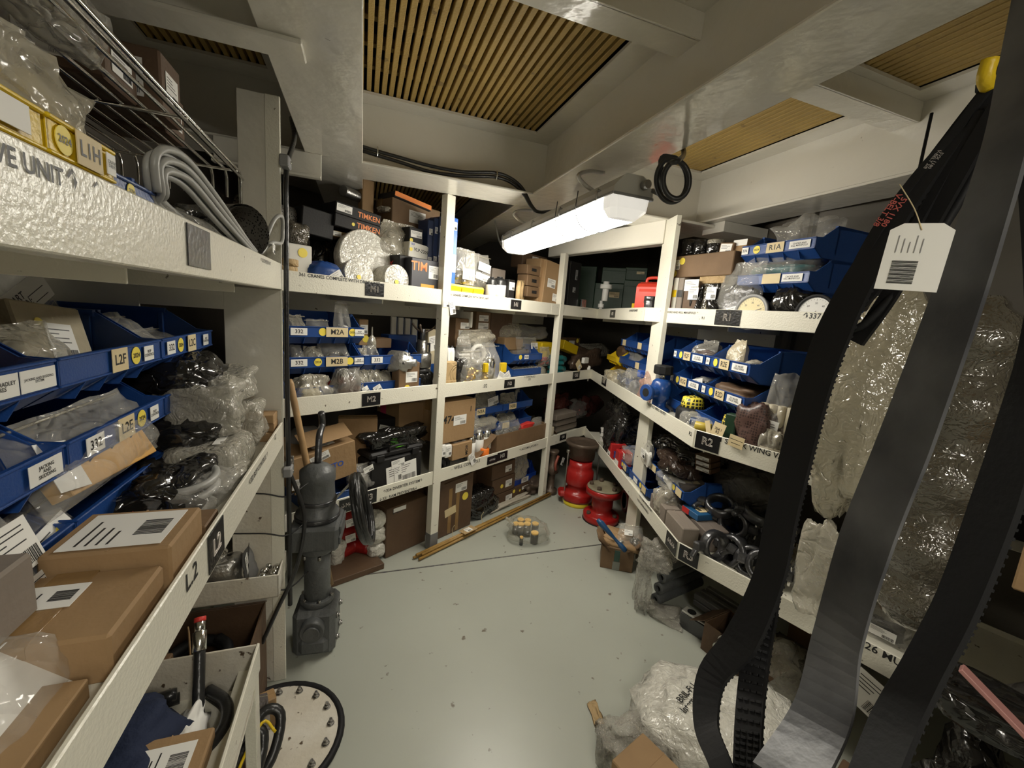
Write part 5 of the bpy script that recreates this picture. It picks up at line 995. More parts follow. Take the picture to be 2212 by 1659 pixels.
t = thing('leaflet', 'crumpled white slip hanging over the lip by the spray cans', 'paper', MM(.33, -.01, P3 + .06)); card(t, .05, .09, FRT(0, 0, 0, 25), None, True, name='sheet')
C(FM, .02, 978, 1020, 957, .10, 'small tan carton with black letters in front of the large tan carton', CARD, yb=990, tape=False, cards=[('t', .6, .5, 0, .5)], prints=[('f', 'MOR', .3, .2, .5, INK, 90)])
for k, x in enumerate((950, 963)): C(FM, .02, x, x + 13, 962, .05, ['small white barcode packet next to the first post', 'small white barcode packet beside the small tan carton'][k], PAP, yb=988, tape=False, cards=[('f', .9, .7, 0, .5)])
t = thing('pulley', 'black rubber pulley rings lying on the N3 lip by the first post', 'pulley', MM(.09, .015, P3)); m = MB()
for k in range(2): m.lathe([(.02, 0), (.045, 0), (.045, .012), (.02, .012), (.02, 0)], 26, 0, tr(.05 * k, .02 + .02 * k, .045) @ rotm('X', -90), caps=False)
m.build('ring', RUB, t)
t = C(FM, .02, 1074, 1178, 928, .14, 'long brown open carton of bagged parts on shelf N3', CARD2, yb=974, flaps='open', tape=False)
m = MB(); m.cyl(.035, 0, .09, 20); tag(m.build('orange_net_roll', ORG, None, MM(.50, .04, P3)), 'orange netted roll at the left end of the long open carton', 'net roll')
for k, (x0, x1) in enumerate(((1078, 1105), (1106, 1132), (1150, 1178))): B(FM, .05, x0, x1, 912 - 4 * k, .07, ['clear bag at the left in the long open carton', 'clear bag with silver parts in the middle of the long open carton', 'clear silver bag at the right end of the long open carton'][k], CLR, yb=945, zipped=False, cont='bits', cmat=STL)
L_(FM, .06, 1130, 1156, 914, .06, 'red plastic part on the long open carton', INKR, yb=930, cat='plastic part', name='red_part')
# O3
for k in range(3): C(FM, .06 + .02 * k, 1203, 1245, 893 + 12 * k, .14, ['topmost grey wrapped packet right of the second post', 'middle grey wrapped packet right of the second post', 'lowest grey wrapped packet right of the second post'][k], GCARD, yb=904 + 12 * k, tape=False)
m = MB(); m.cyl(.03, 0, .12, 16); tag(m.build('cloth_roll', mat('cream_cloth', (.55, .5, .38), .8, bump=.4), None, MM(1.33, .04, P3)), 'cream cloth roll standing at the foot of the grey packets', 'cloth')
for k, (x0, x1, yt, yb, lb) in enumerate(((1200, 1240, 858, 893, 'dark red film bag in the shadowed corner, left'), (1240, 1275, 868, 905, 'clear bag with a red ball in the shadowed corner'), (1262, 1300, 862, 900, 'blackish clear bag of bottles in the shadowed corner'))):
    L_(FM, .22, x0, x1, yt, .14, lb, mat('reddish_film', (.10, .03, .025), .18, bump=.5, crease=12) if k != 1 else CLR, yb=yb, amp=.4, cont='bits' if k == 1 else None, cmat=INKR)
L_(FB, .05, 1285, 1370, 870, .25, 'large glossy black bag tied up in the corner bay', BLKP, zb=P3, amp=.35, tip=.25)
L_(FB, .0, 1283, 1335, 905, .18, 'black bag with white label nearest the corner lip', BLKP, zb=P3, amp=.35, cards=[(.35, .4, -.2, .5, 15, '\u2014 \u2014\n\u2014\u2014')])
C(FB, .03, 1302, 1330, 953, .12, 'red and black carton on the corner end of shelf R3', mat('red_carton', (.45, .02, .02), .4), zb=P3, tape=False, cards=[('f', .8, .3, 0, .3)])
# ---- floor under M3 ----
RG = 'red elbow pipes with white wrapped ends'
for k in range(3):
    z = .06 + .10 * k; nm = ['lowest', 'middle', 'topmost'][k]
    t = thing('red_pipe_elbow', nm + ' red pipe elbow with a white wrapped end under shelf M3', 'pipe', Matrix.Translation(atz(765, 1215, 0)) @ rotm('Z', FM.az - 10) @ tr(0, .06, z), RG)
    m = MB(); m.tube([(-.16, .16, 0), (-.15, .05, 0), (-.07, .0, 0), (.03, .02, 0), (.10, -.05, 0)], .045, 14); m.build('pipe', REDP, t)
    m = MB(); m.cyl(.055, 0, .022, 20, 0, tr(-.10, .0, 0) @ rotm('Y', 60)); m.build('flange', REDP, t)
    m = MB(); lumpy(m, .10, .10, .095, sd(), 0, tr(.125, -.08, -.048), amp=.12, p=.7); m.build('end_wrapping', WCLO, t)
    if k: card(t, .06, .05, FRT(-.02, -.05, 0, 5), None, True)
lump(Matrix.Translation(atz(745, 1215, 0)) @ rotm('Z', FM.az) @ tr(-.06, -.04, 0), .09, .09, .17, 'white wrapped pipe end standing left of the red elbows', WCLO, 'wrapped part', 'wrapped_part')
carton(Matrix.Translation(atz(765, 1252, .001)) @ rotm('Z', FM.az - 8), .36, .26, .035, 'flattened dirty brown carton under the red elbows', CARD3, tape=False)
C(FM, .10, 836, 922, 1086, .3, 'film wrapped dark brown carton on the floor under shelf M3', CARD3, zb=0.001, tape=False, prints=[('f', 'DESI', .12, -.25, .9, INK)], cards=[('f', .3, .08, -.2, .93, ' ')])
t = C(FM, .06, 945, 1022, 1032, .22, 'tall taped brown carton with label and yellow dot on the floor', CARD3, zb=0.001, tape=False, cards=[('f', .32, .16, .15, .8), ('y', .07, 0, .28, .60), ('f', .3, .14, -.12, .42, ' ', 8, CREAM)])
q = MB()
for x in (-.06, .01): q.box(x, x + .03, -.001, .001, .01, .34, 0)
q.build('tape', TAPE, t)
q = MB(); q.box(-.11, .11, 0, .16, 0, .004, 0); q.build('flap', CARD3, t, tr(0, -.01, .395) @ rotm('X', 14) @ rotm('Y', -5))
t = L_(FM, .05, 1020, 1078, 1066, .2, 'silver and black wrapped roll on the floor beside the taped carton', BLKP, zb=0.001, amp=.2, cat='wrapped part', name='wrapped_roll')
for k, (yt, yb) in enumerate(((1064, 1096), (1031, 1063), (1000, 1030))):
    C(FM, .10, 1064, 1112, yt, .2, ['lowest brown carton with label and yellow dot in the floor stack', 'middle brown carton with label and yellow dot in the floor stack', 'topmost brown carton with label in the floor stack'][k], CARD3, yb=yb, tape=False, cards=[('f', .28, .45, .2, .5)] + ([('y', .12, 0, .42, .8)] if k == 0 else [('y', .13, 0, -.1, .45)] if k < 2 else []), group='brown cartons stacked on the floor')
C(FM, .28, 1022, 1066, 1002, .2, 'blackish tall carton in the shade left of the carton stack', CARD3, zb=0.001, tape=False)
C(FM, .12, 1110, 1150, 1046, .2, 'brown carton with a white label under the bright blue bin', CARD3, zb=0.001, tape=False, cards=[('f', .4, .25, .1, .7), ('y', .1, 0, -.2, .6)])
M, w, h = pl(FM, .14, 1108, 1157, 1008, 1054); bin_(M, w, .2, h, 'bright blue bin with clear film on the lowest cartons', mat('bright_blue_plastic', (.01, .06, .42), .3), cards=[(0, .3, '332', 'w')])
B(FM, .10, 1114, 1146, 985, .1, 'clear torn film hanging out of the bright blue bin', CLR2, yb=1040, zipped=False, amp=.5)
lump(Matrix.Translation(atz(1110, 1090, .001)) @ rotm('Z', FM.az), .42, .05, .04, 'dirty white rag rope behind the yellow poles', mat('dirty_rag', (.45, .41, .33), .9, bump=.5), 'cloth', 'rag', amp=.5)
# bundle of ochre poles on floor
A0 = atz(905, 1208, .015); A1 = atz(1190, 1068, .02); dv = A1 - A0
t = thing('pole_bundle', 'bundle of ochre poles with a brown tag lying on the floor', 'poles', Matrix.Translation(A0))
for k, (dx, z, s, e) in enumerate(((0, .0, .0, 1), (.018, .0, .03, .98), (.036, .0, -.01, .6), (.009, .016, .02, .99), (.027, .016, .0, .7))):
    nrm = Vector((-dv.y, dv.x, 0)).normalized(); m = MB(); m.tube([dv * s + nrm * dx + Vector((0, 0, z)), dv * e + nrm * dx * .5 + Vector((0, 0, z))], .009, 7, smoothp=False); m.build('pole', BRASS, t)
azb = math.degrees(math.atan2(dv.y, dv.x))
o = card(t, .12, .065, tr(*(dv * .30)) @ rotm('Z', azb) @ tr(0, .01, .032), None, False, TAN, name='tag_card'); card(t, .055, .045, tr(*(dv * .30)) @ rotm('Z', azb) @ tr(0, .01, .034), None, 2, name='tag_label')
for q_ in (.22, .42):
    m = MB(); m.tube([dv * q_ + nrm * .03, dv * q_ + nrm * .05 + Vector((0, 0, .06)), dv * q_ + nrm * .03 + Vector((0, 0, .10))], .002, 5); m.build('tie', CREAM, t)
# rusty bits behind
t = thing('rusty_valve', 'rusty iron valve with red handle standing behind the pot', 'valve', Matrix.Translation(FM.w(1.36, .0, 0)) @ rotm('Z', FM.az)); m = MB(); m.lathe([(.06, 0), (.06, .04), (.03, .05), (.03, .18), (.055, .20), (.055, .26), (.03, .28), (.03, .36), (.045, .38), (.045, .40)], 18); m.build('body', BRNM, t); m = MB(); m.tube([(.0, -.05, .36), (-.05, -.06, .30), (-.04, -.06, .24)], .012, 8); m.build('lever', mat('rusty_red', (.22, .05, .03), .5), t); card(t, .04, .07, FRT(.06, -.06, .30, -25), None, True)
lump(Matrix.Translation(FM.w(1.22, .05, 0)) @ rotm('Z', FM.az), .2, .16, .12, 'heap of rusty chain and rags behind the yellow poles', BRNM, 'scrap', 'scrap_heap', amp=.6)
# clear sack of jars
c0 = atz(1145, 1180, 0); t = thing('sack_of_jars', 'clear sack of dark jars with yellow caps on the open floor', 'sack', Matrix.Translation(c0) @ rotm('Z', 10))
m = MB(); lumpy(m, .27, .25, .125, 4.4, 0, tr(0, .11, 0), amp=.16, p=.75); m.build('film', mat('smoky_clear_film', (.42, .40, .32), .16, bump=.5, bs=10, alpha=.16, crease=7, spec=1), t)
m = MB(); m.tube([(-.10, .14, .08), (-.13, .16, .11), (-.155, .15, .13)], .012, 7); m.build('knot', CLR2, t)
for k, (x, y, z) in enumerate(((-.075, .16, .075), (-.035, .20, .085), (.015, .19, .085), (-.045, .135, .085), (.0, .13, .09), (.06, .14, .085), (.035, .04, .07), (-.06, .02, .05))):
    rr = .024 if k < 6 else (.026 if k == 6 else .012); m = MB(); m.cyl(rr * 1.05, z - .07, z, 16, 0, tr(x, y, 0)); m.build('jar', DSTL, t); m = MB(); m.cyl(rr, z, z + .012, 20, 0, tr(x, y, 0)); m.cyl(rr * .6, z + .012, z + .014, 16, 0, tr(x, y, 0)); m.build('jar_cap', mat('amber_cap', (.95, .60, .16), .4), t)
# cardboard scrap
t = C(FM, -.9, 1275, 1300, 1600, .06, 'x', CARD) if False else None
m = MB(); lumpy(m, .035, .10, .008, 8, 0, None, amp=.4, p=.4); tag(m.build('cardboard_scrap', TAN, None, Matrix.Translation(atz(1287, 1545, .001)) @ rotm('Z', 8)), 'torn scrap of brown cardboard on the open floor', 'scrap')
# ================= R1 =================
FRQ = F1
t = C(F1, .05, 1450, 1583, 548, .20, 'brown open carton of black wrapped cylinders on the top right shelf', CARD2, yb=597, flaps=False, tape=False, cards=[('f', .13, .45, -.40, .6), ('y', .16, 0, -.30, .75), ('y', .16, 0, -.42, .2)])
for k, (x0, x1) in enumerate(((1467, 1490), (1492, 1515), (1519, 1548))):
    M, w, h = pl(F1, .08, x0, x1, 517, 549); t = thing('wrapped_cylinder', ['left black wrapped cylinder standing in the open carton', 'middle black wrapped cylinder standing in the open carton', 'right wrapped cylinder with white cap in the open carton'][k], 'wrapped part', M); m = MB(); m.cyl(w / 2, 0, h, 18, 0, tr(0, w / 2, 0)); m.build('body', BLKP, t)
    if k == 2: m = MB(); m.cyl(w / 2 + .001, h * .72, h, 18, 0, tr(0, w / 2, 0)); m.build('cap', CLR2, t)
C(F1, .10, 1552, 1582, 524, .1, 'small carton with a white card right of the wrapped cylinders', CARD2, yb=552, tape=False, cards=[('f', .8, .8, 0, .5)], tilt=(0, 6))
C(F1, .12, 1583, 1612, 518, .12, 'brown carton with torn white flap next to the blue bins', CARD, yb=560, tape=False, cards=[('f', 1, .3, 0, .85, ' ')])
for k, (x0, x1, yt, mm, lb) in enumerate(((1454, 1464, 600, WBOX, 'slim white and yellow upright box by the right post'), (1465, 1477, 600, GCARD, 'slim grey upright box by the right post'), (1478, 1508, 610, CARD3, 'dark maroon upright box with a white label on top'))):
    C(F1, .03, x0, x1, yt, .1, lb, mm, zb=P1, tape=False, cards=[('f', .9, .18, 0, .6, ' ', 0, YEL if k == 0 else INK)] if k < 2 else [('f', 1.0, .32, 0, .92)])
C(F1, .06, 1511, 1566, 588, .12, 'tan corrugated box over the black bagged parts', TAN, yb=612, tape=True)
for k, (x0, x1, yt) in enumerate(((1487, 1512, 614), (1526, 1551, 612))):
    B(F1, .025, x0, x1, yt, .05, ['black bagged part with a barcode label, left of the small gauge', 'black bagged part with a barcode label above the small gauge'][k], BLKP, zb=P1, zipped=False, cards=[(.85, .35, 0, .72)], amp=.15)
B(F1, .05, 1511, 1528, 612, .04, 'grey foil strip between the two black bagged parts', FILM, zb=P1, zipped=False)
M, w, h = pl(F1, .055, 1500, 1548, 630, None, P1); gauge(M @ rotm('Z', -26), .052, 'small gauge with a yellow dial turned to the left', mat('yellow_dial', (.72, .60, .08), .5), RUB, 20)
M, w, h = pl(F1, .015, 1582, 1674, 628, None, P1 - .045); gauge(M, .088, 'large pressure gauge with a cream dial and grey rim, centre of shelf R1', None, GREY, -70, 4)
o = bpy.data.objects[-1] if False else None
M, w, h = pl(F1, .02, 1728, 1800, 635, None, P1 - .035); gauge(M, .082, 'black rimmed pressure gauge half hidden by the hanging belts', PAP, RUB, 150, 4)
B(F1, .03, 1548, 1642, 566, .09, 'tall crumpled clear bag standing behind the large gauge', CLR, zb=P1, cont='lump', cmat=DSTL, zipped=False, amp=.5, cards=[(.25, .22, .05, .12, 15)])
L_(F1, .03, 1662, 1738, 622, .10, 'black hose parts in a clear bag right of the large gauge', BLKP, zb=P1, amp=.2)
GB = 'blue storage bins on the top right shelf'
for r, (nm, cd) in enumerate((('lowest blue bin behind the large gauge', ()), ('blue bin marked choke and kill manifold, lower of two visible', [(.02, .25, '', 'c'), (.30, .26, 'CHOKE AND\nKILL MANIFOLD', 'w')]), ('blue bin marked choke and kill manifold, topmost, with 336', [(-.44, .1, '336', 'w'), (-.27, .1, '2024', 'y'), (.0, .24, 'R1A', 'c'), (.32, .26, 'CHOKE AND\nKILL MANIFOLD', 'w')]))):
    bin_(Matrix.Translation(F1.w(.755, .05, P1 + .145 * r)) @ rotm('Z', F1.az - 5), .372, .42, .146, nm, cards=cd, group=GB)
lump(Matrix.Translation(F1.w(.80, .10, P1 + .37)) @ rotm('Z', F1.az), .22, .2, .12, 'clear bag heaped in the topmost choke and kill bin', CLR, amp=.4)
lump(Matrix.Translation(F1.w(.72, .07, P1 + .22)) @ rotm('Z', F1.az), .34, .2, .10, 'large clear bag of teal parts in the lower choke and kill bin', CLR, amp=.35, cont='lump', cmat=TEAL)
# ================= R2 =================
t = thing('blue_valve', 'blue valve with a black hand knob on the middle right shelf', 'valve', Matrix.Translation(FB.w(1.40, .07, P2)) @ rotm('Z', FB.az + 20))
t.matrix_world = Matrix.Translation(FB.w(1.475, .068, P2)) @ rotm('Z', FB.az + 25) @ Matrix.Scale(1.15, 4)
m = MB(); m.lathe([(.055, 0), (.055, .015), (.035, .025), (.035, .06), (.05, .075), (.055, .12), (.045, .155), (.03, .17), (.02, .172)], 26); m.cyl(.034, .0, .10, 20, 0, tr(0, 0, .10) @ rotm('X', 90)); m.cyl(.042, .085, .105, 20, 0, tr(0, 0, .10) @ rotm('X', 90)); m.build('body', VBLU, t)
m = MB(); m.cyl(.022, .1, .1055, 16, 0, tr(0, 0, .10) @ rotm('X', 90)); m.build('bore', GAP, t)
m = MB(); m.cyl(.012, .17, .20, 12); m.build('stem', CHR, t)
m = MB(); m.lathe([(.02, .19), (.045, .195), (.048, .20), (.048, .235), (.044, .24), (.01, .243)], 10, 0, None, False); m.build('knob', RUB, t)
m = MB(); m.cyl(.014, 0, .0015, 14, 0, tr(-.047, -.02, .11) @ rotm('Y', -90)); m.build('red_badge', INKR, t)
GR = 'blue storage bins on the middle right shelf'
LB = {(0, 0): 'lowest blue bin behind the blue valve', (0, 1): 'blue bin with a printed slip, second row right of the blue valve', (0, 2): 'blue bin of dark bags, top row right of the blue valve',
      (1, 0): 'lowest blue bin behind the clear cups', (1, 1): 'blue bin of brown parts with white slips, second row on the right', (1, 2): 'blue bin with a pale cone bag, top row on the right'}
for c, s in enumerate((1.61, 1.995)):
    for r in range(3):
        bin_(Matrix.Translation(FB.w(s, .14, P2 + .145 * r)) @ rotm('Z', FB.az), .376, .4, .147, LB[c, r], group=GR, cards=() if r == 0 else [(-.42, .09, '331', 'w'), (-.24, .04, '', 'y'), (-.02, .22, ('R2G', 'R2F', 'R2D', 'R2E')[c * 2 + r - 1], 'c'), (.31, .30, '331 VALVES\nSTACK WING', 'w')])
for r in range(3): bin_(Matrix.Translation(FC.w(.62, .22, P2 + .145 * r)) @ rotm('Z', FC.az), .376, .36, .147, ['lowest blue bin end on beside the candle bag', 'second blue bin end on above the candle bag', 'topmost blue bin end on in the shade of the belts'][r], group=GR)
zz = P2 + .32
B(FB, .20, 1476, 1530, 733, .16, 'dark clear bag in the top bin right of the blue valve', mat('smoky_polythene', (.25, .24, .21)), zb=zz - .02, cont='lump', cmat=DRED, zipped=False, amp=.4)
B(FB, .22, 1560, 1600, 733, .08, 'pale waxy cone shaped bag in the top right bin', mat('waxy_bag', (.55, .48, .34), .35, bump=.4, alpha=.8), zb=zz - .02, zipped=False, amp=.3)
L_(FB, .20, 1592, 1634, 779, .1, 'clear bag of cream slips in the top right bin', CLR2, zb=zz - .02)
t = L_(FB, .20, 1486, 1530, 815, .14, 'white printed slip bag in the second row bin', CLR, zb=P2 + .165, cards=[(.8, .8, 0, .5, 12)])
t = lump(Matrix.Translation(FB.w(2.0, .18, P2 + .16)) @ rotm('Z', FB.az), .30, .22, .09, 'brown rubber parts with white slips in the second row right bin', CARD3, 'rubber part', 'rubber_parts', amp=.3)
for k, (x, y) in enumerate(((-.06, .07), (.05, .06), (.11, .12))): card(t, .05, .03, TOPF(x, y, .082, 20 - 25 * k), None, False)
# net sleeved rings
def netcap(px, d, x0, x1, yt, label, col, dark=True, hh=None):
    M, w, h = pl(px, d, x0, x1, yt, None, P2); t = thing('netted_bearing', label, 'netted part', M); m = MB()
    m.lathe([(w * .46, 0), (w * .5, h * .1), (w * .5, h * .45), (w * .40, h * .58)], 26, 0, tr(0, w / 2, 0)); m.build('base_ring', RUB, t)
    m = MB(); m.lathe([(w * .38, h * .5), (w * .37, h * .7), (w * .33, h * .92), (w * .2, h * .95), (w * .05, h)], 26, 0, tr(0, w / 2, 0)); m.build('net_sleeve', col, t); return t
netcap(FB, .07, 1441, 1494, 852, 'black rubber ring with a yellow netted cap left of the clear cups', NETY)
netcap(FB, .10, 1532, 1582, 892, 'yellow netted part with a dark base above the R2 sign', NETY)
t = L_(FC, .03, 1584, 1676, 878, .12, 'large brown netted bundle with a cream label on shelf R2', NETB, zb=P2, amp=.25, p=.7, cat='netted part', name='netted_bundle'); card(t, .062, .05, FRT(-.03, -.045, .05, -6), '\u2014\u2014\u2014\n\u2014\u2014', False, CREAM)
M, w, h = pl(FC, .015, 1621, 1636, 936, None, P2); t = thing('round_sticker_tin', 'small round tin with a yellow sticker beside the cream label', 'tin', M); m = MB(); m.cyl(.016, 0, .02, 20, 0, tr(0, .01, .016) @ rotm('X', 90)); m.build('body', DSTL, t); dot(t, .015, FRT(0, -.011, .016), '2024')
C(FC, .05, 1565, 1590, 895, .05, 'dark green lidded tub behind the brown netted bundle', GRN, zb=P2, tape=False)
for k, (px, py, cc, lb) in enumerate(((1508, 922, mat('mustard_plastic', (.50, .38, .05), .4), 'mustard yellow spool lying on the lip corner'), (1492, 905, mat('navy_plastic', (.02, .04, .10), .4), 'navy blue spool behind the mustard yellow spool'))):
    p = FB.w(2.035 - .09 * k, .018 + .02 * k, P2 + .058); m = MB(); m.ring(.022, .009, 0, .07, 20, 0); tag(m.build('thread_spool', cc, None, Matrix.Translation(p) @ rotm('Z', -35) @ rotm('Y', 90)), lb, 'spool')
for k, (x, lb) in enumerate(((1548, 'cream tag with handwriting leaning on the yellow netted part'), (1526, 'curled cream tag beside the mustard spool'))):
    M, w, h = pl(FC, .008, x - 4, x + 4, 912, None, P2 + .0); t = thing('card_tag', lb, 'tag', M @ rotm('X', -12)); card(t, .055 if k == 0 else .022, .07, FRT(0, 0, .068, -8 + 30 * k), '704.1\nR2' if k == 0 else None, False, CREAM, name='tag_card')
for k, (s, lb) in enumerate(((1.86, 'clear plastic cup bag behind the yellow netted part'), (1.98, 'clear cup with red and blue bits above the R2 corner'))):
    lump(Matrix.Translation(FB.w(s, .03, P2)) @ rotm('Z', FB.az), .12, .10, .085, lb, CLR, 'plastic cup', 'plastic_cup', amp=.15, p=.8, cont='bits', cmat=INKR if k else PAP)
t = B(FC, .05, 1648, 1722, 806, .09, 'clear bag of cream candles with a printed card by the shelf end', CLR, zb=P2 + .01, zipped=False, amp=.15)
for k in range(4): m = MB(); m.cyl(.016, .0, .19, 14, 0, tr(-.055 + .034 * k, .045, .02)); m.build('candle', mat('cream_wax', (.62, .55, .40), .4), t)
card(t, .05, .10, FRT(.0, .0, .10, -4), None, True)
B(FC, .01, 1634, 1692, 930, .05, 'small clear bags of cream sticks on the R2 lip', CLR2, zb=P2, cont='rod', cmat=mat('cream_wax', (.62, .55, .40)), n=3)
# ================= R3 =================
C(FB, .03, 1322, 1345, 972, .1, 'red and white carton next to the red and black carton', mat('red_carton', (.45, .02, .02)), zb=P3, tape=False, cards=[('f', .9, .4, 0, .25, ' ')])
GQ = 'blue storage bins on the bottom right shelf'
for k, (s, zb, lb) in enumerate(((.98, P3, 'blue bin with bags left of the right post, bottom shelf'), (1.36, P3 + .0, 'blue bin low behind the right post, bottom shelf'), (1.37, P3 + .145, 'blue bin under the black film bags, bottom shelf'), (1.70, P3, 'blue bin at the lip with clear bags, bottom shelf'), (1.72, P3 + .145, 'tilted blue bin left of the grey cartons'))):
    bin_(Matrix.Translation(FB.w(s, .05 + .04 * (k > 1), zb)) @ rotm('Z', FB.az), .34, .36, .13, lb, group=GQ, cards=[(-.1, .22, '', 'w'), (.15, .08, '', 'y'), (.35, .2, '', 'c')])
lump(Matrix.Translation(FB.w(1.0, .06, P3 + .06)) @ rotm('Z', FB.az), .26, .2, .10, 'clear bag with a white label in the bin left of the right post', CLR, cards=[(.25, .4, 0, .5)])
B(FB, .04, 1374, 1408, 950, .06, 'clear zip bag with white label and yellow dot just right of the post', CLR, yb=1010, cards=[(.6, .35, 0, .5)], cont='lump', cmat=PAP)
L_(FB, .12, 1390, 1500, 957, .3, 'heap of black film bags above the bottom right bins', BLKP, yb=1018, amp=.4)
L_(FB, .05, 1400, 1470, 980, .2, 'brownish black film bag with a white slip in front of the heap', mat('brown_black_film', (.035, .022, .016), .15, bump=.6, crease=10), yb=1020, amp=.4, cards=[(.3, .3, .2, .3, 15)])
L_(FB, .04, 1405, 1450, 1018, .16, 'clear bag with green tinted discs over the bin edge', CLR, yb=1055, cont='lump', cmat=PAP)
L_(FB, .02, 1398, 1440, 1052, .16, 'dusty clear bag of grey parts at the lip, bottom right shelf', CLR2, zb=P3, cont='lump', cmat=DSTL)
for k in range(3): C(FC, .30, 1500, 1536, 985 + k * 12, .1, ['uppermost white labelled box stacked far back on the bottom right shelf', 'middle white labelled box far back on the bottom right shelf', 'lowest white labelled box far back on the bottom right shelf'][k], CARD3, yb=996 + 12 * k, tape=False, cards=[('f', .8, .7, 0, .5)])
def RM(px, py, z, yaw=0, fr=FC): return Matrix.Translation(atz(px, py, z)) @ rotm('Z', fr.az + yaw)
# grey cartons: long ones at the lip, flat ones behind
GG = 'grey cartons on the bottom right shelf'
def RB(s_, d_, z_, yaw=0): return Matrix.Translation(FB.w(s_, d_, z_)) @ rotm('Z', FB.az + yaw)
carton(RB(1.96, .025, P3), .20, .085, .105, 'long grey carton at the lip behind the R3 sign', GCARD, tape=False, group=GG)
carton(RB(1.735, .03, P3), .21, .085, .10, 'long grey carton at the lip left of the R3 sign', GCARD, tape=False, group=GG)
carton(RB(1.93, .125, P3), .30, .12, .11, 'long open grey carton under the blue and red box', mat('brown_grey_carton', (.16, .13, .11), .7), tape=False, group=GG)
carton(RB(1.70, .13, P3), .15, .16, .14, 'grey carton below the two stacked flat cartons', GCARD, tape=False, group=GG)
for k in range(2): carton(RB(1.70 + .004 * k, .13, P3 + .142 + .037 * k, -4), .145, .16, .036, ['lower flat grey carton of the two stacked', 'upper flat grey carton with a tan label'][k], GCARD, tape=False, group=GG, cards=[('t', .4, .5, .1, .5, ' ', 0, CREAM)] if k else [])
t = carton(RB(1.93, .115, P3 + .112, 12), .12, .13, .032, 'blue and red printed flat box on the long grey carton', mat('deep_blue_box', (.015, .09, .22), .4), tape=False, cards=[('t', .5, .5, .05, .5, None, 0, CREAM), ('f', .45, .9, -.27, .5, ' ', 0, mat('red_carton', (.45, .02, .02)))])
# forged clamps
GK = 'dark forged clamps heaped on the bottom right shelf'
KL = ['forged clamp lying open at the lip, nearest the belts', 'forged clamp standing with its ring facing the aisle', 'forged clamp ring lying flat on the right of the heap', 'forged clamp at the left foot of the heap with bright bolt', 'forged clamp at the back of the heap, left', 'forged clamp at the back of the heap, right', 'forged clamp half under the standing ring']
def clamp(M, lab, s=1):
    t = thing('forged_clamp', lab, 'clamp', M @ Matrix.Scale(s, 4), GK); m = MB(); m.lathe([(.038, 0), (.050, .0), (.056, .008), (.056, .03), (.050, .038), (.040, .038), (.036, .03), (.036, .008), (.038, 0)], 30, 0, None, caps=False); m.build('ring', DSTL, t)
    for a in (0, 180):
        m = MB(); m.box(.050, .085, -.016, .016, .004, .034, 0, rotm('Z', a), .006); m.tube([(.05, .0, .019), (.075, .014, .015), (.09, .04, .012)], .010, 8, 0, rotm('Z', a)); m.build('lug', DSTL, t)
    m = MB(); m.cyl(.006, -.03, .03, 10, 0, tr(.075, 0, .019) @ rotm('X', 90)); m.build('bolt', CHR, t); return t
KL += ['forged clamp tilted on top of the heap beside the blue and red box', 'forged clamp deep in the heap beside the first belt', 'forged clamp lowest at the lip with its mouth up']
for k, (px, py, z, rx, ry, rz) in enumerate(((1650, 1222, P3 + .06, 70, 10, 10), (1588, 1128, P3 + .13, 82, 0, 8), (1632, 1118, P3 + .19, 14, 10, 40), (1535, 1175, P3 + .07, 78, 20, 50), (1560, 1075, P3 + .15, 20, 10, 0), (1648, 1080, P3 + .14, 10, -15, 90), (1592, 1190, P3 + .06, 80, -20, 5), (1555, 1100, P3 + .16, 25, 0, 20), (1665, 1150, P3 + .10, 75, 10, 30), (1625, 1215, P3 + .045, 60, 30, -20))):
    clamp(Matrix.Translation(atz(px, py, z)) @ rotm('Z', rz + FC.az) @ rotm('X', rx) @ rotm('Y', ry), KL[k], 1.3)
for k, (px, py, h) in enumerate(((1640, 1160, .12), (1580, 1170, .09))):
    m = MB(); m.lathe([(.036, 0), (.04, .01), (.034, h * .6), (.05, h * .8), (.052, h), (.042, h), (.038, h * .85)], 26, caps=False); tag(m.build('steel_hub', DSTL, None, Matrix.Translation(atz(px, py + 30, P3)) @ rotm('X', 6)), ['taller dark steel hub standing in the clamp heap', 'shorter dark steel hub standing in the clamp heap'][k], 'hub')
L_(FC, .34, 1540, 1690, 1035, .22, 'grey dusty plastic sheet over the back of the clamps', mat('dusty_dark_film', (.06, .055, .048), .3, bump=.5, crease=8), zb=P3 + .02, amp=.4)
carton(RM(1735, 1255, P3, 0) @ tr(.0, .10, 0), .12, .15, .09, 'tan carton with a white barcode label right of the first belt', CARD, tape=False, cards=[('f', .9, .5, 0, .7), ('t', .8, .6, 0, .5)])
lump(RM(1725, 1290, P3, 0) @ tr(.01, .03, 0), .14, .10, .13, 'dull clear bag on the R3 lip between two belts', CLR, amp=.3, cont='lump', cmat=GREY)
lump(RM(1880, 1385, P3, 0) @ tr(.02, .03, 0), .13, .10, .09, 'clear bag with white card behind the mud pump lettering', CLR, amp=.3, cont='lump', cmat=BLKP, cards=[(.6, .4, 0, .4)])
carton(RM(1790, 1330, P3, 0) @ tr(.03, .06, 0), .1, .12, .07, 'brown carton at the lip behind the wide grey belt', CARD2, tape=False)
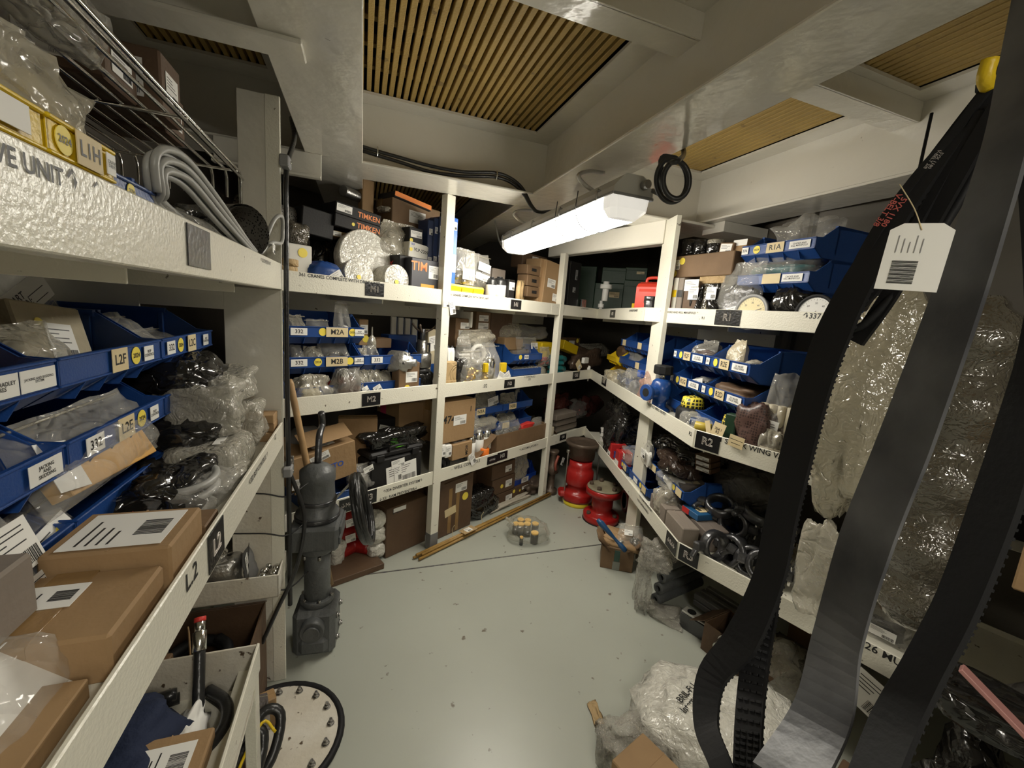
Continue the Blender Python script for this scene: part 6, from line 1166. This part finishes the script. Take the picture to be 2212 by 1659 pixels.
# ================= floor, right =================
t = thing('flanged_spool', 'tall red flanged spool with a yellow foot behind the short one', 'spool', Matrix.Translation(atz(1250, 1092, 0)) @ tr(-.01, .06, 0) @ Matrix.Scale(1.12, 4)); m = MB()
m.lathe([(.115, .035), (.118, .05), (.118, .09), (.11, .10), (.085, .11), (.085, .15), (.10, .16), (.105, .17), (.105, .26), (.095, .27), (.085, .30), (.085, .34)], 32); m.build('body', REDP, t)
m = MB(); m.lathe([(.108, 0), (.112, .005), (.112, .035), (.10, .036)], 32); m.build('yellow_foot', mat('worn_yellow_paint', (.70, .55, .03), .4, dirt=.9, thr=.6, ds=14), t)
m = MB(); m.box(-.15, -.09, -.05, .05, .05, .10, 0, None, .02); m.build('lug', REDP, t)
t = thing('iron_pot', 'brown iron pot shaped cap standing on the tall red spool', 'iron cap', Matrix.Translation(atz(1250, 1088, 0)) @ tr(-.01, .06, .383) @ Matrix.Scale(1.1, 4)); m = MB(); m.lathe([(.08, 0), (.10, .01), (.105, .10), (.125, .115), (.13, .135), (.12, .14), (.10, .138), (.095, .130), (.05, .128), (.0005, .135)], 32); m.build('body', BRNM, t)
for k, (x, y) in enumerate(((-.135, -.07), (.135, -.03))):
    m = MB(); m.cyl(.006, 0, .47, 10); m.cyl(.016, .45, .475, 12); m.cyl(.014, 0, .012, 6); tag(m.build('tie_rod', STL, None, Matrix.Translation(atz(1250, 1088, 0)) @ tr(x, .06 + y, 0)), ['left steel tie rod with a blue nut beside the tall red spool', 'right steel tie rod beside the tall red spool'][k], 'rod')
t = thing('flanged_spool', 'short red flanged spool with a grimy bolted top on the floor', 'spool', Matrix.Translation(atz(1300, 1130, 0)) @ tr(.0, .06, 0) @ Matrix.Scale(1.17, 4)); m = MB(); m.lathe([(.115, 0), (.12, .008), (.12, .045), (.11, .052), (.07, .06), (.06, .08), (.07, .10), (.07, .15), (.06, .17), (.10, .185), (.118, .19), (.118, .225), (.11, .23)], 34); m.build('body', REDP, t)
m = MB(); m.lathe([(.12, -.0), (.123, .002), (.123, .007), (.12, .008)], 34); m.build('base_seal', RUB, t)
m = MB(); m.lathe([(.112, .229), (.112, .237), (.10, .240), (.04, .238), (.0005, .242)], 34); m.build('top_face', KHA, t)
for k in range(5):
    a = R(72 * k + 20); m = MB(); m.cyl(.015, .235, .258, 12, 0, tr(.085 * math.cos(a), .085 * math.sin(a), 0)); m.build('bolt', BRNM, t)
for k in range(3):
    a = R(120 * k + 200); m = MB(); m.cyl(.014, .048, .07, 10, 0, tr(.098 * math.cos(a), .098 * math.sin(a), 0)); m.build('foot_bolt', BRNM, t)
m = MB(); m.cyl(.07, -.09, .09, 24, 0, rotm('Y', 90)); m.cyl(.095, -.09, -.06, 24, 0, rotm('Y', 90)); tag(m.build('red_pipe', DRED, None, Matrix.Translation(atz(1350, 1120, 0)) @ tr(.10, .12, .10)), 'dark red flanged pipe lying in shade behind the short spool', 'pipe')
# brown sagging carton
Mq = Matrix.Translation(atz(1330, 1232, 0)) @ rotm('Z', -12)
t = carton(Mq, .20, .18, .15, 'sagging brown carton with green and grey tape on the floor', CARD2, tape=False, prints=())
q = MB(); q.box(-.02, .015, -.0015, 0, .06, .135, 0); q.build('tape', mat('green_tape', (.03, .08, .06), .4), t); q = MB(); q.box(-.025, .02, -.0018, 0, .0, .058, 0); q.build('tape', mat('grey_tape', (.20, .21, .18), .35), t)
for a, sg in ((1, 1), (-1, -1)):
    q = MB(); lumpy(q, .12, .15, .02, sd(), 0, tr(0, 0, 0), amp=.4, p=.35); q.build('flap', CARD2, t, tr(sg * .09, .08, .15) @ rotm('Y', -35 * sg))
lump(Mq @ tr(0, .01, .13), .20, .17, .07, 'torn brown wrapping paper over the sagging carton', CARD, 'paper', 'wrapping_paper', amp=.4, p=.5)
bag(Mq @ tr(.07, -.0, .19), .17, .15, .06, 'clear bag of fittings with a label leaning above the sagging carton', CLR, 'bits', STL, lean=52, cards=[(.3, .25, -.1, .5)], n=9)
m = MB(); m.lathe([(.012, 0), (.016, .01), (.016, .05), (.011, .06), (.009, .10), (.014, .14), (.02, .22), (.012, .25)], 14); tag(m.build('blue_tool', mat('blue_grip', (.01, .06, .16), .4), None, Matrix.Translation(Mq @ Vector((.04, -.05, .17))) @ rotm('Z', 0) @ rotm('Y', -48) @ rotm('X', -14)), 'blue handled tool lying across the sagging carton', 'tool')
# wrapped pipe stack
GP = 'grey pipes in bubble film under shelf R3'
for k in range(4):
    t = thing('pipe', ['topmost', 'second', 'third', 'lowest'][k] + ' grey pipe end in the film wrapped stack under shelf R3', 'pipe', Matrix.Translation(atz(1412, 1318, 0)) @ tr(.03 - .008 * k, .02, .255 - .068 * k) @ rotm('Z', 32), GP)
    m = MB(); m.ring(.031, .016, 0, .40, 24, 0, rotm('Y', 90)); m.build('body', GRYP, t)
lump(Matrix.Translation(atz(1392, 1322, 0)) @ rotm('Z', -8) @ tr(-.02, -.015, 0), .07, .10, .30, 'bubble film torn around the stacked grey pipes', mat('torn_bubble_film', (.55, .52, .45), .10, bump=1, bs=60, alpha=.34, crease=28, spec=1), 'bubble wrap', 'bubble_film', amp=.55, fr=4, p=.5, fine=.12)
lump(Matrix.Translation(atz(1412, 1235, .26)) @ rotm('Z', -30), .15, .10, .13, 'bubble film bag hanging from the lip above the pipes', mat('torn_bubble_film', (.55, .52, .45)), 'bubble wrap', 'bubble_film', amp=.5, fine=.12)
lump(Matrix.Translation(atz(1430, 1345, .0)) @ rotm('Z', -30), .16, .10, .05, 'bubble film crumpled on the floor below the pipes', mat('torn_bubble_film', (.55, .52, .45)), 'bubble wrap', 'bubble_film', amp=.5, fine=.12)
GD = 'dark square bars under shelf R3'
for k in range(6):
    o = Matrix.Translation(atz(1478, 1330, 0)) @ rotm('Z', FC.az - 4); m = MB(); m.box(0, .34, 0, .032, 0, .032, 0, None, .004)
    tag(m.build('steel_bar', mat('oiled_steel_bar', (.10, .095, .088), .4, metal=.2), None, o @ tr(.0 + .01 * (k % 3), .06 + .036 * (k % 3), .05 + .036 * (k // 3) + (.015 * (k % 3)))), ['dark steel bar, front of the lower layer', 'dark steel bar, middle of the lower layer', 'dark steel bar, rear of the lower layer', 'dark steel bar, front of the upper layer', 'dark steel bar, middle of the upper layer', 'dark steel bar, rear of the upper layer'][k], 'steel bar', GD)
t = thing('rod_end_block', 'steel block with a round hole and rod end on the floor', 'machine part', Matrix.Translation(atz(1465, 1352, 0)) @ rotm('Z', FC.az + 4)); m = MB(); m.box(0, .155, 0, .06, 0, .085, 0, None, .004); m.build('base', DSTL, t)
m = MB(); m.box(.002, .153, .002, .058, .085, .097, 0, None, .004); m.build('top_plate', mat('bare_aluminium', (.55, .54, .50), .35, metal=.3), t); m = MB(); m.cyl(.022, .097, .0985, 24, 0, tr(.045, .03, 0)); m.build('hole', GAP, t); m = MB(); m.cyl(.02, .155, .20, 18, 0, tr(0, .03, .06) @ rotm('Y', 90)); m.build('rod', STL, t)
t = carton(Matrix.Translation(atz(1560, 1440, 0)) @ rotm('Z', FC.az - 8), .24, .2, .15, 'ragged brown open carton with wrapped cylinders by the belt', CARD3, flaps='open')
lump(Matrix.Translation(atz(1590, 1410, .03)) @ rotm('Z', FC.az), .10, .09, .20, 'yellowish film wrapped cylinder in the ragged carton, rear', mat('yellowish_film', (.46, .40, .24), .15, bump=.6, crease=14, alpha=.9), 'wrapped part', 'wrapped_part', amp=.15)
m = MB(); m.cyl(.035, -.07, .07, 20, 0, rotm('Y', 90)); m.cyl(.04, -.01, .02, 20, 0, rotm('Y', 90)); tag(m.build('chrome_coupling', CHR, None, Matrix.Translation(atz(1570, 1390, .13)) @ rotm('Z', 40)), 'chrome coupling on top of the ragged carton', 'coupling')
lump(Matrix.Translation(atz(1700, 1480, 0)) @ rotm('Z', FC.az), .3, .2, .12, 'dark bubble wrapped parcel on the floor behind the belts', FILM, 'parcel', 'wrapped_parcel')
carton(Matrix.Translation(atz(1730, 1440, 0)) @ rotm('Z', FC.az) @ tr(0, .15, 0), .24, .18, .2, 'yellowish taped carton under shelf R3 behind the belts', CARD2, tape=True)
# white sack
t = lump(Matrix.Translation(atz(1590, 1730, 0)) @ rotm('Z', -20) @ tr(-.03, 0, 0), .56, .40, .17, 'large white plastic sack with dark lettering under the belts', WCLO, 'sack', 'plastic_sack', amp=.22, p=.6)
q = MB(); q.text('BRIL-FU\nInternational', .035, tr(-.13, .18, .170) @ rotm('Z', 62) @ rotm('X', 0), 0); q.build('print', INK, t)
lump(Matrix.Translation(atz(1395, 1720, 0)) @ rotm('Z', 10), .20, .22, .10, 'crumpled clear film spilling left of the white sack', mat('torn_bubble_film', (.55, .52, .45)), 'plastic film', 'plastic_film', amp=.5, fr=3.4)
carton(Matrix.Translation(atz(1440, 1790, 0)) @ rotm('Z', 38), .17, .17, .14, 'brown carton corner at the bottom edge by the clear film', CARD, tape=False)
lump(Matrix.Translation(atz(1660, 1500, .0)) @ rotm('Z', -20), .26, .22, .17, 'silvery clear bag on the rear of the white sack', CLR2, amp=.4)
# coat of the lamp cable
FX = Fr(*uvp(0, 2.275)[:2], GA)
def fx(px, py, d=0): q = FX.at(px, py, d); return FX.w(q[0], d, q[1])
for off, lb in ((0, 'lower strand of the black twin cable along the cross beam'), (-9, 'upper strand of the black twin cable along the cross beam')):
    cable([fx(760, 318 + off, .02), fx(800, 331 + off), fx(860, 349 + off * 1.1), fx(930, 371 + off * 1.4), fx(1000, 380 + off), fx(1066, 382 + off), fx(1100, 392 + off), fx(1128, 415 + off, -.02), fx(1148, 447 + off * .4, -.05), fx(1164, 458, -.06), fx(1195, 456, -.03)], .0085, lb, RUB2)
for k, (px, py) in enumerate(((815, 328), (1073, 379))):
    p = fx(px, py, -.012); m = MB(); m.tube([(0, 0, -.022), (.004, -.004, 0), (0, 0, .022)], .0035, 6); tag(m.build('cable_tie', CHR, None, Matrix.Translation(p)), ['bright cable tie on the twin cable near the left beam', 'bright cable tie on the twin cable where it bends'][k], 'cable tie')
P0 = uvp(1.03, 1.43, 2.055); ctr = atdist(1455, 385, (P0 - EY).length * .97)
pts = [P0 + Vector((0, .01, 0)), atdist(1430, 415, 1.70)]
for k in range(26):
    a = R(-120 + 30 * k); rr = 42 if k < 13 else 36; pts.append(atdist(1456 + (rr * .85) * math.cos(a) + (k - 13) * .8, 388 + rr * 1.15 * math.sin(a), 1.70 - .003 * k))
pts += [uvp(1.12, 1.40, 2.20), uvp(1.10, 1.45, 2.3)]
cable(pts, .009, 'black cable coiled in loops at the near end of the lamp', RUB2, 'cable_coil')
m = MB(); m.cyl(.016, 0, .03, 12, 0, rotm('Y', 90)); tag(m.build('cable_gland', STL, None, Matrix.Translation(uvp(.98, 1.425, 2.06)) @ rotm('Z', -70)), 'cable gland on the near end of the lamp', 'fitting')
m = MB(); m.tube([uvp(.87, 3.0, 2.2), uvp(.90, 2.95, 2.05), uvp(.95, 2.88, 1.97), uvp(1.02, 2.86, 1.98), uvp(1.0, 2.82, 2.03)], .006, 7); tag(m.build('cable', LGRY), 'pale cable curling at the far end of the lamp', 'cable')
# ================= belts and hanging things, right foreground =================
def ribbon(path, widths, th, teeth=0, facing=None):
    P = [Vector(p) for p in path]; n = len(P); k = 6; C_ = catmull(P, False, k); W = []
    for i in range(n - 1):
        for j in range(k): W.append(widths[i] + (widths[i + 1] - widths[i]) * j / k)
    W.append(widths[-1]); m = MB(); vs = []
    for i, p in enumerate(C_):
        t = (C_[min(i + 1, len(C_) - 1)] - C_[max(i - 1, 0)]).normalized(); f = facing or (EY + Vector((-.15, .5, 0)) - p); f = (f - t * f.dot(t)).normalized(); x = t.cross(f).normalized(); w = W[i] / 2
        vs += [p - x * w + f * th / 2, p + x * w + f * th / 2, p + x * w - f * th / 2, p - x * w - f * th / 2]
    fs = [[4 * i + a, 4 * i + (a + 1) % 4, 4 * i + 4 + (a + 1) % 4, 4 * i + 4 + a] for i in range(len(C_) - 1) for a in range(4)] + [[0, 3, 2, 1], [4 * len(C_) - 4 + a for a in range(4)]]
    m.add(vs, fs, 0, None, True)
    for i in range(len(m.f)): m.sm[i] = False
    return m, C_, W
def belt(name, label, spec, th, mt, teeth=0):
    """spec: (px, py, distance, width as seen)"""
    path = [atdist(a, b, c) for a, b, c, w in spec]; o0 = path[0].copy(); m, C_, W = ribbon([p for p in path], [(atdist(a + w / 2, b, c) - atdist(a - w / 2, b, c)).length * .93 for a, b, c, w in spec], th)
    if teeth:
        t_ = 0
        for i in range(len(C_) - 1):
            L = (C_[i + 1] - C_[i]).length; nn = max(1, int(L / .009)); d = (C_[i + 1] - C_[i]) / nn; f = (EY + Vector((-.15, .5, 0)) - C_[i]); tt = d.normalized(); f = (f - tt * f.dot(tt)).normalized(); x = tt.cross(f)
            for q in range(nn):
                p = C_[i] + d * q; A = Matrix((x, tt, f)).transposed().to_4x4(); s = 1 if teeth > 0 else -1
                m.box(-W[i] / 2, W[i] / 2, -.0022, .0022, (-th / 2 - .004), -th / 2, 0, Matrix.Translation(p) @ A, .0006)
                if teeth == 2:
                    for c in (-.34, -.12, .12, .34): m.box(W[i] * c - .004, W[i] * c + .004, -.0022, .0022, th / 2, th / 2 + .0025, 0, Matrix.Translation(p) @ A, .0006)
    m.v = [v - o0 for v in m.v]; o = m.build(name, mt, None, Matrix.Translation(o0)); return tag(o, label, 'belt')
t = thing('wall_hook', 'dark hook bracket holding the belts in the upper right corner', 'hook', Matrix.Translation(atdist(2185, 150, 1.03))); m = MB(); m.tube([(-.035, -.01, -.03), (0, 0, 0), (.12, .05, .03), (.3, .12, .10), (.34, .14, .40)], .016, 10); m.build('arm', RUB, t); m = MB(); m.tube([(-.035, -.01, -.03), (-.048, -.015, -.02), (-.05, -.018, .0)], .010, 8); m.build('tip', YEL, t)
belt('drive_belt', 'wide smooth grey belt hanging down the middle of the belt bundle', [(2245, -60, .92, 120), (2205, 150, .86, 130), (2172, 310, .82, 135), (2115, 500, .80, 148), (2047, 700, .80, 160), (1955, 950, .83, 162), (1865, 1180, .88, 150), (1808, 1380, .94, 128), (1775, 1540, .95, 140), (1690, 1690, .9, 160)], .006, GRUB)
belt('toothed_belt', 'black toothed belt hanging at the left of the bundle and looping below', [(2180, 150, 1.0, 60), (2060, 300, .98, 55), (1945, 460, .96, 60), (1860, 600, .95, 85), (1800, 720, .95, 95), (1752, 860, .95, 88), (1692, 1100, .97, 82), (1660, 1250, 1.0, 78), (1602, 1380, 1.04, 85), (1538, 1460, 1.07, 68), (1525, 1560, 1.05, 58), (1552, 1640, 1.0, 55), (1595, 1740, .97, 55)], .009, RUB, teeth=1)
belt('toothed_belt', 'black ribbed belt strand running straight below the loop', [(1685, 1150, 1.05, 50), (1650, 1330, 1.06, 62), (1630, 1440, 1.05, 66), (1618, 1560, 1.02, 66), (1612, 1740, .98, 66)], .008, RUB, teeth=2)
belt('toothed_belt', 'broad black belt at the far right of the bundle', [(2290, 500, .84, 110), (2250, 750, .84, 120), (2215, 880, .85, 125), (2150, 1090, .86, 132), (2070, 1300, .88, 112), (1993, 1450, .90, 105), (1930, 1570, .90, 112), (1865, 1740, .86, 112)], .01, RUB, teeth=1)
belt('toothed_belt', 'black belt strand at the right edge above the broad belt', [(2200, 140, 1.0, 60), (2225, 350, .98, 60), (2240, 600, .96, 60), (2250, 900, .96, 60)], .01, RUB)
o = belt('v_belt', 'narrow black belt with red and grey printing behind the white tag', [(2150, 170, .99, 24), (2060, 290, .98, 26), (1975, 390, .97, 28), (1895, 500, .96, 30), (1845, 600, .96, 30), (1850, 660, .95, 26), (1905, 610, .95, 24), (1990, 470, .96, 24), (2120, 240, .98, 24)], .008, RUB)
for (x0, y0, x1, y1, mt_, nm) in ((1960, 408, 1888, 502, mat('dull_red_print', (.38, .07, .05), .6), 'red_lettering'), (2040, 318, 1995, 372, mat('dull_grey_print', (.22, .20, .18), .6), 'grey_lettering')):
    a, b = atdist(x0, y0, .962), atdist(x1, y1, .950); m = MB(); dvv = (b - a); f = (EY - a).normalized(); xx = dvv.normalized().cross(f); A = Matrix((dvv.normalized(), -xx, f)).transposed().to_4x4()
    m.text('5VX 1180\nV-BELT 3/8', dvv.length / 6.2, Matrix.Translation((a + b) / 2 - o.location) @ A, 0); 
    q = m.build(nm, mt_, o)
cable([atdist(2150, 180, 1.02), atdist(2030, 360, 1.0), atdist(1930, 530, .99), atdist(1840, 690, .98), atdist(1868, 700, .97), atdist(1960, 600, .97), atdist(2080, 420, .98), atdist(2170, 220, 1.0)], .007, 'thin black belt loop hanging inside the printed belt', RUB, 'v_belt', 'belt')
belt('v_belt', 'dark inner belt just left of the wide grey belt', [(2160, 220, .97, 45), (2080, 360, .96, 50), (2000, 500, .96, 50), (1920, 640, .97, 46), (1850, 740, .98, 40)], .008, RUB)
t = thing('paper_tag', 'white barcode tag with cut corners tied to the belts', 'tag', Matrix.Translation(atdist(1974, 556, .80)) @ rotm('Z', -36) @ rotm('Y', 3) @ Matrix.Scale(.70, 4))
m = MB(); w, h = .092, .125; m.prism([(-w / 2, -h / 2), (w / 2, -h / 2), (w / 2, h * .40), (w * .3, h / 2), (-w * .3, h / 2), (-w / 2, h * .40)], 0, .0012, 0, rotm('Z', -90))
m.build('tag_card', PAP, t, rotm('Z', 0))
m = MB()
for k in range(17): m.box(-.030, .008, -.0022, -.0018, -.050 + k * .0026, -.050 + k * .0026 + (.0012 if k % 3 else .0018), 0, None, 0)
m.build('barcode', INK, t)
m = MB()
for k in range(5): m.box(-.030 + k * .009, -.0295 + k * .009 + .0008, -.0022, -.0018, .008, .040 - .006 * (k % 3), 0, None, 0)
m.build('print', GREY, t)
m = MB(); m.tube([(0, -.002, .05), (-.02, .0, .09), (-.05, .02, .14)], .001, 5); m.build('string', CREAM, t)
def FCM(px, py, d, yaw=0):
    q = FC.at(px, py, d); return Matrix.Translation(FC.w(q[0], d, q[1])) @ rotm('Z', FC.az + yaw)
def along(px0, py0, px1, py1, d):      # a frame whose z axis runs from the lower to the upper pixel, on the plane at depth d
    a = FCM(px0, py0, d).translation; b = FCM(px1, py1, d).translation; v = b - a; x = FC.a - v.normalized() * FC.a.dot(v.normalized()); x.normalize(); y = v.normalized().cross(x)
    return Matrix.Translation(a) @ Matrix((x, y, v.normalized())).transposed().to_4x4(), v.length, b
YF = mat('yellowish_cloudy_film', (.40, .36, .26), .12, bump=.7, bs=30, crease=26, alpha=.85, spec=1)
A, h, top = along(1815, 1125, 1925, 640, -.16)
t = thing('wrapped_bundle', 'long yellowish film wrapped bundle hanging behind the belts', 'wrapped part', A); m = MB(); lumpy(m, .21, .2, h, sd(), 0, None, amp=.28, p=.85, fine=.06); m.build('wrapping', YF, t)
m = MB(); m.tube([A.inverted() @ top, A.inverted() @ (top + (Vector((0, 0, 2.19 - top.z))))], .004, 6, smoothp=False); m.build('cord', RUB, t)
A2, h2, tp2 = along(1760, 1330, 1800, 1150, -.14)
t = thing('bag_tail', 'empty clear bag tail under the hanging wrapped bundle', 'plastic bag', A2); m = MB(); lumpy(m, .13, .07, h2, sd(), 0, None, amp=.4); m.build('film', CLR2, t)
A, h, top = along(1960, 1340, 2120, 640, -.12)
t = thing('wrapped_roll', 'tall cylinder in tight stretch film between the grey and black belts', 'wrapped part', A); m = MB(); pr = []
for k in range(60):
    z = h * k / 59; pr.append(((.115 + .02 * math.sin(k * .5)) * min(1, .45 + 2.2 * min(z, h - z) / h * 2) + .0035 * math.sin(k * 2.4), z))
m.lathe(pr, 26); m.build('film', FILM, t); m = MB(); m.tube([(0, 0, h), A.inverted() @ (top + Vector((0, 0, 2.19 - top.z)))], .004, 6, smoothp=False); m.build('cord', RUB, t)
DF = mat('dusty_dark_film', (.06, .055, .048))
def PM(s_, d, z, yaw=0): return Matrix.Translation(FC.w(s_, d, z)) @ rotm('Z', FC.az + yaw)
lump(PM(1.42, -.46, 0), .62, .42, .62, 'dusty dark plastic heap in the lower right corner', DF, 'plastic film', 'plastic_film', amp=.25)
lump(PM(1.34, -.40, .60), .56, .36, .42, 'grey brown film heap at the right edge behind the broad belt', DF, 'plastic film', 'plastic_film', amp=.3)
lump(PM(1.06, -.30, 0), .26, .28, .46, 'black crumpled film beside the dusty heap', BLKP, 'plastic film', 'plastic_film', amp=.4)
carton(PM(1.12, -.28, 1.0), .28, .26, .15, 'worn tan carton at the right edge behind the broad belt', CARD, tape=False)
M_ = FCM(2215, 905, -.02); t = thing('box_with_label', 'black flat box with a white barcode label at the right edge', 'box', Matrix.Translation((M_.translation.x, M_.translation.y, P2)) @ rotm('Z', FC.az)); zc = M_.translation.z - P2
m = MB(); m.box(-.06, .24, .0, .10, 0, zc + .22, 0); m.build('body', BLKC, t); card(t, .16, .12, FRT(.035, -.001, zc, -8), None, True)
lump(FCM(2190, 1640, -.45), .34, .16, .08, 'black pouch with a red and white edge at the lower right', BLKP, amp=.2)
m = MB(); m.box(-.10, .10, 0, .03, 0, .010, 0); tag(m.build('striped_strip', mat('pinkish_print', (.42, .2, .18), .5), None, FCM(2175, 1560, -.47) @ rotm('Y', 34)), 'pinkish printed strip on the black pouch', 'strip')
t = thing('card_note', 'white printed card with red text low behind the belts', 'card', FCM(1880, 1505, -.06)); card(t, .13, .13, FRT(0, 0, 0, -20), None, True, name='sheet')
t = carton(PM(.90, -.52, 0), .26, .24, .30, 'dark brown carton with a yellow panel at the bottom right', CARD3, tape=False, cards=[('f', .45, .5, .2, .7, ' ', 0, YEL)])
